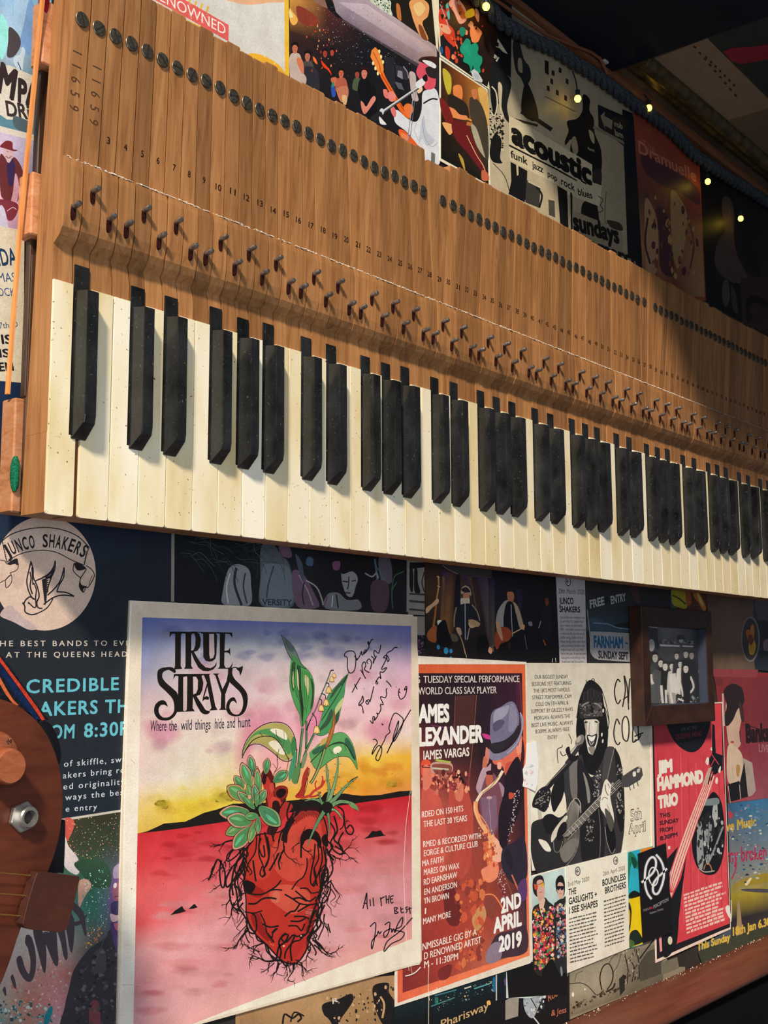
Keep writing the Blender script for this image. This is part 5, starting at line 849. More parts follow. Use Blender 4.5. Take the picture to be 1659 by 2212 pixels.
for k, (t, x1, y0, y1) in enumerate((('THIS', 335, 865, 853), ('SUNDAY', 405, 925, 900), ('FROM', 355, 985, 970), ('8:30PM', 395, 1052, 1015))): a.text('#2a1c28', t, (247+k, y0), (x1, y1), 34, .035)
a.blob('#14171d', '635,720 690,650 750,720 775,850 785,1000 770,1180 720,1310 640,1335 570,1290 525,1180 512,1040 540,900 600,790').blob('#9aa0a4', '560,940 590,900 600,1000 610,1200 590,1300 555,1200').blob('#b0b4b8', '690,760 720,740 725,900 700,940 680,860').blob('#7c8890', '590,760 610,720 720,700 740,740 700,760').blob('#22242a', '620,860 650,820 690,880 700,1000 650,1050 610,980').blob('#787c80', '640,960 660,900 655,1080 640,1120').line('#8c9498', 16, '640,1250 700,1120 760,960 775,940').line('#aaa49a', 10, '570,1280 620,1310 700,1300').line('#c88c50', 7, '610,1290 630,1240 660,1250 680,1300').specks(['#8c9298', '#2a2c32', '#b8bcc0'], '550,900 760,760 770,1180 570,1250', 80, 5, 18, 81, 2)
# bass guitar neck
a.poly('#14171d', '680,90 700,100 710,330 765,350 768,470 700,510 660,440 655,380 680,330').blob('#f2e0d8', '625,405 640,365 655,380 645,430').blob('#f2e0d8', '730,480 745,440 752,450 745,495').blob('#f2e0d8', '705,570 715,530 728,545 722,585').blob('#e8d4cc', '665,300 675,280 680,310').line('#d84450', 7, [(675, 340), (735, 425)], False).line('#d84450', 6, [(700, 380), (650, 470)], False)
a.poly('#f0c8bc', '640,480 700,520 640,700 560,900 470,1150 400,1380 340,1520 325,1420 330,1320 400,1140 480,900 580,650')
for k in range(5): a.line('#d84450', 6, [(648+k*10, 490+k*6), (560+k*12, 700+k*12), (430+k*16, 1040+k*14), (336+k*14, 1330+k*18), (334+k*4, 1480)], True)
a.poly('#c8a89c', '650,455 690,440 640,580 600,600').line('#1c1e24', 9, [(690, 420), (645, 590)], False).line('#1c1e24', 9, [(712, 440), (668, 560)], False)
a.poly('#16191f', '310,1200 400,1100 330,1320 330,1480 345,1530 420,1370 470,1160 430,1480 400,1740 370,1960 280,1990 262,1800 350,1760').blob('#16191f', '240,1560 330,1530 400,1600 395,1850 360,1960 270,1990').ell('#d8d0b4', 333, 1875, 19, 34).ell('#a8a48c', 343, 1780, 10, 14).poly('#f0a0a4', '240,1830 262,1830 268,1960 250,1970').poly('#1c1e24', '390,1900 825,1735 828,1765 390,1935')
a.poly('#f4d8d0', '315,1100 333,1095 335,1120 318,1125')
lorem(a, '#f4c8c0', 445, 1510, 795, 1395, 11, 20, 31, 83, .2, 470); a.blob('#f8ece8', '790,1600 820,1590 835,1700 800,1650').line('#f4e0d8', 7, '835,1540 840,1640 835,1720').build(o)
# 22 black business card
o, a = sheet('business_card', 'black business card with looping white monogram, stuck over the red trio poster', 'card', '1190,205 1468,98 1540,985 1240,1095', 51.6, '#131217', th=.5, crop='f2')
for w_, c_ in ((34, '#4a4c54'), (20, '#e4e8f0')):
    a.line(c_, w_, '1325,655 1285,600 1262,520 1258,420 1272,320 1305,255 1340,238 1366,270 1366,330 1340,390 1290,440 1225,490')
    a.line(c_, w_, '1368,212 1410,260 1440,330 1448,420 1430,510 1395,590 1360,605 1338,570 1345,500 1385,440 1430,400 1478,350')
    a.line(c_, w_*.6, '1318,500 1298,450 1300,390 1325,345 1355,345 1385,380 1392,440 1375,500 1345,525 1322,505')
a.text('#77757c', 'PAIN', (1243, 782), (1296, 765), 26, .02).text('#c83c4c', 'IN', (1302, 760), (1332, 752), 24, .02).text('#8c8a90', 'PERCEPTION', (1345, 752), (1493, 672), 34, .02).text('#8c8a90', 'Mediums | Painting', (1308, 808), (1440, 760), 22, .01)
a.build(o)
# 24 the large heart artwork on card
o, a = sheet('heart_art_board', 'large signed art board of a red heart growing plants over a red sea', 'art board', '281,1297 700,1318 890,1328 897,1334 904,1430 911,2075 906,2084 893,2086 252,2262 262,1800 276,1420', 52.3, '#ddd0bc', th=2.2)
a.grid('282,1299 901,1332 908,2078 256,2254', ['#d8c8b4 #d8c6b0 #d6c4ae', '#e2d8c8 #e2d6c6 #dccdb8', '#e8e2d6 #e6decd #e2d6c2', '#ece6da #e6dfd0 #e6dfcf'], 2)  # paper tone carries shade from the keyboard, darker along the top
a.crop('d3')
a.crop('px')
QP = [(307.5, 1333.5), (888, 1352.5), (890, 2028), (287, 2262)]
def sub(u0, v0, u1, v1):
    f = lambda u, v: tuple((QP[0][m]*(1-u)+QP[1][m]*u)*(1-v)+(QP[3][m]*(1-u)+QP[2][m]*u)*v for m in (0, 1))
    return [f(u0, v0), f(u1, v0), f(u1, v1), f(u0, v1)]
rows = ['#5c68a8 #6a70ae #6870b0 #6c74b0 #7076b0 #747ab8 #6a70b4',
 '#7a86b4 #a2a2b4 #9ea2ac #a4a8b4 #aaa8b4 #a49cb0 #9088b4',
 '#8f92b0 #bcaeb0 #b8a8b0 #c8b4b8 #ccb8bc #c4acb8 #c8a4bc',
 '#c0a8ac #d0bcbc #ccb0b8 #d8c4c4 #dcc8c8 #dcb8c4 #dca8bc',
 '#d8bcb8 #d8c4bc #dcccc4 #e0a8b8 #e4b4bc #e4bcc4 #e8c4c8',
 '#dcc0b8 #dcd0c4 #dcd0bc #e49cb0 #e4b4b8 #e8ccc4 #e8d4cc',
 '#dcc8c0 #dcd4c4 #dcc89c #e8a8a8 #e4b06c #e8c44c #e8b038',
 '#dcc078 #d8c040 #dcc84c #dcb444 #e4a848 #e0a030 #dc9c3c',
 '#dcb850 #d8b434 #e0c444 #e0b850 #dc9844 #e08c40 #d8844c',
 '#c83038 #c42c34 #c42c34 #c82c34 #c42430 #c4202c #bc2028',
 '#d03c40 #c84048 #cc4850 #c83840 #cc3c40 #cc3c44 #c83440',
 '#d45c5c #d86468 #d05c64 #cc4c54 #d46468 #d06468 #c85860',
 '#d04c50 #d87074 #d88c90 #cc6c74 #d8848a #d08088 #cc747c',
 '#dc9c9c #dca0a4 #d8949c #d08088 #d8949c #d4949c #d08890',
 '#d88c90 #d8989c #d48c94 #d08c94 #d8a0a8 #d4969e #d08c96',
 '#dca0a4 #d8a0a4 #d4989c #d894a0 #d4a0a4 #d89aa0 #d49098',
 '#dc9494 #dca0a0 #e0a8a4 #dca4a4 #d8a0a0 #e0a49c #dc9a94']
a.grid([QP[0], QP[1], (889, 1724), (297, 1803)], rows[:9], 3)
a.grid([(297, 1800), (889, 1714), QP[2], QP[3]], rows[9:], 3)
a.softs(['#5a68a8', '#6874b4', '#a8a8bc', '#8088b4'], [(342, 1356), (862, 1374), (862, 1420), (342, 1430)], 34, 10, 34, 101, .6, .26)
a.softs(['#e0a0b8', '#dcc8cc', '#e4a8bc', '#d8ccd0'], [(340, 1450), (858, 1430), (858, 1610), (340, 1640)], 40, 12, 40, 102, .7, .26)
a.soft('#e488a8', '560,1500 600,1530 580,1570 540,1640 520,1690 500,1640 515,1560', .5, .3).soft('#e48cb0', '640,1520 700,1500 720,1560 680,1600 640,1590', .6).soft('#e090b0', '780,1560 860,1540 860,1600 790,1610', .5).soft('#dc98b0', '300,1560 360,1550 400,1590 340,1620', .6)
a.softs(['#e8c838', '#e4b848', '#e8d460', '#dcc03c'], [(335, 1700), (520, 1690), (520, 1735), (335, 1790)], 24, 10, 30, 103, .6, .26)
a.softs(['#f0a028', '#e8c040', '#e08030', '#f0cc50'], [(700, 1655), (862, 1635), (862, 1700), (700, 1708)], 26, 10, 32, 104, .6, .26)
a.softs(['#b81c24', '#d44048', '#a81c24', '#dc5c60'], [(335, 1810), (858, 1735), (858, 1820), (335, 1900)], 46, 12, 40, 105, .35, .26)
a.softs(['#e09498', '#e0b0b0', '#cc5c64', '#d4989c', '#d47880', '#dcaab0'], [(330, 1900), (856, 1850), (856, 2020), (320, 2190)], 80, 16, 60, 106, .28, .26)
# far hills and sea rocks
a.poly('#1b1715', '300,1800 317,1796 335,1788 354,1779 400,1775 440,1756 470,1748 503,1736 560,1735 640,1728 683,1724 744,1714 762,1717 782,1719 822,1717 853,1711 864,1709 889,1708 889,1718 770,1735 683,1747 560,1764 440,1782 400,1788 354,1794')
a.crop('e1').poly('#1b1418', '1365,838 1400,815 1440,768 1470,775 1490,768 1510,763 1535,800 1558,808 1480,820').crop('px').poly('#1b1418', '368,1977 378,1967 386,1962 393,1957 398,1965 402,1968 390,1972').poly('#1b1418', '407,1964 413,1958 420,1952 427,1960 418,1963')
INK = '#1a1412'
rt = random.Random(77)
def root(x, y, ang, L, w, depth=0, col=INK):
    p = [(x, y)]; n = 5
    for i in range(n):
        ang += rt.uniform(-.45, .45); x += math.cos(ang)*L/n; y += math.sin(ang)*L/n; p.append((x, y))
    a.line(col, w, p, True, True)
    if depth < 2:
        for k in (2, 3, 4):
            if rt.random() < .75: root(p[k][0], p[k][1], ang+rt.choice([-1, 1])*rt.uniform(.4, .9), L*rt.uniform(.35, .6), w*.6, depth+1, col)
a.crop('e1')
# heart body
a.blob(INK, '455,800 375,900 338,1150 355,1350 362,1500 432,1650 535,1750 640,1860 720,1908 805,1896 878,1795 918,1655 958,1505 1008,1300 1043,1100 1050,900 1060,780 1028,655 960,580 860,570 760,630 690,735 620,780')
a.blob('#b43026', '465,810 385,905 350,1150 366,1350 374,1500 442,1640 545,1740 645,1848 722,1895 800,1883 866,1788 906,1650 946,1500 996,1300 1030,1100 1038,900 1048,780 1018,665 958,592 862,582 765,640 700,745 625,790')
a.blob('#c4483a', '700,760 800,700 900,640 980,680 1010,780 1000,950 900,1000 850,1150 760,1200 650,1150 560,1000 600,880').blob('#c85240', '600,1250 740,1230 900,1300 880,1420 760,1480 640,1420 560,1340').blob('#c03c30', '480,900 560,880 600,1000 560,1150 450,1180 400,1050').blob('#941e1a', '360,1180 450,1240 520,1290 470,1340 380,1300').blob('#8c1c18', '400,1500 470,1480 520,1600 600,1700 560,1720 450,1620').blob('#a02420', '940,1380 985,1300 960,1500 900,1640 850,1600 900,1480').blob('#b02a24', '640,1660 760,1640 860,1660 840,1780 740,1860 660,1800')
a.blob('#c86450', '600,1290 650,1300 640,1380 580,1370').blob('#b8544c', '880,1440 950,1440 930,1490 870,1490')
for y0, y1 in ((1440, 1455), (1480, 1500), (1525, 1530)): a.line('#6a2420', 5, [(860, y0), (910, y0+10), (955, y1)])
# upper vessels
a.blob('#5c1614', '490,300 510,250 545,225 580,270 610,360 620,420 700,390 720,440 690,520 640,640 600,760 540,700 530,560 520,420').blob('#b8342c', '495,310 520,290 560,330 590,420 600,560 560,600 540,480 510,400').blob('#2a0e10', '500,310 530,240 552,228 540,290 525,370 500,360').blob('#c04034', '580,480 650,500 660,560 620,520 600,600 575,560').blob('#8c2420', '600,420 640,385 700,390 715,440 700,480 660,500 615,480').blob('#1e0c0e', '618,440 650,410 695,415 700,450 660,490 625,475').blob('#a83028', '640,560 700,520 760,560 700,640 640,700')
a.blob('#2c1012', '590,520 640,520 650,600 610,660 585,600').blob('#c44a3c', '560,380 590,360 600,420 575,440')
a.blob('#a82c26', '880,225 895,240 880,330 865,420 850,480 800,490 780,470 830,410 860,300').line('#b83a30', 22, '830,490 900,470 940,430 1000,390 1030,340').line('#b83a30', 12, '960,420 950,370 965,340').line('#b83a30', 12, '1000,390 1015,330 1010,300').line('#a83028', 14, '900,480 960,470 1000,440').line(INK, 4, '880,228 850,350 800,470').line(INK, 4, '895,245 880,380 850,480')
# arch and dark mouths
a.blob('#2a0f10', '660,840 690,740 740,650 820,585 920,565 1000,580 1010,640 960,600 880,610 810,650 760,710 720,790 710,870 680,860')
for k in range(16): a.line(INK, 4, [(700+k*19, 690-k*7 if k < 9 else 627-(k-9)*2), (715+k*20, 740-k*6 if k < 9 else 680)], False)
a.blob('#8c2824', '760,640 840,600 940,600 990,640 940,630 860,640 800,690').blob('#1e0c0e', '822,860 835,800 880,755 940,760 985,800 1005,870 990,920 960,860 920,840 870,850 840,900').blob('#1e0c0e', '1005,830 1040,795 1058,830 1060,900 1020,890').blob('#c44438', '800,700 900,650 980,680 1000,760 920,740 850,760 810,830 780,800')
for k in range(10): a.line(INK, 3.5, [(820+k*4, 870-k*12), (800+k*8, 850-k*14)], False)
a.blob('#3a1414', '560,720 640,700 600,800 540,790').blob('#1a0c0e', '345,1190 420,1210 440,1250 400,1310 350,1290 335,1230')
# roots and veins
for (x, y, g, L, w) in ((250, 850, 2.7, 190, 13), (260, 920, 2.5, 230, 13), (110, 1020, 2.2, 190, 10), (150, 1220, 1.9, 90, 8), (230, 1330, 1.9, 170, 11), (260, 1380, 1.6, 220, 10), (380, 1610, 2.4, 220, 16), (520, 1720, 2.6, 170, 13), (480, 1800, 2.9, 110, 9),
    (620, 1870, 2.5, 260, 15), (640, 1890, 1.8, 190, 12), (770, 1890, 1.5, 200, 13), (790, 1900, .7, 150, 10), (930, 1700, .9, 240, 14), (940, 1740, .5, 190, 11), (910, 1760, 1.7, 190, 11), (1030, 1480, 1.3, 170, 11), (1080, 1200, 1.2, 180, 10),
    (1100, 980, 1.0, 150, 10), (1120, 900, .8, 190, 11), (1180, 960, -.9, 170, 9), (1160, 760, -.6, 120, 9), (680, 860, 1.9, 230, 10), (640, 840, 2.0, 180, 9), (690, 900, 1.6, 150, 8), (830, 880, 1.5, 150, 10), (820, 870, 2.6, 100, 8)):
    root(x, y, g, L, w*1.35)
for p in ('450,820 440,950 380,1050 345,1200 350,1290', '480,800 470,960 500,1050 520,1120 500,1160 480,1130 500,1070', '520,780 545,900 555,1000 530,1060', '420,850 330,960 270,1060 240,1200 250,1320', '360,860 300,960 210,1030 200,980 260,920 310,940 300,1010 240,1080', '330,900 340,1000 300,1100 260,1180 200,1250 190,1180 240,1080',
    '150,1020 135,1120 150,1240 175,1240 180,1120 140,1030 110,1020 80,1100 40,1190', '420,1020 430,1100 445,1200', '490,830 470,900 495,980 520,980 510,890', '540,820 560,930 545,1040 510,1100 525,1140 495,1165', '300,1130 290,1220 320,1300 350,1300', '240,1200 220,1300 240,1400 280,1440 330,1460', '260,1180 280,1300 300,1420 350,1500 380,1560',
    '350,1290 420,1310 500,1310 560,1280 620,1240 660,1190', '560,1280 610,1270 670,1275', '380,1390 440,1390 500,1350 560,1340 620,1350', '350,1460 430,1470 500,1450', '400,1470 440,1500 450,1600 430,1640', '480,1470 520,1550 540,1640 600,1720', '500,1560 560,1590 640,1580', '540,1640 580,1680 590,1640 630,1600',
    '370,1500 370,1600 400,1640 440,1640 400,1600 385,1560', '440,1640 460,1700 520,1730 540,1800 600,1850 640,1880', '540,1740 560,1810 600,1870 660,1880 700,1920 720,1880', '640,1880 660,1800 640,1720 680,1660 720,1660 690,1720 640,1760 620,1860', '700,1640 660,1680 700,1720 760,1660 800,1670 860,1650', '780,1660 740,1760 750,1880', '860,1650 820,1700 760,1720 700,1800 690,1860',
    '690,1310 760,1350 820,1390 900,1400 960,1390', '760,1350 820,1340 880,1370', '820,1390 780,1450 740,1460 690,1500', '900,1400 850,1430 800,1460', '780,1280 840,1330 900,1370 960,1330', '820,1260 880,1260 920,1300 980,1290', '770,1500 850,1500 900,1520', '740,1540 820,1540 870,1510', '720,1580 790,1580 830,1620 850,1590 860,1560',
    '880,1000 880,1080 850,1160 800,1200 750,1270', '950,880 940,1000 920,1100 910,1200 940,1240 960,1180 940,1080', '970,880 980,1000 940,1100 960,1200 970,1240', '1000,900 1010,1020 970,1150 930,1230', '1020,900 1040,1050 1010,1150 1000,1280 950,1370', '1040,1080 1060,1140 1040,1200 1010,1180 1020,1120', '1050,920 1080,1000 1100,1100 1060,1180 1010,1250 980,1350 1000,1400 960,1480 980,1540',
    '1080,1220 1075,1300 1030,1380 1010,1360 1060,1280 1050,1230 1090,1190', '1010,1370 1000,1460 960,1540 970,1600 930,1640 900,1700', '1030,1400 990,1500 1000,1560 960,1620 920,1650', '960,1440 920,1520 880,1640 820,1680', '970,1380 940,1440 900,1560', '1060,1560 1080,1640', '1140,560 1190,600 1200,700 1220,780 1260,800 1278,760 1250,720 1220,750', '1110,640 1140,760 1110,840 1170,900 1190,960', '1080,700 1120,780 1080,880 1140,960 1210,960', '1190,780 1150,860 1180,940', '1060,860 1100,900 1070,960 1110,1020',
    '700,500 640,600 650,700 600,800 590,860', '740,520 710,620 720,700 660,790 640,870', '770,530 760,620 700,720 680,840', '800,530 830,580 880,600', '790,520 810,600 780,640', '820,500 880,530 940,560', '780,540 790,620 730,700 700,800', '620,700 580,780 600,860', '640,960 600,1040 560,1110', '690,920 640,1020 650,1100', '830,880 830,1000', '580,1640 620,1600'):
    a.line(INK, rt.uniform(11, 16), p, True)
for k in range(46):      # the tangle hugging both flanks of the heart
    t = rt.random(); left = k % 2
    x, y = (350-60*math.sin(t*2.6)+t*70, 860+t*820) if left else (1060+30*math.sin(t*3)-t*150, 880+t*800)
    P_ = [(x, y)]
    for q in range(5): x += rt.uniform(-46, 34 if left else 46); y += rt.uniform(20, 60); P_.append((x, y))
    a.line(INK, rt.uniform(8, 14), P_, True, rt.random() < .5)
for k in range(12):
    x = 560+rt.uniform(0, 320); root(x, 1880+rt.uniform(-20, 20), rt.uniform(.9, 2.3), rt.uniform(70, 150), 10)
a.ell('#e8c8a0', 683, 1752, 10, 7).ell('#d8b080', 830, 1665, 7, 6).specks(['#d8a05c', '#c87848'], '550,1710 610,1720 600,1750 560,1740', 12, 2, 6, 4)
# succulent on the left
def petal(tip, base, w, c='#4f8a4c', c2='#7ab078', back='#c88c5c'):
    (x1, y1), (x0, y0) = tip, base; dx, dy = x1-x0, y1-y0; L = math.hypot(dx, dy); nx, ny = -dy/L, dx/L
    def shp(k, s=1.0, e=1.0): return [(x0+dx*t*e+nx*w*q*k*s, y0+dy*t*e+ny*w*q*k*s) for t, q in ((0, .3), (.3, .85), (.6, 1), (.85, .62), (1.0, 0), (.85, -.62), (.6, -1), (.3, -.85), (0, -.3))]
    a.blob(INK, shp(1.0+5/w, 1, 1.03)); a.blob(back, shp(1.0)); a.blob(c, shp(.82, 1, .93)); a.blob(c2, [(x0+dx*t+nx*w*q*.45, y0+dy*t+ny*w*q*.45) for t, q in ((.3, .2), (.55, .9), (.8, .5), (.85, 0), (.6, -.1))])
    a.line('#2c4a2c', 3, [(x0+dx*.2, y0+dy*.2), (x0+dx*.5+nx*w*.2, y0+dy*.5+ny*w*.2)], False)
for tip, base, w in (((395, 125), (420, 300), 34), ((455, 220), (450, 380), 24), ((545, 150), (530, 280), 30), ((262, 300), (340, 400), 34), ((325, 190), (400, 400), 44), ((715, 262), (600, 350), 42), ((203, 390), (370, 500), 62), ((135, 620), (380, 610), 62), ((190, 800), (340, 720), 44), ((252, 925), (400, 740), 60), ((200, 660), (400, 700), 62), ((390, 870), (440, 690), 32), ((465, 795), (465, 650), 24), ((650, 725), (480, 570), 66), ((455, 240), (470, 470), 30),
    ((290, 435), (420, 560), 34), ((530, 415), (470, 540), 32), ((375, 375), (410, 520), 28), ((430, 375), (450, 540), 30), ((350, 650), (460, 640), 34), ((345, 480), (430, 580), 26), ((455, 440), (450, 560), 20)):
    petal(tip, base, w, rt.choice(['#4c8450', '#568c50', '#447c58']), rt.choice(['#6cac74', '#88a870', '#5cb888']), rt.choice(['#b8885c', '#8c9c64', '#c8907c']))
a.ell('#d8a08c', 390, 480, 14, 18)
# aloe on the right
def spike(p, w, c='#5c8c5c'):
    a.line(INK, w+9, p, True, True); a.line(c, w, p, True, True); q = catmull(pts(p), 3, False)
    for i in range(1, len(q)-1, 2): a.line(INK, 3, [(q[i][0]-w*.5, q[i][1]), (q[i][0]-w*.8, q[i][1]-8)], False); a.line(INK, 3, [(q[i][0]+w*.5, q[i][1]), (q[i][0]+w*.8, q[i][1]-8)], False)
a.blob(INK, '980,540 1040,440 1100,470 1120,540 1080,620 1040,640 1000,600')
for p, w in (('1050,540 1070,420 1050,300 1042,195', 28), ('1060,540 1100,420 1140,260 1138,105', 34), ('1070,545 1150,460 1220,380 1312,310', 36), ('1080,560 1160,520 1250,530 1300,560 1320,605', 36), ('1030,550 980,510 920,500 862,515', 30), ('1040,580 980,680 930,780 880,905', 36), ('1080,580 1130,600 1170,650 1180,672', 22), ('1055,600 1070,700 1068,820', 24), ('1010,540 985,470 975,430', 20)):
    spike(p, w, rt.choice(['#6c9468', '#7ca070', '#5c8860']))
a.blob(INK, '1000,560 1050,520 1100,550 1080,600 1040,620').blob('#6c8c5c', '1240,540 1290,550 1310,590 1260,570')
# lily leaves and flowers
a.crop('d4')
def leaf(o_, c, hl, dk, mid): a.line(INK, 7, o_+' '+o_.split()[0], True); a.blob(c, o_); [a.blob(dk, q) for q in dk_list(dk, mid[1])]; [a.blob(hl, q) for q in mid[0]]
def dk_list(_, l): return l
leaf('845,800 812,900 800,1000 780,1100 760,1180 735,1290 690,1360 640,1420 560,1460 500,1440 530,1360 560,1260 590,1130 640,1020 720,930 790,850', '#47905a', '#b8c088', '#35523c', (['790,1060 770,1150 720,1220 690,1260 700,1180 740,1110'], ['840,810 800,900 740,960 680,1040 640,1080 700,960 780,870', '680,1230 640,1330 560,1400 530,1400 600,1300 660,1180', '740,1190 735,1290 700,1330 710,1240'])); a.line(INK, 7, '830,820 740,1010 640,1170 560,1300')
leaf('240,655 228,780 225,930 250,1050 290,1160 330,1240 350,1370 410,1260 460,1170 478,1050 480,920 450,820 400,755 340,720 290,690', '#4c9450', '#c8c498', '#2c4c30', (['380,820 420,850 430,930 420,1040 400,960 380,900', '300,760 320,840 320,980 300,900', '260,780 268,900 262,960 250,860'], ['245,700 285,700 275,820 262,1000 240,900', '300,720 340,740 345,960 370,1180 350,1300 320,1000', '440,850 476,930 470,1120 440,1180 460,1000']))
for k in range(9): a.line(INK, 3.5, [(250+k*22, 720+k*10), (262+k*20, 900+k*18), (300+k*12, 1060+k*20)])
a.line(INK, 7, '300,720 330,900 355,1150 360,1360'); a.line(INK, 7, '135,395 180,440 260,520 300,600 345,700 400,755 330,725 240,650 190,560 160,470 135,395'); a.blob('#5c7466', '138,400 180,442 260,522 298,600 342,700 380,745 300,700 242,645 195,560 162,470').blob('#3f7c48', '245,620 300,640 345,705 395,752 320,720 250,660').blob('#4c5c60', '170,450 220,490 270,540 250,580 200,540')
a.crop('px')
a.line(INK, 1.6, '523,1638 524,1622 533,1598 551,1577 575,1563 600,1560 621,1567 636,1590 640,1620 634,1636 622,1645 607,1641 590,1626 570,1612 555,1607 540,1610 528,1625 523,1638').blob('#a8a05c', '524,1636 525,1622 534,1599 552,1578 575,1565 600,1562 620,1569 634,1591 638,1620 632,1634 622,1643 607,1639 590,1624 570,1610 555,1605 540,1608 528,1622').blob('#4f8a50', '526,1622 545,1592 570,1586 600,1600 622,1630 630,1612 615,1585 585,1574 555,1580 535,1600').blob('#e8e0cc', '583,1577 600,1574 616,1582 620,1598 604,1592').blob('#e4dcc4', '580,1606 595,1600 612,1616 614,1630 600,1626').blob('#3c7c48', '634,1590 640,1612 632,1634 628,1610').line(INK, 1.8, '524,1632 545,1600 575,1590 600,1600 624,1642').line('#2c3c24', 1.2, '560,1582 568,1590 574,1590').line('#2c3c24', 1.2, '596,1576 598,1590 608,1604')
a.crop('d4')
leaf('430,1640 520,1560 600,1490 700,1440 760,1425 820,1450 880,1540 910,1640 925,1740 935,1815 900,1750 850,1690 780,1675 700,1690 620,1740 560,1790 520,1815 480,1790 452,1730', '#5c9c5c', '#ece4cc', '#35604a', (['690,1590 740,1570 770,1600 740,1640 700,1650 680,1620'], ['460,1620 560,1560 620,1560 560,1620 480,1660', '820,1480 880,1560 920,1700 880,1690 840,1600 800,1540', '640,1560 740,1520 800,1540 720,1550']))
a.line(INK, 8, '440,1740 540,1640 620,1580 720,1530 800,1550 860,1620 910,1720').blob('#c8a05c', '560,1500 620,1480 600,1530 540,1570').line('#2c3c24', 4, '640,1600 670,1650').line('#2c3c24', 4, '800,1560 815,1620')
a.line(INK, 26, '360,1380 345,1500 330,1640 310,1800 290,1950').line('#55905a', 15, '362,1380 347,1500 332,1640 312,1800 292,1950').line(INK, 22, '400,1300 400,1450 395,1600').line('#4c8450', 12, '402,1300 402,1450 397,1600').line(INK, 30, '590,1600 540,1760 480,1900 440,1960').line('#8c9c60', 18, '592,1600 542,1760 482,1900 442,1960').line(INK, 22, '480,1440 430,1540 370,1680 340,1800').line('#4c8858', 13, '482,1440 432,1540 372,1680 342,1800').blob('#3f8c68', '295,1620 285,1760 240,1900 215,1940 210,1860 240,1720').line(INK, 5, '300,1600 290,1760 240,1900').blob('#55804c', '330,1740 330,1850 300,1960 250,1950 240,1880 280,1800').line(INK, 5, '335,1740 330,1850 300,1960').blob('#7a8a68', '410,1640 380,1760 355,1800 350,1700').blob('#b06a34', '690,1185 705,1290 690,1400 660,1500 610,1600 600,1570 625,1480 640,1400 670,1360').line(INK, 4, '690,1175 700,1290 688,1400 655,1500 600,1610').line(INK, 4, '690,1180 665,1370 625,1480 600,1600')
a.line(INK, 11, '685,770 655,775 635,830 600,920 540,1060 500,1170 440,1290 400,1400').line('#5c7a5c', 6, '655,780 600,920 540,1060 500,1170 440,1290')
for x0, y0, x1, y1 in ((600, 905, 632, 945), (550, 1015, 600, 1075), (530, 1070, 553, 1140), (455, 1220, 505, 1365)): a.line(INK, 8, [(x0, y0), ((x0+x1)/2+18, (y0+y1)/2-16), (x1, y1)])
for x, y, s_ in ((688, 828, .7), (664, 868, .8), (632, 982, 1), (605, 1115, 1), (553, 1172, 1), (505, 1402, 1.15)):
    b = [(x-12*s_, y-36*s_), (x+12*s_, y-36*s_), (x+26*s_, y-6*s_), (x+30*s_, y+30*s_), (x+14*s_, y+24*s_), (x, y+34*s_), (x-14*s_, y+24*s_), (x-28*s_, y+28*s_), (x-24*s_, y-6*s_)]
    a.poly(INK, [(x+(u-x)*1.16, y+(v-y)*1.14) for u, v in b]); a.poly('#e0b468', b); a.poly('#f0d8a0', [(x+(u-x)*.5-3, y+(v-y)*.6) for u, v in b]); a.line(INK, 3, [(x-4, y-10*s_), (x-6, y+22*s_)], False)
a.line('#a87860', 3, '545,1210 520,1360').blob('#a83028', '400,1800 425,1810 400,1900 370,1990 345,1990 360,1880').line(INK, 5, '425,1800 430,1840 380,1990').line(INK, 6, '110,1600 90,1700 95,1780 60,1850 50,1900').line(INK, 4, '80,1640 95,1720').line(INK, 4, '40,1750 80,1800').line(INK, 4, '130,1790 70,1840').line(INK, 3.5, '160,1410 165,1500 150,1580').line(INK, 5, '215,1690 195,1800 180,1860').line(INK, 10, '610,1760 630,1860 620,1950').line('#6c9468', 7, '612,1770 630,1860 622,1950').line(INK, 12, '725,1640 735,1760 710,1850 690,1950').line('#7ca070', 8, '725,1650 735,1760 710,1850 690,1950').line(INK, 7, '940,1890 880,1920 850,1950')
# hand-lettered title
a.crop('d3'); K = '#17120f'
a.poly(K, '455,385 1145,395 1150,405 1150,462 1140,440 1120,415 1070,408 1062,600 1085,600 1110,590 1125,560 1128,660 1115,630 1090,618 1062,620 1060,760 1075,790 1115,790 1140,760 1155,725 1150,770 1130,800 980,802 1000,790 1008,770 1010,410 970,405 980,430 972,640 960,690 930,715 895,722 850,712 825,670 822,410 800,405 795,410 800,398 690,396')
a.poly('#b9a2a8', '875,412 945,412 950,640 935,680 905,690 885,670').poly(K, '868,410 890,408 892,650 900,675 880,690')
a.poly(K, '450,387 700,388 700,410 690,420 690,770 710,802 610,802 625,770 626,410 590,404 575,420 572,770 590,802 480,812 500,795 508,770 510,412 480,408 462,425 446,452')
a.poly(K, '685,385 740,386 780,410 798,470 790,550 760,600 720,612 760,680 800,740 850,785 905,795 950,770 975,722 970,770 935,810 880,830 820,825 770,790 720,700 688,615 690,600 715,590 735,540 738,460 725,410 690,405')
a.line(K, 34, '495,840 500,825 465,800 400,805 345,850 340,920 390,990 460,1050 510,1120 525,1200 505,1300 450,1355 390,1365 330,1350 292,1290 300,1215 345,1175')
a.blob(K, '318,820 370,790 430,790 480,810 500,850 470,830 420,810 380,830 365,890 400,950 480,1020 540,1090 545,1240 530,1290 490,1340 500,1240 480,1140 400,1050 330,980 310,900').blob(K, '276,1260 300,1190 350,1155 400,1165 427,1225 390,1205 350,1210 325,1250 335,1310 380,1350 420,1360 370,1380 310,1340')
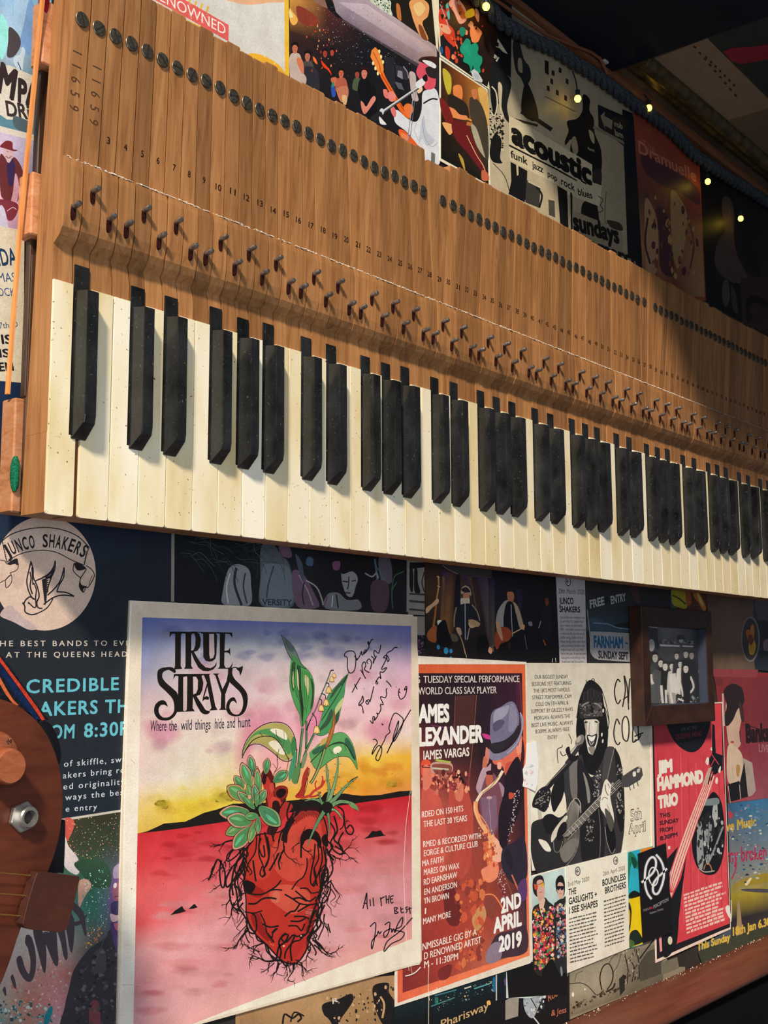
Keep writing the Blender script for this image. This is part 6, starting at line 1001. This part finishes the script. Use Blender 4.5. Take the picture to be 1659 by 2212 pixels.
a.poly(K, '500,860 870,858 860,870 830,872 805,880 826,960 815,1040 790,1090 750,1108 790,1170 830,1230 850,1270 830,1310 790,1280 745,1200 710,1115 705,1240 730,1278 520,1286 540,1240 545,885 515,880 495,905 485,935 495,870').poly('#c2adae', '600,895 640,885 645,905 640,1260 620,1278 600,1270').poly('#c4b0b2', '710,890 745,892 765,930 762,1030 745,1075 712,1090')
a.blob(K, '745,1170 800,1190 850,1260 900,1280 870,1310 820,1305 780,1260').poly(K, '825,858 905,858 890,870 960,1220 985,1262 890,1270 915,1240 870,1000 835,1120 860,1105 890,1120 885,1150 840,1145 815,1168 820,1120 865,960').poly('#c6b2b4', '850,1160 885,1160 905,1200 900,1240 870,1262 850,1230')
a.poly(K, '930,855 1005,855 985,870 1040,1030 1085,940 1105,830 1100,800 1145,798 1150,860 1120,950 1070,1090 1070,1240 1085,1262 1000,1262 1020,1240 1025,1080 960,880')
a.line(K, 12, '1120,805 1180,785 1230,800 1262,775').poly(K, '1215,790 1270,770 1262,820 1240,880 1225,830 1190,800')
a.blob(K, '1105,800 1150,795 1150,860 1180,920 1250,990 1310,1070 1322,1160 1300,1260 1250,1320 1180,1335 1110,1310 1080,1250 1090,1180 1130,1130 1175,1125 1200,1190 1160,1160 1125,1190 1120,1250 1160,1305 1220,1310 1260,1250 1270,1160 1240,1070 1170,1000 1110,930')
# tagline in a scratchy hand
N_ = '#1c1c34'
for t, x0, x1, y0, y1 in (('Where', 228, 410, 1500, 1496), ('the', 440, 528, 1498, 1492), ('wild', 572, 695, 1490, 1486), ('things', 730, 905, 1486, 1478), ('hide', 952, 1058, 1474, 1470), ('and', 1090, 1180, 1468, 1462), ('hunt', 1215, 1352, 1462, 1448)):
    a.text(N_, t, (x0, y0), (x1, y1), 118, .008, shear=.1)
# signatures in black felt pen
a.crop('d4'); B = '#1c1a24'
for p in ('850,800 830,740 830,640 800,620 815,580 870,565 910,590 920,680 905,770 870,800 845,790', '905,620 930,650 930,665 960,620 980,570 985,610 1010,590 1030,560 1015,560 1000,590 1025,580 1060,520 1045,480 1055,470 1060,500 1085,450 1105,445', '880,1005 920,930 970,845', '905,915 935,970', '1025,860 985,790 970,765', '1000,820 985,720 1010,680 1025,720 1010,760 1050,790 1065,790', '1050,700 1035,680 1060,650 1085,690 1075,750 1065,760', '1080,620 1110,650 1100,700 1120,650 1140,620', '1130,650 1110,590 1120,560 1160,590 1185,500',
    '1000,1225 985,1150 950,1130 980,1080 990,1040 1000,1100 950,1145', '1030,1090 1055,1110 1045,1130 1025,1110 1035,1090 1060,1080 1070,1100 1110,940', '1130,880 1150,900 1145,915 1130,900 1150,860 1170,840 1185,860 1175,790 1210,790 1245,740 1190,760 1240,650 1210,640 1240,610 1270,650 1260,680 1245,640 1250,590 1300,560 1330,530 1360,532',
    '1070,1300 1100,1330 1100,1260 1120,1270 1115,1300 1150,1250 1140,1220 1160,1230 1185,1180 1180,1130 1210,1130 1180,1060 1195,1050 1230,1060 1245,1020 1240,980 1250,960', '1240,880 1270,910 1295,945', '1345,945 1350,948', '1380,960 1370,1010 1380,1060 1400,1075 1440,1040 1458,960 1450,940 1430,980 1460,960', '1370,990 1390,1010',
    '1100,1500 1130,1500 1145,1540 1110,1590 1090,1660 1150,1570 1190,1580 1190,1640 1160,1720 1130,1700 1150,1640 1210,1530 1225,1500 1240,1460 1280,1420 1270,1370 1325,1225 1400,1260 1420,1300 1400,1380 1350,1480 1320,1520 1315,1470 1370,1300 1350,1420 1250,1640 1290,1560 1420,1320 1500,1185', '1195,1330 1200,1345 1212,1340'):
    a.line(B, 11, p)
a.crop('e2')
for p in ('230,1165 245,1110 260,1040 262,1130 268,1170', '235,1120 265,1125', '285,1090 290,1145', '310,1080 315,1145', '365,1090 400,1070', '368,1075 375,1145', '410,1060 415,1125', '435,1060 430,1125', '412,1095 432,1090', '445,1070 450,1120 468,1112', '447,1090 465,1088', '445,1070 470,1062', '475,1155 480,1205', '475,1155 500,1160 485,1180 505,1195 478,1205', '525,1150 530,1195 550,1190', '527,1170 545,1165', '580,1150 560,1160 575,1180 560,1200', '590,1150 600,1205', '575,1170 610,1160',
    '285,1305 330,1275 320,1400 300,1480 300,1420 340,1370 350,1340 360,1360 375,1340', '400,1290 440,1270 430,1350 400,1390 395,1350 450,1320 455,1350 470,1320 480,1350 500,1290 540,1230 530,1300 480,1330 550,1350 530,1400 450,1440 395,1500 420,1420 520,1340 615,1235'):
    a.line(B, 9, p)
# creases and worn corner
a.line('#f2e6d6', 3, '600,250 580,400 565,520 550,820 552,1000 560,1200 575,1500 590,1650').line('#f0d8cc', 2.5, '575,1500 600,1600 615,1680').line('#f4ece0', 8, '560,1690 600,1680 640,1660 680,1620').crop('px').line('#efe6d6', 3, '283,1305 275,1500 268,1800 262,2210').line('#b8a48c', 1.2, '282,1640 292,1650').line('#c8b49c', 1, '264,2128 305,2127').specks(['#5c4c3c', '#8c7860'], [(285, 1305), (890, 1330), (895, 2060), (275, 2200)], 60, .4, 1.3, 111)
a.build(o)
# ================================================================ framed photograph
fr = empty('picture_frame', 'dark walnut picture frame holding a black and white group photo, mounted at right', 'picture frame')
FX0, FX1, FZ0, FZ1 = 838, 1029, -159.5, -21.5; IX0, IX1, IZ0, IZ1 = 856, 1012, -137, -44
M_walnut = wood('walnut', '#170d09', '#301a12', '#4a2a1b', (14, 90, 30), .45, .1)
yf, yb_ = 36, 52.5
def frail(pts4):
    (a0, a1, b1, b0) = pts4
    MB().loft([[(x, yf, z) for x, z in pts4], [(x, yb_, z) for x, z in pts4]]).build('frame_rail', M_walnut, fr, bevel=.5)
frail([(FX0, FZ0), (FX1, FZ0), (IX1, IZ0), (IX0, IZ0)]); frail([(FX0, FZ1), (IX0, IZ1), (IX1, IZ1), (FX1, FZ1)])
frail([(FX0, FZ0), (IX0, IZ0), (IX0, IZ1), (FX0, FZ1)]); frail([(FX1, FZ0), (FX1, FZ1), (IX1, IZ1), (IX1, IZ0)])
M_inner = plain('frame_rebate', '#55607a', .5)
MB().box(IX0-.01, IX0+1.2, yf+1, yb_-2, IZ0, IZ1).box(IX1-1.2, IX1+.01, yf+1, yb_-2, IZ0, IZ1).box(IX0, IX1, yf+1, yb_-2, IZ0-.01, IZ0+1.2).build('inner_slip', plain('pale_slip', '#343a4c', .5), fr)
ph = MB().box(IX0, IX1, 48, 50, IZ0, IZ1).build('photo_backing', plain('photo_paper', '#2b2c2e', .4), fr)
a = Art(47.9, 'f3')
a.grid('560,430 1090,455 1110,1180 590,1165', ['#303034 #78787e #55555a #1c1c20', '#1c1c1e #4a4a4e #38383c #18181a', '#242426 #1e1e20 #1c1c1e #161618', '#303032 #3a3a3c #2c2c2e #1c1c1e'], 3)
a.poly('#c8c8cc', '575,455 665,465 665,485 578,475').poly('#17171a', '590,490 665,490 680,690 600,600').ell('#b0b0b6', 612, 640, 28, 56).poly('#c8c8cc', '685,630 865,640 865,655 690,648').poly('#b8b8bc', '890,640 990,645 985,658 890,655').specks(['#101012', '#8c8c90'], '690,590 1000,600 1000,630 690,620', 70, 5, 10, 3)
a.blob('#1a1a1c', '840,560 870,545 905,560 900,600 850,600').blob('#a8a8ac', '860,590 895,590 890,615 865,615').blob('#3c3c40', '720,690 790,700 800,760 740,780')
for x, y, s_, c, d in ((645, 750, 1.2, '#b8b4b0', '#3a3d40'), (695, 800, 1.05, '#c8c4c0', '#1c1c1e'), (735, 830, 1.1, '#d4d0cc', '#18181a'), (795, 830, 1.0, '#d0ccc8', '#c8c4c0'), (838, 735, .9, '#b8b4b0', '#2c2c2e'), (870, 810, .9, '#c8c4c0', '#dcd8d4'), (920, 720, 1.0, '#a8a4a0', '#1c1c1e'), (972, 730, 1.0, '#8c8884', '#1a1a1c'), (920, 850, 1.1, '#d4d0cc', '#141416'), (1045, 870, .7, '#9c9894', '#1c1c1e')):
    a.blob(d, [(x-38*s_, y+250), (x-36*s_, y+70*s_), (x-12*s_, y+40*s_), (x+14*s_, y+40*s_), (x+36*s_, y+72*s_), (x+38*s_, y+250)])
    a.ell(c, x, y, 20*s_, 36*s_); a.blob('#1c1a1a', [(x-22*s_, y), (x-20*s_, y-34*s_), (x, y-44*s_), (x+20*s_, y-32*s_), (x+22*s_, y), (x+12*s_, y-20*s_), (x-12*s_, y-20*s_)]); a.ell('#3a3838', x-7*s_, y-3, 3, 4); a.ell('#3a3838', x+7*s_, y-3, 3, 4); a.line('#5a4a48', 3, [(x-7*s_, y+18*s_), (x+7*s_, y+18*s_)], False)
a.poly('#505356', '605,900 650,850 700,880 690,1050 700,1162 590,1160').line('#cfccc8', 26, '605,900 610,950 625,990').line('#d8d4d0', 22, '700,1000 705,1080 715,1160').line('#d8d4d0', 20, '740,1040 745,1160').poly('#dedad6', '770,900 830,890 840,1080 790,1110').line('#d8d4d0', 16, '860,940 880,1020 895,1100').line('#cfccc8', 18, '960,920 990,1020 930,1090').poly('#161618', '890,900 960,900 960,1160 900,1160').poly('#a8a4a0', '760,1060 830,1070 830,1162 770,1162').line('#e0dcd8', 18, '780,1060 800,1162').line('#e0dcd8', 14, '850,1120 900,1140').specks(['#2c3a34', '#8c9a94'], '960,1080 1060,1080 1060,1165 960,1165', 30, 4, 10, 5, 1.8).specks(['#d0ccc8'], '600,1090 900,1110 900,1160 600,1150', 12, 3, 8, 6)
a.build(fr, 'group_photo')
gl, nt, b = newmat('glass', .03); b.inputs['Transmission Weight'].default_value = 1; b.inputs['IOR'].default_value = 1.12; b.inputs['Alpha'].default_value = .10
MB().box(IX0, IX1, 44, 44.6, IZ0, IZ1).build('glass_pane', gl, fr)
# ================================================================ guitar hanging at the left edge
GY = -60.0
g = empty('electric_guitar', 'brown wooden electric guitar body with knob and jack, cut off at the left edge', 'guitar')
def gp(s, Y=GY, crop='px'):
    ox, oy, k = CROPS[crop]
    return [(lambda q: (q[0], q[2]))(PY(ox+x/k, oy+y/k, Y)) for x, y in pts(s)]
M_gw = wood('guitar_wood', '#2c120c', '#562a1c', '#6a3624', (16, 16, 75), .33, .02)
outl = catmull(gp('-420,1760 -330,1560 -180,1490 -60,1497 0,1509 45,1527 85,1562 110,1600 128,1650 136,1700 137,1745 131,1800 118,1850 95,1905 70,1950 45,2010 18,2090 -10,2150 -80,2250 -220,2330 -380,2200'), 6)
MB().prism(outl, GY, GY+40).build('guitar_body', M_gw, g, True, 1.2, 2)
def disc_y(mb, cx, cz, prof, n=24, y0=GY):
    V = [(cx+r*math.cos(2*math.pi*k/n), y0+y, cz+r*math.sin(2*math.pi*k/n)) for r, y in prof for k in range(n)]
    return mb.add(V, [(i*n+k, i*n+(k+1) % n, (i+1)*n+(k+1) % n, (i+1)*n+k) for i in range(len(prof)-1) for k in range(n)])
kx, kz = -68.5, -141.0
M_knob = wood('knob_wood', '#3c1c12', '#8a4a30', '#a8684a', (50, 50, 160), .22, .05)
disc_y(MB(), kx, kz, [(14.0, 0), (14.0, -3), (12.6, -5.2), (12.0, -5.6), (.1, -5.6)], 32).build('knob_skirt', M_knob, g, True)
kb = disc_y(MB(), kx+1.0, kz-3.5, [(9.5, -5), (9.2, -15), (8.2, -16.5), (.1, -16.6)], 28).build('knob', M_knob, g, True)
V, F = glyphs('10', .03); x0 = min(v[0] for v in V); q = gp('18,1603', GY-6)[0]
mesh('knob_number', [(q[0]+2-(x-x0)*3.4, GY-5.75, q[1]+1.5-y*3.6) for x, y in V], F, plain('white_ink', '#e8e2d8', .6), kb)
jx, jz = gp('46,1764')[0]
M_chrome = plain('nickel', '#b0aaa0', .3, .5, .85, '#d0cac0', 200)
hexp = [(jx+8.3*math.cos(math.pi/3*k+.3), jz+8.3*math.sin(math.pi/3*k+.3)) for k in range(6)]
jk = MB().prism(hexp, GY-3.2, GY).build('output_jack', M_chrome, g, False, .5)
disc_y(MB(), jx+.6, jz, [(5.6, -3), (5.6, -6.5), (4.9, -7.2), (3.7, -7.2), (3.5, -3.3), (.1, -3.3)]).build('jack_socket', M_chrome, jk, True)
disc_y(MB(), jx+.6, jz, [(3.5, -3.5), (.1, -3.5)]).build('jack_hole', plain('black', '#060505', .6), jk)
# rounded wooden bridge block with the strings running into it
bo = catmull(gp('411,535*0 '.replace('411,535*0 ', '')+'400,570 440,530 560,540 840,575 878,590 865,680 780,1030 740,1150 690,1196 560,1190 330,1165 260,1120 262,1060 320,830', GY-9, 'g2'), 3)
M_block = wood('block_wood', '#321812', '#40221a', '#4e2c20', (40, 40, 60), .4, .05)
MB().prism(bo, GY-9, GY-2.5).build('bridge_block', M_block, g, False, 1.6, 4)
for y0, y1 in ((1885, 1891), (1930, 1935.5), (1976, 1980)):
    p0 = PY(-120, y0-9, GY-5); p1 = PY(66, y1, GY-5)
    MB().tube([p0, p1], .32, 6).build('string', plain('brass_string', '#b8944c', .3, .5, .8), g)
# strap: black webbing with red and blue stripes, plus its leather end
st = empty('guitar_strap', 'dark woven strap with red, orange and blue stripes behind the guitar', 'strap')
def ribbon(name, l, r, Y0, th, mat, crop='g1'):
    A_, B_ = gp(l, Y0, crop), gp(r, Y0, crop); n = len(A_)
    MB().prism(A_+B_[::-1], Y0, Y0+th).build(name, mat, st)
SY = -46
ribbon('webbing', '-200,-60 0,240 160,430 300,640 450,850 640,1110 780,1290', '-700,600 -200,900 0,950 200,1010 300,1080 500,1200 660,1320', SY, 2.0, plain('black_webbing', '#0d0f16', .9, .1, 0, '#20222c', 700, .5))
ribbon('red_stripe', '-200,40 0,285 200,560 420,850 600,1100 720,1290', '-200,120 0,370 150,570 340,830 540,1110 670,1300', SY-.3, .25, plain('red_weave', '#a82c1c', .85, .1, 0, '#c84430', 600, .5))
ribbon('blue_stripe', '-200,140 0,390 150,590 340,850 540,1130 640,1290', '-200,330 0,540 120,700 260,920 430,1130 560,1280', SY-.3, .25, plain('blue_weave', '#0c1c40', .85, .1, 0, '#14284c', 600, .5))
ribbon('orange_stripe', '-200,300 0,610 120,830 220,980 300,1060', '-200,420 0,720 90,880 180,1000 240,1060', SY-.3, .25, plain('orange_weave', '#b8542c', .85, .1, 0, '#d0703c', 600, .5))
lo = catmull(gp('640,1330 700,1305 800,1350 870,1450 930,1600 965,1740 975,1900 940,2000 880,1900 820,1700 720,1500 620,1380', SY-4, 'g1'), 4)
MB().prism(lo, SY-4, SY+1).build('leather_end', plain('black_leather', '#101014', .25, .6), st, True, .8, 2)
lo2 = catmull(gp('131,1790 141,1775 139,1860 137,1885 128,1885 100,1890 112,1850', SY+10), 4)
MB().prism(lo2, SY+10, SY+16).build('strap_tail', plain('black_cloth', '#0a0a0e', .8), st)
# ================================================================ rope, cable and fairy lights under the ceiling
rp = empty('twisted_rope', 'grey-blue twisted rope strung along the top of the poster wall', 'rope')
path = [PY(x, y, 44) for x, y in ((985, -45), (1050, 12), (1085, 50), (1150, 88), (1200, 108), (1240, 135), (1290, 165), (1330, 195), (1380, 232), (1400, 245), (1450, 283), (1500, 335), (1560, 375), (1640, 425), (1760, 505))]
def resample(P, step):
    out = []
    for i in range(len(P)-1):
        n = max(1, int((P[i+1]-P[i]).length/step))
        for k in range(n): out.append(P[i]+(P[i+1]-P[i])*(k/n))
    return out+[P[-1]]
RP = resample(path, 2.6)
M_rope = plain('rope_fibre', '#262b31', .9, .1, 0, '#4a5058', 500, .8)
s0 = 0
for q in range(3):
    P = []
    for i, p in enumerate(RP):
        t = (RP[min(i+1, len(RP)-1)]-RP[max(i-1, 0)]).normalized(); n1 = Vector((0, 1, 0)); n2 = t.cross(n1).normalized()
        an = i*2.6/7.0+q*2*math.pi/3; P.append(p+(n1*math.cos(an)+n2*math.sin(an))*4.4)
    MB().tube(P, 4.4, 7).build('strand', M_rope, rp, True)
cb = empty('brown_cable', 'brown cable looping under the dark ceiling panel above the rope', 'cable')
P = catmull([(0, 0), (1, 1)], 2, False)
cp = [PY(x, y, 40) for x, y in ((1040, -20), (1085, 10), (1130, 42), (1180, 75), (1230, 95), (1275, 112), (1296, 126), (1303, 140), (1312, 160))]
MB().tube(cp, 2.0, 8).build('cable', plain('cable_brown', '#7c4c30', .5, .4), cb, True)
c0 = PY(1305, 130, 40)
MB().box(c0[0]-5, c0[0]+5, 36, 44, c0[2]-4, c0[2]+5).build('cable_clip', plain('clip_white', '#b8a898', .5), cb, bevel=1)
MB().tube([c0+Vector((0, 0, 4)), c0+Vector((0, 0, 14))], [3, 2.4], 8).build('clip_screw', plain('clip_dark', '#3a3836', .5), cb, True)
def emis(name, col, st_):
    m = bpy.data.materials.new(name); m.use_nodes = True; b = m.node_tree.nodes['Principled BSDF']
    b.inputs['Base Color'].default_value = lin(col); b.inputs['Emission Color'].default_value = lin(col); b.inputs['Emission Strength'].default_value = st_; return m
M_led = emis('warm_led', '#ffd23c', 9); M_sock = plain('clear_green_socket', '#16282c', .3, .5)
FLAB = ['fairy light bulb above the green shamrock by the ceiling', 'fairy light bulb hanging over the acoustic poster', 'fairy light bulb tucked behind the rope left of the orange poster', 'fairy light bulb at the orange poster right edge', 'rightmost fairy light bulb on the dark posters']
for k, (x, y, dz) in enumerate(((1050, 14, 14), (1248, 213, 26), (1402, 233, 10), (1529, 392, 16), (1600, 472, 20))):
    Yb = 36; q = PY(x, y, Yb); t = empty('fairy_light', FLAB[k], 'light', 'fairy lights along the rope', q*MM)
    m = MB(); pr = [(.2, -4.2), (2.6, -3.4), (3.8, -1.2), (3.6, 1.6), (2.4, 3.4)]; n = 12
    V = [(r*math.cos(2*math.pi*j/n), r*math.sin(2*math.pi*j/n), z) for r, z in pr for j in range(n)]
    m.add(V, [(i*n+j, i*n+(j+1) % n, (i+1)*n+(j+1) % n, (i+1)*n+j) for i in range(4) for j in range(n)]); m.build('bulb', M_led, t, True)
    MB().tube([(0, 0, 3), (0, 0, 10)], [2.6, 2.9], 10).build('socket', M_sock, t, True)
    MB().tube([(0, 0, 9), (.5, 2, 9+dz*.5), (0, 6, 10+dz)], .9, 6).build('wire', M_sock, t, True)
# ================================================================ papers and boards on the ceiling
def ceil_sheet(name, label, cat, px, col, Z=639.2, th=.5, mat=None, lines=None):
    P = [PZ(x, y, Z) for x, y in pts(px)]; n = len(P)
    V = [(p[0], p[1], Z) for p in P]+[(p[0], p[1], Z+th) for p in P]
    o = mesh(name, V, [tuple(range(n)), tuple(range(2*n-1, n-1, -1))]+[(i, (i+1) % n, n+(i+1) % n, n+i) for i in range(n)], mat or M_print, None, cols=[lin(col)]*(2*n))
    tag(o, label, cat)
    if lines:
        m = MB()
        for x, y, w_, h_ in lines:
            q = [PZ(x, y, Z-.05), PZ(x+w_, y+w_*.9, Z-.05), PZ(x+w_*.4, y+w_*.9+h_, Z-.05), PZ(x-w_*.6, y+h_, Z-.05)]
            m.add(q, [(0, 1, 2, 3)])
        m.build('pencil_marks', plain('pencil', '#2e2620', .8), o)
    return o
ceil_sheet('ceiling_paper', 'large brown paper pinned to the ceiling between the gold moulding and dark green board', 'paper', '1400,132 1528,83 1660,215 1800,360 1800,480 1560,262', '#8c745e', lines=[(1500+k*11, 98+k*13, 5, 3) for k in range(9)]+[(1525+k*10, 120+k*10, 4, 4) for k in range(7)])
ceil_sheet('ceiling_paper', 'second torn brown paper on the ceiling, lower at the right edge', 'paper', '1550,268 1660,235 1800,330 1800,520 1600,330', '#6a5846', 638.4)
ceil_sheet('painted_board', 'dark green painted ceiling board with a red brush stroke, top right corner', 'board', '1528,82 1680,20 1900,-60 1900,430 1700,250', '#2a3230', 639.0)
ceil_sheet('red_brush_stroke', 'red paint stroke brushed across the green ceiling board', 'paint stroke', '1563,112 1580,104 1640,100 1700,88 1760,80 1760,118 1660,128 1600,138 1580,132', '#8c2434', 638.6, .2)
# crumbs of plaster where the posters meet the ledge
m = MB(); rd = random.Random(8)
for k in range(420):
    x = rd.uniform(300, 1500); r_ = rd.uniform(.4, 1.6); y = rd.uniform(44, 54); z = -452.5-(54.9-y)*.1
    m.add([(x-r_, y, z), (x+r_*.3, y-r_, z), (x+r_, y+r_*.4, z), (x, y+r_*.2, z+r_*1.3)], [(0, 1, 3), (1, 2, 3), (2, 0, 3)])
tag(m.build('plaster_crumbs', M_dust), 'pale plaster crumbs lying along the back of the ledge', 'crumbs', kind='stuff')
